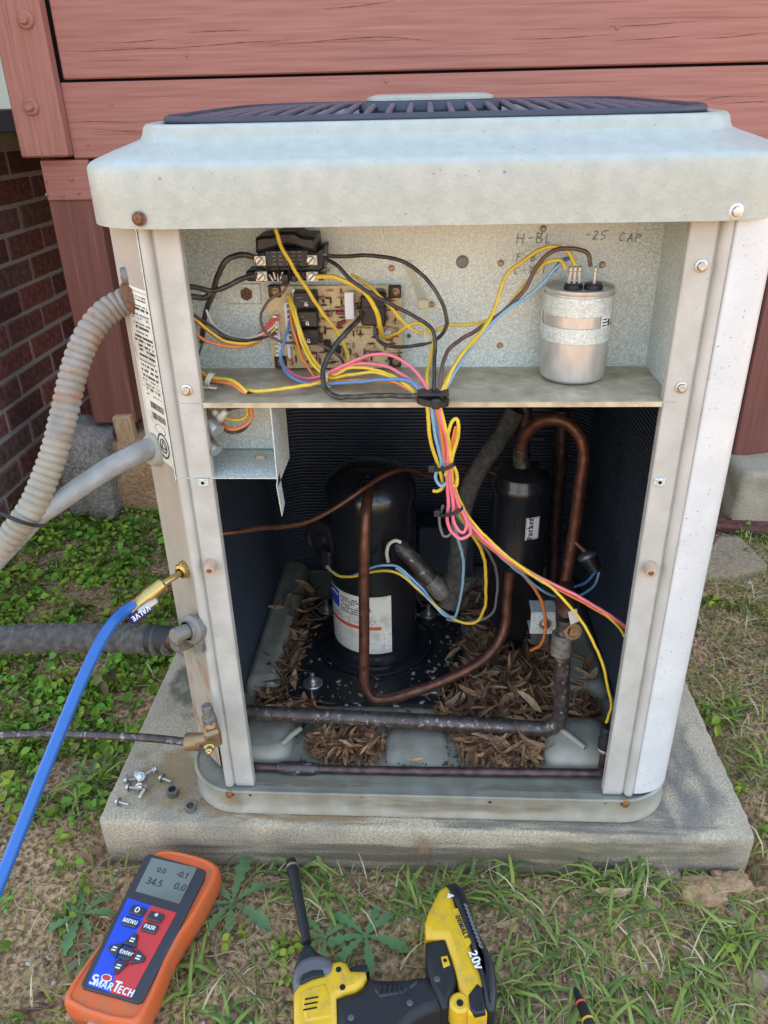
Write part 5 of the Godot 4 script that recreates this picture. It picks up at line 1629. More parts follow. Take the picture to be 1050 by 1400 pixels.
	# -- junction pocket
	wire("orange", "orange wire coiled in the pocket under the shelf", w([460,5650,-300,460,5530,-300,400,5440,-300,290,5390,-300,180,5380,-300,100,5420,-350]), 0.0024)
	wire("yellow", "yellow wire coiled in the pocket under the shelf", w([410,5630,-350,410,5540,-350,330,5480,-350,210,5470,-350,120,5500,-350]), 0.0022)
	wire("black", "black wire dipping lowest in the pocket under the shelf", w([450,5560,-400,400,5410,-380,290,5320,-360,150,5320,-360,80,5400,-360]), 0.002)
	wire("brown", "dark red-brown wire along the top of the pocket", w([380,5590,-500,240,5570,-500,110,5530,-500,-20,5490,-500,-130,5400,-500]), 0.0022)
	wire("pink", "thin pink wire at the left of the pocket", w([-10,5540,-500,-40,5510,-450,-100,5430,-450,-140,5380,-450]), 0.0018)
	for e in [[Vector3(0.0070, 0.5610, -0.0300), Vector3(0.0000, 0.5530, -0.0300), "beige wire nut tilted at the top of the pocket"], [Vector3(0.0180, 0.5610, -0.0280), Vector3(0.0090, 0.5520, -0.0280), "whitish wire nut just right of the beige one"]]:
		var st := nst()
		tube(st, [e[0], e[0].lerp(e[1], 0.2), e[1]], 0.005, 12, [0.0032, 0.0042, 0.0058])
		single("wire_nut", st, M.nylon, e[2], "wire nut", "wire nuts in the pocket")
	# -- ties
	var st := nst()
	var tc: Vector3 = Vector3(0.2540, 0.5850, 0.0080)
	lathe(st, [Vector2(0.0155, -0.004), Vector2(0.0175, -0.0035), Vector2(0.0175, 0.0035), Vector2(0.0155, 0.004)], 20, Transform3D(Basis(Vector3.BACK, -0.1), tc), Vector2(1.0, 0.75))
	box(st, tc + Vector3(0.003, 0.001, 0.014), Vector3(0.01, 0.011, 0.007), 0.002)
	box(st, tc + Vector3(0.0, 0.009, 0.0), Vector3(0.034, 0.003, 0.02), 0.001)
	single("cable_tie", st, M.black_plastic, "large black cable tie at the shelf edge holding the whole harness", "cable tie", "black cable ties")
	for e in [[Vector3(0.2670, 0.5050, 0.0000), 0.0135, -0.25, "black cable tie midway down the hanging harness"], [Vector3(0.2760, 0.4410, -0.0140), 0.0155, -0.3, "lowest black cable tie on the hanging harness"]]:
		st = nst()
		lathe(st, [Vector2(e[1] * 0.86, -0.0022), Vector2(e[1], -0.002), Vector2(e[1], 0.002), Vector2(e[1] * 0.86, 0.0022)], 18, Transform3D(Basis(Vector3.BACK, e[2] * -1.0), e[0]), Vector2(1.0, 0.75))
		box(st, e[0] + Vector3(-e[1], -0.002, 0.004), Vector3(0.008, 0.008, 0.006), 0.001)
		single("cable_tie", st, M.black_plastic, e[3], "cable tie", "black cable ties")
	st = nst()
	lathe(st, [Vector2(0.0085, -0.004), Vector2(0.0095, -0.0035), Vector2(0.0095, 0.0035), Vector2(0.0085, 0.004)], 16, along(Vector3(0.1340, 0.5920, -0.0440), Vector3(1, 0.1, 0.2)))
	single("cable_tie", st, M.nylon, "cream cable tie round the pink and yellow wires above the shelf", "cable tie", "pale cable ties")
	st = nst()
	lathe(st, [Vector2(0.0075, -0.003), Vector2(0.0085, -0.0025), Vector2(0.0085, 0.0025), Vector2(0.0075, 0.003)], 16, along(Vector3(-0.0000, 0.5930, -0.0420), Vector3(1, -0.4, 0.2)))
	box(st, Vector3(-0.0020, 0.5850, -0.0400), Vector3(0.02, 0.003, 0.006), 0.001, Basis(Vector3.BACK, -0.1))
	single("cable_tie", st, M.nylon, "cream cable tie round three wires at the shelf's left end", "cable tie", "pale cable ties")
	st = nst()
	var cp := w([2240,7070,-1260,2290,6950,-1250,2360,6800,-1150,2420,6680,-950,2470,6510,-750,2490,6310,-550])
	var rows := []
	for p in curve(cp, 4):
		rows.append([p + Vector3(-0.0045, 0, 0), p + Vector3(0.0045, 0.001, 0)])
	st.set_smooth_group(0)
	strip(st, rows, true)
	box(st, Vector3(0.2430, 0.6660, -0.0900), Vector3(0.014, 0.012, 0.008), 0.002)
	var clear := mat(Color(0.78, 0.76, 0.64, 0.72), 0.35)
	clear.transparency = BaseMaterial3D.TRANSPARENCY_ALPHA
	single("plastic_clamp", st, clear, "yellowed clear plastic strap clamp screwed to the galvanised plate", "clamp")

func leaf_mesh(l: float, wd: float, curl: float, fold: float, m: Material, sd: int) -> ArrayMesh:
	var rng := RandomNumberGenerator.new()
	rng.seed = sd
	var st := nst()
	st.set_smooth_group(0)
	var rows := []
	var n := 7
	for i in n:
		var t := float(i) / (n - 1)
		var ww := wd * pow(sin(PI * clampf(t * 0.92 + 0.04, 0, 1)), 0.8) * (1.0 + rng.randf_range(-0.12, 0.12))
		var a := curl * (t - 0.5)
		var c := Vector3((t - 0.5) * l, (1.0 - cos(a)) * l * 0.30, sin(t * 4.0 + sd) * l * 0.07)
		var f := fold * (0.6 + 0.8 * t)
		rows.append([c + Vector3(0, sin(f) * ww, -cos(f) * ww), c + Vector3(0, rng.randf_range(0, 0.0012), 0), c + Vector3(0, sin(f * 0.7) * ww, cos(f * 0.7) * ww)])
	for i in n - 1:
		for k in 2:
			quad(st, rows[i][k], rows[i + 1][k], rows[i + 1][k + 1], rows[i][k + 1])
	return made(st, m)

func build_leaves() -> void:
	var rng := RandomNumberGenerator.new()
	rng.seed = 77
	var meshes := []
	for i in 18:
		meshes.append(leaf_mesh([0.055, 0.068, 0.08][i % 3], [0.0080, 0.0098, 0.0066][(i / 3) % 3], [1.0, 2.0, 3.4, 2.6][i % 4], [0.4, 1.0, 1.5, 0.7, 1.25][i % 5], M["leaf%d" % (i % 6)], i + 1))
	# centre x, z, half sizes, height of the heap, leaves
	var heaps := [
		["leaf_pile", "brown curled dead leaves heaped on the pan right of the compressor", [[0.375, -0.185, 0.105, 0.095, 0.036, 235], [0.365, -0.085, 0.06, 0.032, 0.026, 60]]],
		["leaf_pile", "brown leaves drifted along the right-hand coil", [[0.49, -0.23, 0.045, 0.10, 0.028, 75], [0.42, -0.37, 0.08, 0.07, 0.026, 60], [0.335, -0.29, 0.05, 0.06, 0.022, 40]]],
		["leaf_pile", "brown dead leaves caught between the suction pipe and front rim", [[0.125, -0.085, 0.05, 0.026, 0.026, 80]]],
		["leaf_pile", "shaded dead leaves packed left of the compressor foot plate", [[0.0, -0.26, 0.026, 0.10, 0.026, 90], [0.0, -0.43, 0.04, 0.1, 0.03, 80], [0.03, -0.155, 0.05, 0.022, 0.018, 40]]],
		["leaf_pile", "dark leaves behind the compressor at the back of the pan", [[0.31, -0.47, 0.07, 0.07, 0.03, 50]]],
	]
	for h in heaps:
		var b0: Array = h[2][0]
		var t := thing(h[0], h[1], "dead leaves", Vector3(b0[0], -0.012, b0[1]), "dead leaves in the base pan")
		for b in h[2]:
			for k in b[5]:
				var r := sqrt(rng.randf())
				var a := rng.randf() * TAU
				var q: float = float(k) / b[5]
				var o := MeshInstance3D.new()
				o.name = "leaf"
				o.mesh = meshes[rng.randi() % meshes.size()]
				var y: float = -0.008 + b[4] * q * (1.0 - 0.55 * r * r) + rng.randf() * 0.006
				o.transform = Transform3D(Basis.from_euler(Vector3(rng.randf_range(-0.9, 0.9), rng.randf() * TAU, rng.randf_range(-0.4, 0.4))).scaled(Vector3.ONE * rng.randf_range(0.35, 0.95)), Vector3(b[0] + cos(a) * r * b[2], y, b[1] + sin(a) * r * b[3]) - t.position)
				t.add_child(o, true)
	# crumbled leaf and dirt between and round the leaves
	var crumb := nst()
	lump(crumb, Vector3.ZERO, Vector3(0.007, 0.0035, 0.005), 7, 0.35, 0.3, 3)
	var cl := []
	for i in 2600:
		var x := rng.randf_range(-0.03, 0.54)
		var z := rng.randf_range(-0.5, -0.045)
		if rng.randf() < 0.25:
			x = rng.randf_range(0.27, 0.53)
			z = rng.randf_range(-0.28, -0.05)
		if x > 0.03 and x < 0.29 and z < -0.19 and rng.randf() < 0.8:
			continue
		var g := rng.randf()
		cl.append([Transform3D(Basis.from_euler(Vector3(rng.randf() * 6, rng.randf() * 6, rng.randf() * 6)).scaled(Vector3.ONE * rng.randf_range(0.25, 1.0)), Vector3(x, -0.010 + rng.randf() * 0.003 + (0.014 if x > 0.0 and x < 0.31 and z < -0.18 else 0.0), z)), Color(0.26, 0.15, 0.08).lerp(Color(0.06, 0.04, 0.03), g)])
	scatter("leaf_litter", "crumbled leaf and dirt on the floor of the base pan", made(crumb, M.dry), cl)
	var bits := []
	for h in [[0.375, -0.185, 0.11, 0.105, 0.022, 620], [0.49, -0.23, 0.045, 0.12, 0.018, 200], [0.42, -0.36, 0.1, 0.08, 0.016, 220], [0.365, -0.085, 0.065, 0.036, 0.016, 200], [0.125, -0.085, 0.058, 0.032, 0.016, 200], [0.0, -0.30, 0.04, 0.17, 0.018, 300]]:
		for k in h[5]:
			var r := sqrt(rng.randf())
			var an := rng.randf() * TAU
			var g := rng.randf()
			var col := Color(0.46, 0.25, 0.115).lerp(Color(0.13, 0.07, 0.042), g)
			bits.append([Transform3D(Basis.from_euler(Vector3(rng.randf_range(-0.7, 0.7), rng.randf() * TAU, rng.randf_range(-0.5, 0.5))).scaled(Vector3(rng.randf_range(0.25, 0.6), 0.5, rng.randf_range(0.5, 1.2))), Vector3(h[0] + cos(an) * r * h[2], -0.009 + h[4] * rng.randf() * (1.0 - 0.6 * r * r), h[1] + sin(an) * r * h[3])), col])
	scatter("leaf_litter", "broken leaf pieces matted between the whole dead leaves", leaf_mesh(0.055, 0.008, 1.6, 0.8, M.dry, 30), bits)
	# tan leaf crumb by the front rim
	for e in [[Vector3(0.2340, 0.0040, -0.0450), 0.3, 0.5, "pale tan leaf lying alone behind the liquid line"], [Vector3(0.5060, -0.1000, 0.0890), 0.2, 0.9, "tan dead leaf lying in the grass before the pad"]]:
		var o := MeshInstance3D.new()
		o.name = numbered("dead_leaf")
		o.mesh = meshes[3]
		o.transform = Transform3D(Basis(Vector3.UP, e[1]).scaled(Vector3.ONE * e[2]), e[0])
		add_child(o)
		tag(o, e[3], "leaf", "single dead leaves")
	# leaves strewn on the ground
	for i in 44:
		var x := rng.randf_range(-0.9, 1.25)
		var z := rng.randf_range(-1.0, 0.32)
		if x > -0.26 and x < 0.74 and z < 0.07:
			z = rng.randf_range(0.08, 0.32)
		var o := MeshInstance3D.new()
		o.name = "strewn_leaf" if i == 0 else "strewn_leaf_%03d" % i
		o.mesh = meshes[rng.randi() % meshes.size()]
		o.transform = Transform3D(Basis.from_euler(Vector3(rng.randf_range(-0.2, 0.2), rng.randf() * TAU, rng.randf_range(-0.2, 0.2))).scaled(Vector3.ONE * rng.randf_range(0.35, 0.75)), Vector3(x, gh(x, z) + 0.004, z))
		add_child(o)
		tag(o, "small curled brown dead leaf strewn on the soil round the concrete pad", "leaf", "dead leaves strewn on the ground")

# ribbed flexible conduit: rings along a path
func ribbed(pts: Array, r: float, pitch: float, depth: float) -> Array:
	var c := curve(pts, 60)
	var out := [[], []]
	var run := 0.0
	for i in c.size():
		if i > 0:
			run += (c[i] - c[i - 1]).length()
		out[0].append(c[i])
		var ph := fposmod(run / pitch, 1.0)
		out[1].append(r - depth * (1.0 - pow(sin(PI * ph), 0.5)))
	return out

func build_lines() -> void:
	# power conduit, rusty and ribbed
	var t := thing("power_conduit", "thick ribbed grey electrical conduit with rust patches, arching into the unit", "conduit", Vector3(-0.1070, 0.6800, -0.0590))
	var pts := w([-700,6860,-550,-820,6820,-560,-970,6760,-520,-1110,6670,-410,-1230,6520,-270,-1340,6310,-150,-1420,6060,-10,-1490,5780,140,-1590,5420,330,-1700,5140,480,-1860,4820,660,-2100,4540,820,-2520,4160,1040,-3040,3770,1330])
	var rb := ribbed(pts, 0.0152, 0.0082, 0.0026)
	var cut := int(rb[0].size() * 0.60)
	var st := nst()
	tube(st, rb[0].slice(0, cut + 1), 0.017, 18, rb[1].slice(0, cut + 1))
	part("conduit", st, M.conduit, t)
	st = nst()
	tube(st, rb[0].slice(cut), 0.017, 18, rb[1].slice(cut))
	tag(part("conduit", st, M.conduit_tan, t), "yellowed tan lower run", "")
	st = nst()
	var d0: Vector3 = pts[0] - pts[2]
	lathe(st, [Vector2(0.018, -0.014), Vector2(0.0195, -0.012), Vector2(0.0195, -0.003), Vector2(0.0175, 0.0), Vector2(0.0175, 0.022)], 18, along(pts[0], d0))
	lathe(st, [Vector2(0.021, -0.002), Vector2(0.021, 0.008), Vector2(0.019, 0.0085)], 6, along(pts[0], d0))
	var ff := part("fitting", st, M.rusty, t)
	st = nst()
	lump(st, pts[0] + Vector3(-0.008, 0.022, 0.004), Vector3(0.016, 0.02, 0.014), 8, 0.2, 0.5, 6)
	part("set_screw", st, M.steel_dark, ff)
	# plain pale conduit
	t = thing("whip_conduit", "smooth pale grey flexible conduit below the ribbed one", "conduit", Vector3(-0.0880, 0.5120, -0.0180))
	st = nst()
	var wp := curve(w([-770,5090,-450,-870,5080,-380,-990,5070,-200,-1180,5020,0,-1410,4920,240,-1670,4790,490,-1870,4670,620,-2110,4450,810,-2410,4180,1080,-2900,3830,1400]), 14)
	var rad := []
	for i in wp.size():
		rad.append(lerpf(0.0132, 0.0108, clampf(float(i) / wp.size() * 1.6, 0, 1)) + 0.0002 * (i % 2))
	tube(st, wp, 0.015, 18, rad)
	part("conduit", st, M.conduit_pale, t)
	st = nst()
	var fx := along(Vector3(-0.0690, 0.5030, -0.0540), Vector3(-0.0620, 0.5000, -0.0640) - Vector3(-0.0830, 0.5090, -0.0390))
	lathe(st, [Vector2(0.012, -0.022), Vector2(0.0185, -0.0215), Vector2(0.0198, -0.019), Vector2(0.0198, 0.004), Vector2(0.0175, 0.0055)], 22, fx)
	for k in 10:
		box(st, fx * Vector3(cos(TAU * k / 10.0) * 0.0195, -0.008, sin(TAU * k / 10.0) * 0.0195), Vector3(0.003, 0.02, 0.003), 0.001, fx.basis * Basis(Vector3.UP, -TAU * k / 10.0))
	part("coupling_nut", st, M.fitting, t)
	st = nst()
	lathe(st, [Vector2(0.016, 0.0), Vector2(0.0165, 0.010), Vector2(0.0165, 0.026)], 20, fx)
	part("coupling_sleeve", st, M.steel_dark, t)
	# black tie round both
	st = nst()
	tube(st, curve(w([-2140,4880,840,-2010,4840,880,-1850,4780,900,-1780,4690,800,-1700,4650,740]), 5), 0.0022, 6)
	single("cable_tie", st, M.rubber, "black cable tie lashing the ribbed and pale conduits together", "cable tie", "black cable ties")
	# insulated suction line
	t = thing("insulated_line", "thick black foam-insulated refrigerant line crossing the weeds", "pipe", Vector3(-0.4300, -0.0900, -0.4170))
	st = nst()
	var ip := curve(w([-4060,2330,-120,-3490,2340,-210,-2720,2330,-310,-2050,2290,-390,-1450,2260,-410,-970,2260,-380]), 10)
	var irad := []
	for i in ip.size():
		irad.append(0.0198 + 0.0018 * sin(i * 1.7) + 0.001 * sin(i * 4.1))
	tube(st, ip, 0.023, 20, irad)
	part("foam_sleeve", st, M.foam, t)
	st = nst()
	tube(st, w([-1290,2270,-410,-1110,2280,-380,-950,2320,-350,-840,2370,-330]), 0.02, 18, [0.0202, 0.0198, 0.017, 0.013])
	part("sleeve_end", st, M.rubber, t)
	# suction service valve
	t = thing("suction_valve", "dull grey suction service valve with a capped stem, at the unit's left corner", "valve", Vector3(-0.0620, 0.2680, -0.0050))
	st = nst()
	var vs := along(Vector3(-0.0520, 0.2780, 0.0060), Vector3(-0.55, 0.22, 0.80))
	lathe(st, [Vector2(0.0, -0.012), Vector2(0.016, -0.012), Vector2(0.0175, -0.006), Vector2(0.0195, -0.005), Vector2(0.0195, 0.001), Vector2(0.0175, 0.003), Vector2(0.0135, 0.004), Vector2(0.0125, 0.008)], 28, vs)
	part("stem_cap", st, M.zinc_dull, t)
	st = nst()
	lathe(st, [Vector2(0.0095, 0.004), Vector2(0.0095, 0.026), Vector2(0.0085, 0.028), Vector2(0, 0.028)], 20, vs)
	part("stem_tip", st, M.zinc_dull, t)
	st = nst()
	box(st, Vector3(-0.0670, 0.2520, -0.0100), Vector3(0.040, 0.026, 0.022), 0.004, Basis(Vector3.UP, 0.75))
	part("body", st, M.bronze, t)
	st = nst()
	tube(st, [Vector3(-0.0730, 0.2430, -0.0200), Vector3(-0.0940, 0.2330, -0.0300)], 0.0125, 16)
	part("line_stub", st, M.copper_dark, t)
	st = nst()
	tube(st, [Vector3(-0.0490, 0.2670, 0.0000), Vector3(-0.0460, 0.2570, 0.0050), Vector3(-0.0450, 0.2560, 0.0060), Vector3(-0.0440, 0.2450, 0.0110)], 0.008, 14, [0.009, 0.009, 0.0072, 0.0068])
	part("schrader_port", st, M.bronze, t)
	# liquid line and its valve
	pipe("thin dull copper liquid line running left across the pad edge", w([-3970,1120,280,-3340,1130,290,-2620,1170,290,-2020,1140,270,-1420,1100,250,-970,1060,250,-690,1060,290]), 0.0056, M.pipe_grey, "liquid_pipe")
	t = thing("liquid_valve", "corroded brass liquid service valve sitting in the pan's left corner", "valve", Vector3(-0.0420, 0.1250, 0.0340))
	st = nst()
	lathe(st, [Vector2(0.009, -0.012), Vector2(0.0125, -0.011), Vector2(0.0125, 0.010), Vector2(0.008, 0.012)], 6, along(Vector3(-0.0630, 0.1140, 0.0350), Vector3(1, 0.02, 0.0)))
	tube(st, [Vector3(-0.0590, 0.1190, 0.0380), Vector3(-0.0400, 0.1230, 0.0350)], 0.0085, 14)
	part("flare_nut", st, M.brass_old, t)
	st = nst()
	box(st, Vector3(-0.0370, 0.1240, 0.0340), Vector3(0.022, 0.03, 0.022), 0.004, Basis(Vector3.UP, 0.5))
	tube(st, [Vector3(-0.0380, 0.1300, 0.0320), Vector3(-0.0400, 0.1430, 0.0250)], 0.0095, 14)
	part("body", st, M.brass_old, t)
	st = nst()
	var vx := along(Vector3(-0.0400, 0.1400, 0.0260), Vector3(-0.03, 1, 0))
	lathe(st, [Vector2(0.0105, 0.0), Vector2(0.0105, 0.010), Vector2(0.008, 0.012), Vector2(0.008, 0.028), Vector2(0.0065, 0.030), Vector2(0, 0.030)], 6, vx)
	part("stem_cap", st, M.bronze, t)
	st = nst()
	lathe(st, [Vector2(0.0065, 0.0), Vector2(0.0065, 0.010), Vector2(0.0048, 0.011), Vector2(0.0045, 0.019), Vector2(0.0025, 0.02), Vector2(0, 0.018)], 14, along(Vector3(-0.0350, 0.1250, 0.0510), Vector3(-0.0300, 0.1330, 0.0800) - Vector3(-0.0350, 0.1250, 0.0510)))
	part("schrader_port", st, M.brass, t)
	# gauge hose with brass coupler
	t = thing("gauge_hose", "blue gauge hose with a brass coupler screwed onto the unit's port", "hose", Vector3(-0.0960, 0.3530, 0.0660))
	st = nst()
	tube(st, curve(w([-1020,3410,440,-1100,3400,560,-1170,3380,750,-1250,3280,970,-1360,3040,1390,-1490,2680,1920,-1630,2290,2410,-1750,1950,2820,-1830,1730,3110,-1940,1430,3500]), 8), 0.0068, 16)
	part("hose", st, M.hose, t)
	st = nst()
	var ca: Vector3 = Vector3(-0.0520, 0.3530, -0.0330)
	var cb: Vector3 = Vector3(-0.0640, 0.3520, -0.0040)
	var cc: Vector3 = Vector3(-0.0760, 0.3500, 0.0150)
	var cd: Vector3 = Vector3(-0.1030, 0.3400, 0.0440)
	lathe(st, [Vector2(0.008, -0.004), Vector2(0.0098, 0.0), Vector2(0.0105, 0.010), Vector2(0.0105, 0.019), Vector2(0.009, 0.022), Vector2(0.006, 0.0235)], 20, along(ca, cb - ca))
	for k in 12:
		var x := along(ca, cb - ca)
		box(st, x * Vector3(cos(TAU * k / 12.0) * 0.0102, 0.011, sin(TAU * k / 12.0) * 0.0102), Vector3(0.0018, 0.016, 0.0018), 0.0005, x.basis * Basis(Vector3.UP, -TAU * k / 12.0))
	part("knurled_nut", st, M.brass, t)
	st = nst()
	tube(st, curve([ca.lerp(cb, 0.7), cb, cb.lerp(cc, 0.55) + Vector3(0, 0.001, 0), cc], 5), 0.0042, 12)
	part("elbow", st, M.brass, t)
	st = nst()
	lathe(st, [Vector2(0.0065, 0.0), Vector2(0.0105, 0.003), Vector2(0.0105, 0.024), Vector2(0.0088, 0.028), Vector2(0.0078, 0.040), Vector2(0.0092, 0.043), Vector2(0.0092, 0.052)], 6, along(cc + (cb - cc) * 0.15, cd - cc, 0.4))
	part("coupler_body", st, M.brass, t)
	st = nst()
	var hd := (cd - cc).normalized()
	var hp := cc + hd * 0.022 + Vector3(0.001, -0.009, 0.008)
	var hb := along(hp, hd).basis
	box(st, hp, Vector3(0.010, 0.030, 0.010), 0.003, hb)
	part("valve_lever", st, M.steel, t)
	st = nst()
	box(st, hp + hd * 0.008 + Vector3(-0.001, -0.003, 0.004), Vector3(0.014, 0.030, 0.008), 0.0035, hb)
	var sl := part("blue_sleeve", st, M.tag_blue, t)
	var view := (Vector3(0.245, 0.861, 0.797) - hp).normalized()
	var tx := -hd
	var tn := (view - tx * view.dot(tx)).normalized()
	text(sl, "VALVE", Transform3D(Basis(-tx, tn.cross(-tx), tn), hp + hd * 0.008 + Vector3(-0.001, -0.003, 0.004) + tn * 0.0075), 0.006, M.print_white)

func build_small() -> void:
	# loose self-tapping screws on the pad
	var proto: Node3D = null
	var spots := [[Vector3(-0.2000, -0.0430, -0.0400), 2.9, 0.1, "lying at the back left of the little group on the pad"], [Vector3(-0.1950, -0.0410, -0.0470), 0.7, 0.9, "standing tilted at the back of the little group"], [Vector3(-0.1840, -0.0410, -0.0440), 1.7, 1.0, "standing upright in the middle of the little group"], [Vector3(-0.1790, -0.0420, -0.0530), -0.5, 0.25, "lying at the back right of the little group"], [Vector3(-0.1910, -0.0430, -0.0230), 3.3, 0.05, "lying left in the front of the little group"], [Vector3(-0.1760, -0.0430, -0.0130), -1.4, 0.05, "pointing towards the pad's front edge"], [Vector3(-0.1460, -0.0430, -0.0400), 3.5, 0.05, "lying beside the dark socket"], [Vector3(-0.1970, -0.0430, 0.0060), -2.9, 0.05, "lying alone nearest the pad's left corner"], [Vector3(-0.1860, -0.0420, -0.0310), 1.2, 0.2, "lying under the others at the centre of the group"]]
	for s in spots:
		if proto == null:
			proto = thing("screw", "", "screw", Vector3.ZERO, "loose screws on the concrete pad")
			var st := nst()
			hexhead(st, Vector3.ZERO, Vector3.UP, 0.0047, 0.0055, 1.45)
			part("head", st, M.steel, proto)
			st = nst()
			var prof := []
			for k in 13:
				prof.append(Vector2(0.0022 if k % 2 else 0.0027, -0.001 - k * 0.0011))
			prof.append(Vector2(0.0021, -0.0150))
			prof.append(Vector2(0.0, -0.0185))
			lathe(st, prof, 10)
			part("thread", st, M.steel, proto)
			proto.set_meta("label", "loose zinc hex screw " + String(s[3]))
		var o: Node3D = proto if s == spots[0] else copy(proto, "loose zinc hex screw " + String(s[3]))
		var dir := Vector3(cos(s[1]), s[2], sin(s[1]))
		var xf := along(s[0], dir)
		o.transform = Transform3D(xf.basis, s[0] + xf.basis.y * 0.008 + Vector3(0, 0.004, 0))
	for e in [[Vector3(-0.1300, -0.0440, -0.0170), 0.0085, 0.016, "steel_dark", "dark steel socket standing on the pad beside the screws"], [Vector3(-0.0960, -0.0440, 0.0090), 0.0085, 0.011, "bronze", "short grey nut cap lying on the pad right of the socket"]]:
		var st := nst()
		var r: float = e[1]
		var h: float = e[2]
		lathe(st, [Vector2(0, 0), Vector2(r, 0.0), Vector2(r, h * 0.6), Vector2(r * 0.93, h * 0.7), Vector2(r * 0.93, h), Vector2(r * 0.66, h), Vector2(r * 0.62, h * 0.3), Vector2(0, h * 0.3)], 20, along(e[0], Vector3(0.1, 1, 0.25)))
		single("socket", st, M[e[3]], e[4], "socket")
	# grit and stones before the pad
	var rng := RandomNumberGenerator.new()
	rng.seed = 5
	for e in [[Vector3(0.6340, -0.1150, 0.0710), 0.07, "clay", "crumbly orange clay clod under the pad's right corner"], [Vector3(0.6800, -0.1150, 0.0560), 0.055, "clay", "smaller orange clay clod at the pad's right corner"], [Vector3(0.5940, -0.1180, 0.0450), 0.04, "paver", "flat reddish chip wedged under the pad's front edge"], [Vector3(0.6690, -0.1200, 0.0930), 0.018, "rock", "small grey stone in the grass right of the clay clods"], [Vector3(0.5130, -0.1220, 0.0710), 0.03, "clay", "yellowish cracked clay lump in the grass"], [Vector3(0.6780, -0.1250, 0.1840), 0.04, "paver", "reddish stone at the right edge of the grass"]]:
		var st := nst()
		lump(st, e[0], Vector3(e[1], e[1] * 0.5, e[1] * 0.7), rng.randi() % 99, 0.3, 0.4, 9)
		single("stone", st, M[e[2]], e[3], "stone")
	# pencil-like bit holder at the lower right
	var t := thing("bit_holder", "slim black magnetic bit holder with a yellow ring, lying in the grass", "tool bit", Vector3(0.4420, -0.1150, 0.2300))
	var a: Vector3 = Vector3(0.4310, -0.0900, 0.2240)
	var b: Vector3 = Vector3(0.4380, -0.0850, 0.2610)
	var d := (b - a).normalized()
	var st := nst()
	tube(st, [a, a + d * 0.004, a + d * 0.014, a + d * 0.016, a + d * 0.045, a + d * 0.12], 0.006, 14, [0.0022, 0.004, 0.0042, 0.0062, 0.0066, 0.0068])
	part("shaft", st, M.rubber, t)
	for e in [[0.019, 0.0066, "print_red"], [0.040, 0.0072, "tool_yellow"]]:
		st = nst()
		tube(st, [a + d * e[0], a + d * (e[0] + 0.0026)], e[1], 14)
		part("ring", st, M[e[2]], t)

# local frame on a thing lying down: x along u, y along v, z up off its face
func face_frame(o: Vector3, u: Vector3, nrm: Vector3) -> Transform3D:
	var x := (u - nrm * u.dot(nrm)).normalized()
	return Transform3D(Basis(x, nrm.cross(x), nrm), o)

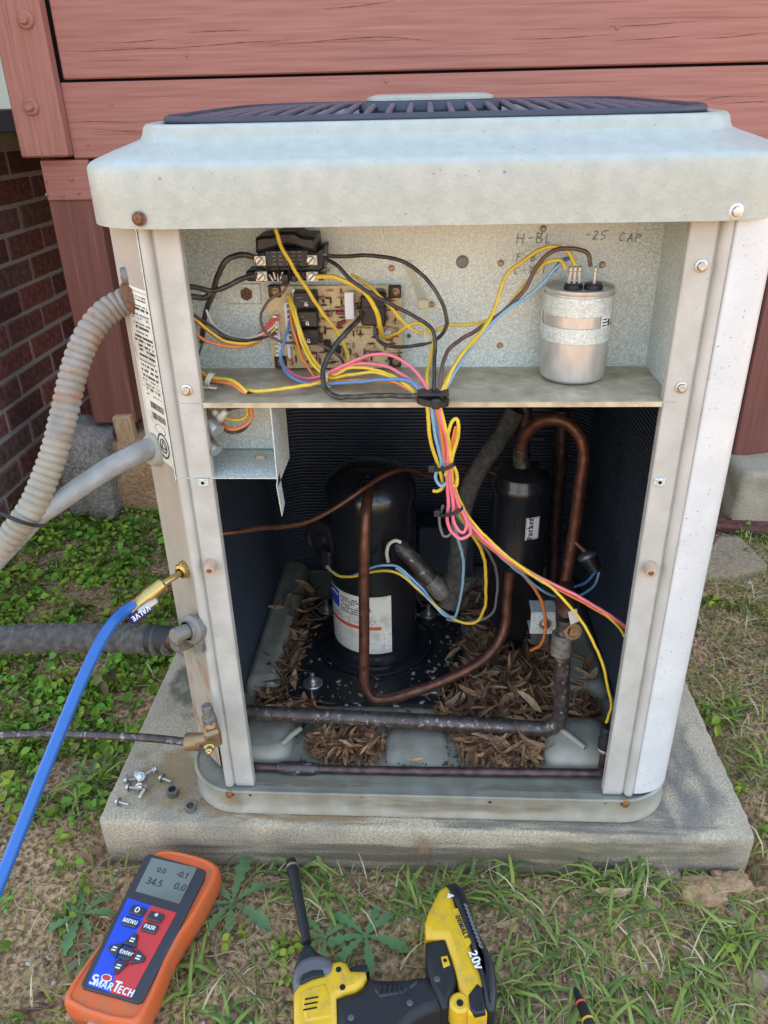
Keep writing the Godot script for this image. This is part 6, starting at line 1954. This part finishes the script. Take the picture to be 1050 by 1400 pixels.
func build_meter() -> void:
	var h := -0.078
	var tl: Vector3 = Vector3(-0.1470, -0.0780, 0.0640)
	var tr: Vector3 = Vector3(-0.0530, -0.0780, 0.0860)
	var bl: Vector3 = Vector3(-0.1720, -0.0780, 0.2610)
	var nrm := Vector3(0.0, 1.0, 0.03).normalized()
	var t := thing("digital_meter", "orange handheld meter with a grey display and a blue and red keypad", "meter", Vector3(-0.1370, -0.1150, 0.1550))
	var F := face_frame((tr + bl) * 0.5, tr - tl, nrm)
	var hw := (tr - tl).length() * 0.5
	var hl := (bl - tl).length() * 0.5
	var G := func(p: Vector3) -> Vector2:
		var q: Vector3 = F.affine_inverse() * p
		return Vector2(q.x, q.y)
	# rubber boot: waisted outline, rounded edges
	var st := nst()
	var outline := []
	for q in [[-1.06, 1.0], [-0.98, 1.07], [-0.6, 1.13], [0.6, 1.13], [0.98, 1.07], [1.07, 0.98], [1.10, 0.6], [1.07, 0.3], [1.0, 0.05], [0.99, -0.3], [1.06, -0.6], [1.10, -0.85], [1.07, -1.05], [0.95, -1.11], [-0.95, -1.11], [-1.07, -1.05], [-1.10, -0.85], [-1.06, -0.6], [-0.99, -0.3], [-1.0, 0.05], [-1.07, 0.3], [-1.10, 0.6]]:
		outline.append(Vector3(q[0] * hw, q[1] * hl, 0))
	outline.append(outline[0])
	var smooth_o := curve(outline, 3)
	smooth_o.pop_back()
	var ctr := Vector3(0, 0, 0)
	var rings := []
	for pr in [[0.94, -0.040], [1.0, -0.034], [1.015, -0.022], [1.01, -0.006], [0.985, 0.001], [0.95, 0.0035], [0.90, 0.0035], [0.885, 0.001]]:
		var rg := []
		for p in smooth_o:
			var s: float = pr[0]
			# equal inset on all sides rather than a plain scaling
			var ins := (1.0 - s) * hw * 1.2
			rg.append(F * Vector3(p.x - signf(p.x) * ins * minf(1.0, absf(p.x) / (hw * 0.9)), p.y - signf(p.y) * ins * minf(1.0, absf(p.y) / (hl * 0.9)), pr[1]))
		rings.append(rg)
	loft(st, rings, true, true, -0.5)
	part("rubber_boot", st, M.orange, t)
	# dark face plate
	var fp := func(list: Array, thick: float, z: float, m: Material, called: String, par: Node3D, bev := 0.0008) -> MeshInstance3D:
		var pl := PackedVector2Array()
		for p in list:
			pl.append(G.call(p))
		var s := nst()
		prism(s, pl, thick, Transform3D(F.basis, F.origin + F.basis.z * z), bev)
		return part(called, s, m, par)
	var face: MeshInstance3D = fp.call(w([-1430,-780,670,-600,-780,890,-560,-780,930,-550,-780,1050,-890,-780,2670,-940,-780,2690,-1660,-780,2540,-1700,-780,2500,-1490,-780,720]), 0.004, 0.0035, M.face_dark, "face_plate", t)
	var lcd: MeshInstance3D = fp.call(w([-1380,-780,740,-690,-780,880,-790,-780,1420,-1440,-780,1260]), 0.001, 0.0055, M.lcd, "display", t, 0.0)
	fp.call(w([-1510,-780,1360,-1150,-780,1460,-1210,-780,1600,-1200,-780,1710,-1230,-780,1790,-1210,-780,1950,-1230,-780,2080,-1290,-780,2220,-1320,-780,2380,-1300,-780,2590,-1620,-780,2510]), 0.001, 0.0055, M.face_blue, "blue_panel", t, 0.0)
	fp.call(w([-1150,-780,1460,-790,-780,1550,-1040,-780,2640,-1300,-780,2590,-1320,-780,2380,-1290,-780,2220,-1230,-780,2080,-1210,-780,1950,-1230,-780,1790,-1200,-780,1710,-1210,-780,1600]), 0.001, 0.0056, M.face_red, "red_panel", t, 0.0)
	var up := func(p: Vector3, z: float, turn := 0.0) -> Transform3D: return Transform3D(F.basis * Basis(Vector3.BACK, turn), F * Vector3(G.call(p).x, G.call(p).y, z))
	for e in [[Vector3(-0.1310, -0.0780, 0.1550), 0.021, 0.012, "O"], [Vector3(-0.1040, -0.0780, 0.1630), 0.021, 0.012, "*"], [Vector3(-0.1350, -0.0780, 0.1710), 0.021, 0.012, "MENU"], [Vector3(-0.1070, -0.0780, 0.1780), 0.021, 0.012, "PAIR"], [Vector3(-0.1260, -0.0780, 0.2120), 0.0155, 0.0165, "Enter"]]:
		st = nst()
		var b: Transform3D = up.call(e[0], 0.0075)
		box(st, b.origin, Vector3(e[1], e[2], 0.004), 0.0015, b.basis)
		var k := part("button", st, M.face_dark, t)
		text(k, e[3], up.call(e[0], 0.0098), 0.0052 if String(e[3]).length() > 1 else 0.0075, M.print_white)
	for e in [[Vector3(-0.1240, -0.0780, 0.1950), 0.0], [Vector3(-0.1430, -0.0780, 0.2070), PI / 2], [Vector3(-0.1090, -0.0780, 0.2170), -PI / 2], [Vector3(-0.1300, -0.0780, 0.2290), PI]]:
		st = nst()
		var b: Transform3D = up.call(e[0], 0.0075, e[1])
		prism(st, PackedVector2Array([Vector2(-0.0095, -0.007), Vector2(0.0095, -0.007), Vector2(0.0025, 0.0085), Vector2(-0.0025, 0.0085)]), 0.004, b, 0.001)
		var k := part("arrow_button", st, M.face_dark, t)
		st = nst()
		for q in 2:
			box(st, up.call(e[0], 0.0097) * Vector3(0, 0.0012 - q * 0.0034, 0), Vector3(0.006, 0.0017, 0.0004), 0.0, F.basis)
		part("print", st, M.print_white, k)
	for e in [[Vector3(-0.1280, -0.0780, 0.2290), "S", 0.0125, -0.034], [Vector3(-0.1280, -0.0780, 0.2290), "MAR", 0.0085, -0.0195], [Vector3(-0.1280, -0.0780, 0.2290), "T", 0.0125, -0.0025], [Vector3(-0.1280, -0.0780, 0.2290), "ECH", 0.0085, 0.0115]]:
		var c := up.call(Vector3(-0.1320, -0.0780, 0.2500), 0.0063) as Transform3D
		c.origin += c.basis.x * (e[3] + 0.010) + c.basis.y * (0.0 if e[2] > 0.01 else -0.0022)
		text(face, e[1], c, e[2], M.print_white)
	st = nst()
	var oc := up.call(Vector3(-0.1410, -0.0780, 0.2420), 0.0062) as Transform3D
	lathe(st, [Vector2(0.0072, 0), Vector2(0.0072, 0.0005), Vector2(0.0, 0.0005)], 20, Transform3D(oc.basis * Basis(Vector3.RIGHT, PI / 2), oc.origin), Vector2(1, 0.6))
	var ov := part("logo_oval", st, M.print_white, t)
	st = nst()
	lathe(st, [Vector2(0.0058, 0), Vector2(0.0058, 0.0008), Vector2(0.0, 0.0008)], 20, Transform3D(oc.basis * Basis(Vector3.RIGHT, PI / 2), oc.origin), Vector2(1, 0.55))
	part("oval_inner", st, M.face_red, ov)
	for e in [[Vector3(-0.1220, -0.0780, 0.1120), "34.5", 0.009], [Vector3(-0.0860, -0.0780, 0.1000), "-0.1", 0.008], [Vector3(-0.0850, -0.0780, 0.1180), "0.0", 0.009], [Vector3(-0.1180, -0.0780, 0.0940), "0.0", 0.007]]:
		text(lcd, e[1], up.call(e[0], 0.0062), e[2], M.lcd_ink, "Droid Sans", false)
	# pale cable at its foot
	st = nst()
	tube(st, curve([F * Vector3(-0.01, -hl * 1.08, -0.018), F * Vector3(-0.012, -hl * 1.2, -0.02), F * Vector3(-0.03, -hl * 1.5, -0.028)], 6), 0.0055, 12)
	part("probe_lead", st, M.conduit_pale, t)

func build_driver() -> void:
	var t := thing("impact_driver", "yellow and black cordless impact driver lying on its side with a long bit", "power drill", Vector3(0.1930, -0.1150, 0.2170))
	var X := Transform3D(Basis(Vector3.RIGHT, Vector3.BACK, Vector3.DOWN), Vector3.ZERO)
	# outlines lie in x-z; thickness runs down from top
	var slab := func(poly: PackedVector2Array, top: float, bottom: float, bev: float, m: Material, called: String, par: Node3D) -> MeshInstance3D:
		var s := nst()
		var xf := Transform3D(Basis(Vector3.RIGHT, Vector3.FORWARD, Vector3.UP), Vector3(0, (top + bottom) * 0.5, 0))
		var pl := PackedVector2Array()
		for p in poly:
			pl.append(Vector2(p.x, -p.y))
		prism(s, pl, top - bottom, xf, bev, 3)
		return part(called, s, m, par)
	var head: Node3D = slab.call(w2([930,2590,970,2480,1100,2400,1290,2330,1350,2200,1450,2170,1530,2200,1590,2290,1770,2290,1790,2370,1750,2460,1660,2530,1530,2570,1450,2620,1500,3040,1010,3060]), -0.060, -0.112, 0.007, M.tool_yellow, "body", t)
	slab.call(w2([1040,2560,1300,2470,1350,2570,1430,2850,1120,2920,1050,2700]), -0.0585, -0.066, 0.003, M.tool_yellow, "body_cover", head)
	for c in [Vector3(0.1440, -0.0600, 0.2300), Vector3(0.1510, -0.0600, 0.2510)]:
		var st := nst()
		lathe(st, [Vector2(0.0035, 0), Vector2(0.0035, 0.0006), Vector2(0, 0.0006)], 14, Transform3D(Basis.IDENTITY, c))
		part("screw_recess", st, M.hole, head)
	slab.call(w2([890,2440,900,2290,960,2190,1070,2130,1210,2120,1320,2160,1380,2260,1380,2360,1240,2390,1110,2430,1000,2500,940,2570]), -0.058, -0.112, 0.008, M.tool_gray, "nose_housing", t)
	slab.call(w2([990,2450,1020,2380,1130,2330,1250,2320,1280,2390,1130,2430,1010,2500]), -0.0568, -0.066, 0.002, M.rubber, "nose_inset", t)
	slab.call(w2([890,2240,910,2090,970,1970,1060,1960,1150,2050,1280,2120,1260,2210,1040,2260]), -0.063, -0.106, 0.006, M.rubber, "nose_cone", t)
	slab.call(w2([1510,2240,1630,2190,1770,2160,1810,2250,1700,2310,1570,2350]), -0.067, -0.100, 0.004, M.rubber, "trigger", t)
	slab.call(w2([1430,2610,1690,2530,1780,2440,1810,2340,1900,2370,2130,2370,2350,2350,2510,2310,2650,2510,2680,2680,2520,2730,2350,2830,2190,3010,1500,3040]), -0.061, -0.112, 0.009, M.rubber, "grip", t)
	slab.call(w2([1900,2440,2170,2420,2350,2370,2440,2360,2360,2470,2240,2550,1960,2610,1890,2540]), -0.0595, -0.066, 0.003, M.black_plastic, "grip_pad", t)
	for k in 7:
		var st := nst()
		box(st, Vector3(0.1950, -0.0590, 0.2530) + Vector3(k * 0.0058, 0, -0.0004 * k), Vector3(0.0022, 0.0016, 0.011), 0.0006, Basis(Vector3.UP, -0.15))
		part("grip_rib", st, M.rubber, t)
	slab.call(w2([2490,1900,2730,1830,2800,2010,2850,2190,2870,2370,2780,2640,2690,2690,2550,2440,2500,2160]), -0.060, -0.112, 0.007, M.rubber, "battery_mount", t)
	var bat: Node3D = slab.call(w2([2480,1660,2530,1500,2670,1200,2770,1120,2840,1190,2880,1400,3010,1780,3100,2130,3180,2370,3200,2750,3080,2780,2980,2760,2920,2590,2850,2250,2740,1870,2500,1870]), -0.055, -0.112, 0.008, M.tool_yellow, "battery", t)
	var blk: Node3D = slab.call(w2([2760,1130,2890,1080,3000,1180,3170,1790,3330,2160,3330,2540,3280,2730,3170,2710,3140,2370,3120,2130,3000,1890,2880,1400]), -0.0525, -0.112, 0.008, M.black_plastic, "battery_side", bat)
	for k in 11:
		var st := nst()
		var p: Vector3 = Vector3(0.3010, -0.0510, 0.1460).lerp(Vector3(0.3170, -0.0510, 0.2000), k / 10.0)
		box(st, p, Vector3(0.0065, 0.0022, 0.0035), 0.0008, Basis(Vector3.UP, -0.9))
		part("rib", st, M.tool_gray, blk)
	slab.call(w2([2990,2580,3100,2440,3160,2490,3180,2760,3060,2790,3000,2730]), -0.0535, -0.062, 0.002, M.black_plastic, "battery_latch", bat)
	slab.call(w2([2820,1490,2910,1480,3060,1940,3000,2000]), -0.0538, -0.058, 0.0008, M.tool_yellow, "label_strip", bat)
	var dirv: Vector3 = (Vector3(0.3170, -0.0500, 0.2010) - Vector3(0.2950, -0.0500, 0.1390)).normalized()
	var B := Basis(dirv, Vector3.UP.cross(dirv), Vector3.UP)
	text(bat, "DEWALT", Transform3D(B, Vector3(0.2950, -0.0530, 0.1740)), 0.006, M.print_black)
	text(blk, "20v", Transform3D(B, Vector3(0.3100, -0.0520, 0.2170)), 0.0105, M.print_white)
	text(blk, "4", Transform3D(B, Vector3(0.2810, -0.0520, 0.1320)), 0.009, M.print_white)
	slab.call(w2([2680,2110,2760,2090,2790,2200,2710,2240]), -0.0575, -0.062, 0.001, M.tool_yellow, "gauge_window", t)
	var st2 := nst()
	lathe(st2, [Vector2(0.0022, 0), Vector2(0.0022, 0.0006), Vector2(0, 0.0006)], 12, Transform3D(Basis.IDENTITY, Vector3(0.2730, -0.0570, 0.2160)))
	part("gauge_button", st2, M.hole, t)
	for c in [Vector3(0.1640, -0.0600, 0.2850), Vector3(0.2310, -0.0600, 0.2660), Vector3(0.2630, -0.0600, 0.2370)]:
		var st := nst()
		lathe(st, [Vector2(0.0038, 0.0002), Vector2(0.0034, -0.0002 + 0.0006), Vector2(0.0015, 0.0003), Vector2(0, 0.0003)], 14, Transform3D(Basis.IDENTITY, c))
		part("case_screw", st, M.steel_dark, t)
	for k in 3:
		var st := nst()
		box(st, Vector3(0.1150, -0.0580, 0.2660) + Vector3(0.001, 0, k * 0.006), Vector3(0.016, 0.0012, 0.0018), 0.0004, Basis(Vector3.UP, 0.22))
		part("vent_slot", st, M.hole, head)
	# collar post under the belt clip
	st2 = nst()
	lathe(st2, [Vector2(0.013, -0.03), Vector2(0.012, 0.0), Vector2(0.009, 0.003), Vector2(0, 0.003)], 18, Transform3D(Basis.IDENTITY, Vector3(0.2890, -0.0580, 0.2650)))
	part("clip_boss", st2, M.tool_yellow, bat)
	st2 = nst()
	lathe(st2, [Vector2(0.004, 0), Vector2(0.004, 0.0008), Vector2(0, 0.0008)], 12, Transform3D(Basis.IDENTITY, Vector3(0.2890, -0.0550, 0.2670)))
	part("clip_hole", st2, M.hole, bat)
	# long socket bit
	st2 = nst()
	var a: Vector3 = Vector3(0.0980, -0.0820, 0.1840)
	var b: Vector3 = Vector3(0.0560, -0.0920, 0.0560)
	var d := (b - a).normalized()
	var L := (b - a).length()
	tube(st2, [a, a + d * L * 0.12, a + d * L * 0.14, a + d * L * 0.82, a + d * L * 0.84, a + d * L * 0.92, a + d * L * 0.93, b], 0.006, 14, [0.0058, 0.0058, 0.0066, 0.0075, 0.0086, 0.0086, 0.0078, 0.0076])
	var bit := part("socket_bit", st2, M.rubber, t)
	st2 = nst()
	tube(st2, [a + d * L * 0.90, a + d * L * 0.93], 0.0089, 14)
	part("steel_ring", st2, M.steel, bit)

# ---------------------------------------------------------------- plants
func blade(l: float, wd: float, bend: float) -> ArrayMesh:
	var st := nst()
	st.set_smooth_group(0)
	var rows := []
	for i in 5:
		var t := i / 4.0
		var a := bend * t
		var c := Vector3(sin(a) * l * t * 0.7, cos(a * 0.9) * l * t, 0)
		var ww := wd * (1.0 - pow(t, 1.6)) + 0.0001
		rows.append([c + Vector3(0, 0, -ww), c + Vector3(-ww * 0.4, 0, 0), c + Vector3(0, 0, ww)])
	for i in 4:
		for k in 2:
			quad(st, rows[i][k], rows[i][k + 1], rows[i + 1][k + 1], rows[i + 1][k])
	return made(st, M.veg)

func weed_sprig(n: int, ls: float, hgt: float, sd: int) -> ArrayMesh:
	var rng := RandomNumberGenerator.new()
	rng.seed = sd
	var st := nst()
	st.set_smooth_group(0)
	for k in n:
		var a := rng.randf() * TAU
		var r := rng.randf_range(0.2, 1.0) * ls * 1.7
		var c := Vector3(cos(a) * r, hgt * rng.randf_range(0.35, 1.0) * (1.1 - 0.4 * r / (ls * 1.7)), sin(a) * r)
		var b := Basis.from_euler(Vector3(rng.randf_range(-0.6, 0.6), -a + rng.randf_range(-0.6, 0.6), rng.randf_range(-0.5, 0.35)))
		var l := ls * rng.randf_range(0.6, 1.15)
		var ww := l * 0.36
		var rows := []
		for q in [[0.0, 0.12], [0.25, 0.8], [0.5, 1.0], [0.75, 0.75], [1.0, 0.05]]:
			var bx: float = (q[0] - 0.2) * l
			var dip: float = -0.25 * l * pow(q[0], 2.0)
			rows.append([c + b * Vector3(bx, dip + 0.14 * l * q[1], -ww * q[1]), c + b * Vector3(bx, dip, 0), c + b * Vector3(bx, dip + 0.14 * l * q[1], ww * q[1])])
		for i in 4:
			for j in 2:
				quad(st, rows[i][j], rows[i][j + 1], rows[i + 1][j + 1], rows[i + 1][j])
		tube(st, [c + b * Vector3(-0.2 * l, 0, 0), Vector3(c.x * 0.3, 0, c.z * 0.3)], 0.0007, 3, [], false)
	return made(st, M.veg)

func scatter(called: String, label: String, mesh: Mesh, list: Array) -> void:
	var mm := MultiMesh.new()
	mm.transform_format = MultiMesh.TRANSFORM_3D
	mm.use_colors = true
	mm.mesh = mesh
	mm.instance_count = list.size()
	for i in list.size():
		mm.set_instance_transform(i, list[i][0])
		mm.set_instance_color(i, list[i][1])
	var o := MultiMeshInstance3D.new()
	o.name = numbered(called)
	o.multimesh = mm
	add_child(o)
	tag(o, label, "", "", "stuff")

func on_pad(x: float, z: float, m := 0.0) -> bool:
	return x > -0.232 - m and x < 0.714 + m and z < 0.040 + m and z > -0.9

func build_plants() -> void:
	var rng := RandomNumberGenerator.new()
	rng.seed = 909
	var nz := FastNoiseLite.new()
	nz.seed = 17
	nz.frequency = 3.0
	nz.fractal_octaves = 3
	# round-leaved weeds, thick at the left, thinner at the right
	var weeds := [[], [], [], []]
	var made_n := 0
	while made_n < 7600:
		var x := rng.randf_range(-1.15, 1.45)
		var z := rng.randf_range(-1.12, 0.34)
		var dens := 0.0
		if x < -0.22:
			dens = 0.95 if z < -0.06 else lerpf(0.8, 0.10, clampf((z + 0.06) / 0.14, 0, 1))
			dens *= smoothstep(-0.45, 0.15, nz.get_noise_2d(x * 2.0, z * 2.0)) * 0.8 + 0.2
		elif x > 0.70:
			dens = 0.34 * smoothstep(-0.2, 0.3, nz.get_noise_2d(x * 2.0, z * 2.0))
		else:
			dens = 0.05
		made_n += 1
		if on_pad(x, z, 0.012) or rng.randf() > dens:
			continue
		var g := rng.randf()
		var c := Color(lerpf(0.07, 0.24, g * rng.randf()) + 0.06 * g, lerpf(0.13, 0.33, g), lerpf(0.014, 0.035, g))
		if rng.randf() < 0.05:
			c = Color(0.19, 0.17, 0.06)
		var s := rng.randf_range(0.7, 1.25) * (1.0 if x < -0.2 else 0.75)
		weeds[rng.randi() % 4].append([Transform3D(Basis.from_euler(Vector3(rng.randf_range(-0.25, 0.25), rng.randf() * TAU, rng.randf_range(-0.25, 0.25))).scaled(Vector3.ONE * s), Vector3(x, gh(x, z), z)), c])
	for k in 4:
		scatter("weed_cover", "low round-leaved green weeds carpeting the soil", weed_sprig([9, 11, 8, 12][k], [0.0115, 0.0145, 0.019, 0.009][k], [0.028, 0.034, 0.028, 0.02][k], 40 + k), weeds[k])
	# grass
	var gr := [[], [], [], []]
	for i in 50000:
		var x := rng.randf_range(-0.75, 1.45)
		var z := rng.randf_range(-1.05, 0.36)
		var dens := 0.0
		var nn := nz.get_noise_2d(x * 2.2 + 9.0, z * 2.2)
		if x > 0.70:
			dens = 0.50 + 0.5 * nn
		elif z > 0.02:
			dens = 0.13 + smoothstep(-0.05, 0.55, x) * 0.62 + 0.55 * nn
		elif x < -0.2:
			dens = 0.10 + 0.2 * nn
		if on_pad(x, z, 0.004) or rng.randf() > dens:
			continue
		var c: Color
		var u := rng.randf()
		if u < 0.20:
			c = Color(0.52, 0.43, 0.24)
		elif u < 0.24:
			c = Color(0.20, 0.17, 0.07)
		else:
			var g := rng.randf()
			c = Color(lerpf(0.10, 0.31, g), lerpf(0.135, 0.34, g), lerpf(0.025, 0.065, g))
		var lean := rng.randf_range(0.1, 1.15)
		var b := Basis(Vector3.UP, rng.randf() * TAU) * Basis(Vector3.BACK, -lean)
		var s := rng.randf_range(0.35, 1.15)
		gr[rng.randi() % 4].append([Transform3D(b.scaled(Vector3.ONE * s), Vector3(x, gh(x, z) - 0.002, z)), c])
	for k in 4:
		scatter("grass", "thin green and straw-coloured grass blades growing in the clay soil", blade([0.045, 0.06, 0.075, 0.05][k], [0.0008, 0.0010, 0.0013, 0.0015][k], [0.6, 1.1, 1.5, 0.9][k]), gr[k])
	# broad blades, in tufts before the pad
	var tufts := [[0.06, 0.055], [0.30, 0.10], [0.36, 0.075], [0.43, 0.16], [0.52, 0.10], [0.55, 0.07], [0.47, 0.22], [0.60, 0.19], [0.66, 0.14], [0.40, 0.26], [0.35, 0.20], [0.23, 0.11], [0.70, 0.24], [0.53, 0.27], [0.10, 0.09], [-0.05, 0.22], [0.02, 0.27], [0.48, 0.06], [-0.30, -0.1], [-0.27, -0.2], [0.82, -0.15], [0.95, -0.4], [0.8, -0.3]]
	var br := [[], []]
	for tf in tufts:
		for k in 26:
			var x: float = tf[0] + rng.randfn(0.0, 0.017)
			var z: float = tf[1] + rng.randfn(0.0, 0.014)
			if on_pad(x, z, 0.003):
				continue
			var g := rng.randf()
			var c := Color(lerpf(0.08, 0.24, g), lerpf(0.13, 0.29, g), lerpf(0.035, 0.06, g))
			var b := Basis(Vector3.UP, rng.randf() * TAU) * Basis(Vector3.BACK, -rng.randf_range(0.3, 1.25))
			br[rng.randi() % 2].append([Transform3D(b.scaled(Vector3.ONE * rng.randf_range(0.6, 1.2)), Vector3(x, gh(x, z) - 0.002, z)), c])
	for k in 2:
		scatter("grass_tufts", "broader bent grass blades growing in tufts before the pad", blade([0.085, 0.11][k], [0.0024, 0.0030][k], [1.3, 1.7][k]), br[k])
	# crumbs, straw and bark chips on the bare clay
	var crumb := nst()
	lump(crumb, Vector3.ZERO, Vector3(0.008, 0.005, 0.006), 3, 0.35, 0.3, 3)
	var cm := made(crumb, M.dry)
	var cl := []
	for i in 15000:
		var x := rng.randf_range(-0.75, 1.35)
		var z := rng.randf_range(-1.0, 0.36)
		if on_pad(x, z) or (x < -0.25 and z < -0.1 and rng.randf() < 0.6):
			continue
		var g := rng.randf()
		var c := Color(0.42, 0.28, 0.16).lerp(Color(0.09, 0.055, 0.035), g) if rng.randf() < 0.9 else Color(0.4, 0.36, 0.3)
		cl.append([Transform3D(Basis.from_euler(Vector3(rng.randf() * 6, rng.randf() * 6, rng.randf() * 6)).scaled(Vector3.ONE * rng.randf_range(0.2, 1.2)), Vector3(x, gh(x, z), z)), c])
	scatter("soil_crumbs", "crumbs of clay and bark strewn over the soil", cm, cl)
	var straw := nst()
	tube(straw, curve([Vector3(-0.03, 0, 0), Vector3(-0.01, 0.003, 0.004), Vector3(0.012, 0.002, -0.002), Vector3(0.03, 0.0, 0.004)], 3), 0.0007, 4)
	var sm := made(straw, M.dry)
	var sl := []
	for i in 3200:
		var x := rng.randf_range(-0.75, 1.35)
		var z := rng.randf_range(-1.0, 0.36)
		if on_pad(x, z, 0.02):
			continue
		var c := Color(0.42, 0.33, 0.18).lerp(Color(0.14, 0.09, 0.05), rng.randf())
		sl.append([Transform3D(Basis.from_euler(Vector3(rng.randf_range(-0.2, 0.2), rng.randf() * TAU, rng.randf_range(-0.25, 0.25))).scaled(Vector3.ONE * rng.randf_range(0.5, 1.4)), Vector3(x, gh(x, z) + 0.004, z)), c])
	scatter("straw_litter", "dry straw and twigs strewn over the soil", sm, sl)
	# dandelion-like plants one can tell apart
	var kinds := [["dark lobed weed plant between the meter and the driver bit", Vector3(-0.0200, -0.1150, 0.1080), 0.075, 0, 0.4], ["bright lobed weed plant above the driver's handle", Vector3(0.1700, -0.1150, 0.1520), 0.06, 0, 1.2], ["ragged lobed weed plant just right of the driver bit", Vector3(0.1170, -0.1150, 0.1570), 0.045, 0, 2.2], ["small lobed weed plant left of the meter", Vector3(-0.2240, -0.1150, 0.1340), 0.055, 0, 0.9], ["grey-green broad weed rosette beside the pad's left corner", Vector3(-0.3050, -0.1150, -0.1140), 0.05, 0, 0.1], ["lobed weed seedling at the meter's left middle", Vector3(-0.1960, -0.1150, 0.1880), 0.04, 0, 1.6], ["weed plant growing at the pad's front edge by the driver bit", Vector3(0.0350, -0.1100, 0.0200), 0.06, 0, 2.7]]
	for e in kinds:
		var t := thing("weed_plant", e[0], "weed", e[1], "lobed weeds round the pad")
		var lm := M.veg.duplicate() as StandardMaterial3D
		lm.vertex_color_use_as_albedo = false
		lm.albedo_color = lin(0.10 + rng.randf() * 0.04, 0.17 + rng.randf() * 0.05, 0.075)
		var base: Vector3 = e[1]
		base.y = gh(base.x, base.z)
		for k in 7:
			var a: float = e[4] + TAU * k / 7.0 + rng.randf_range(-0.3, 0.3)
			var l: float = e[2] * rng.randf_range(0.6, 1.1)
			var st := nst()
			st.set_smooth_group(0)
			var rows := []
			var d := Vector3(cos(a), 0, sin(a))
			var sd := Vector3(-sin(a), 0, cos(a))
			for i in 11:
				var q := i / 10.0
				var lob := 1.0 if i % 2 == 0 else 0.5
				var ww := l * 0.17 * lob * (0.15 + 1.2 * q) * (1.0 if q < 0.7 else (1.05 - q) * 3.0)
				var c := base + d * l * q + Vector3(0, 0.008 + l * (0.34 * q - 0.36 * q * q), 0)
				rows.append([c - sd * ww + Vector3(0, ww * 0.35, 0), c, c + sd * ww + Vector3(0, ww * 0.35, 0)])
			for i in 10:
				for j in 2:
					quad(st, rows[i][j], rows[i][j + 1], rows[i + 1][j + 1], rows[i + 1][j])
			part("leaf", st, lm, t)

func _ready() -> void:
	ready_world()
	make_materials()
	build_ground()
	build_wall()
	build_pad()
	build_unit()
	build_compressor()
	build_pipes()
	build_controls()
	build_wires()
	build_leaves()
	build_lines()
	build_small()
	build_meter()
	build_driver()
	build_plants()
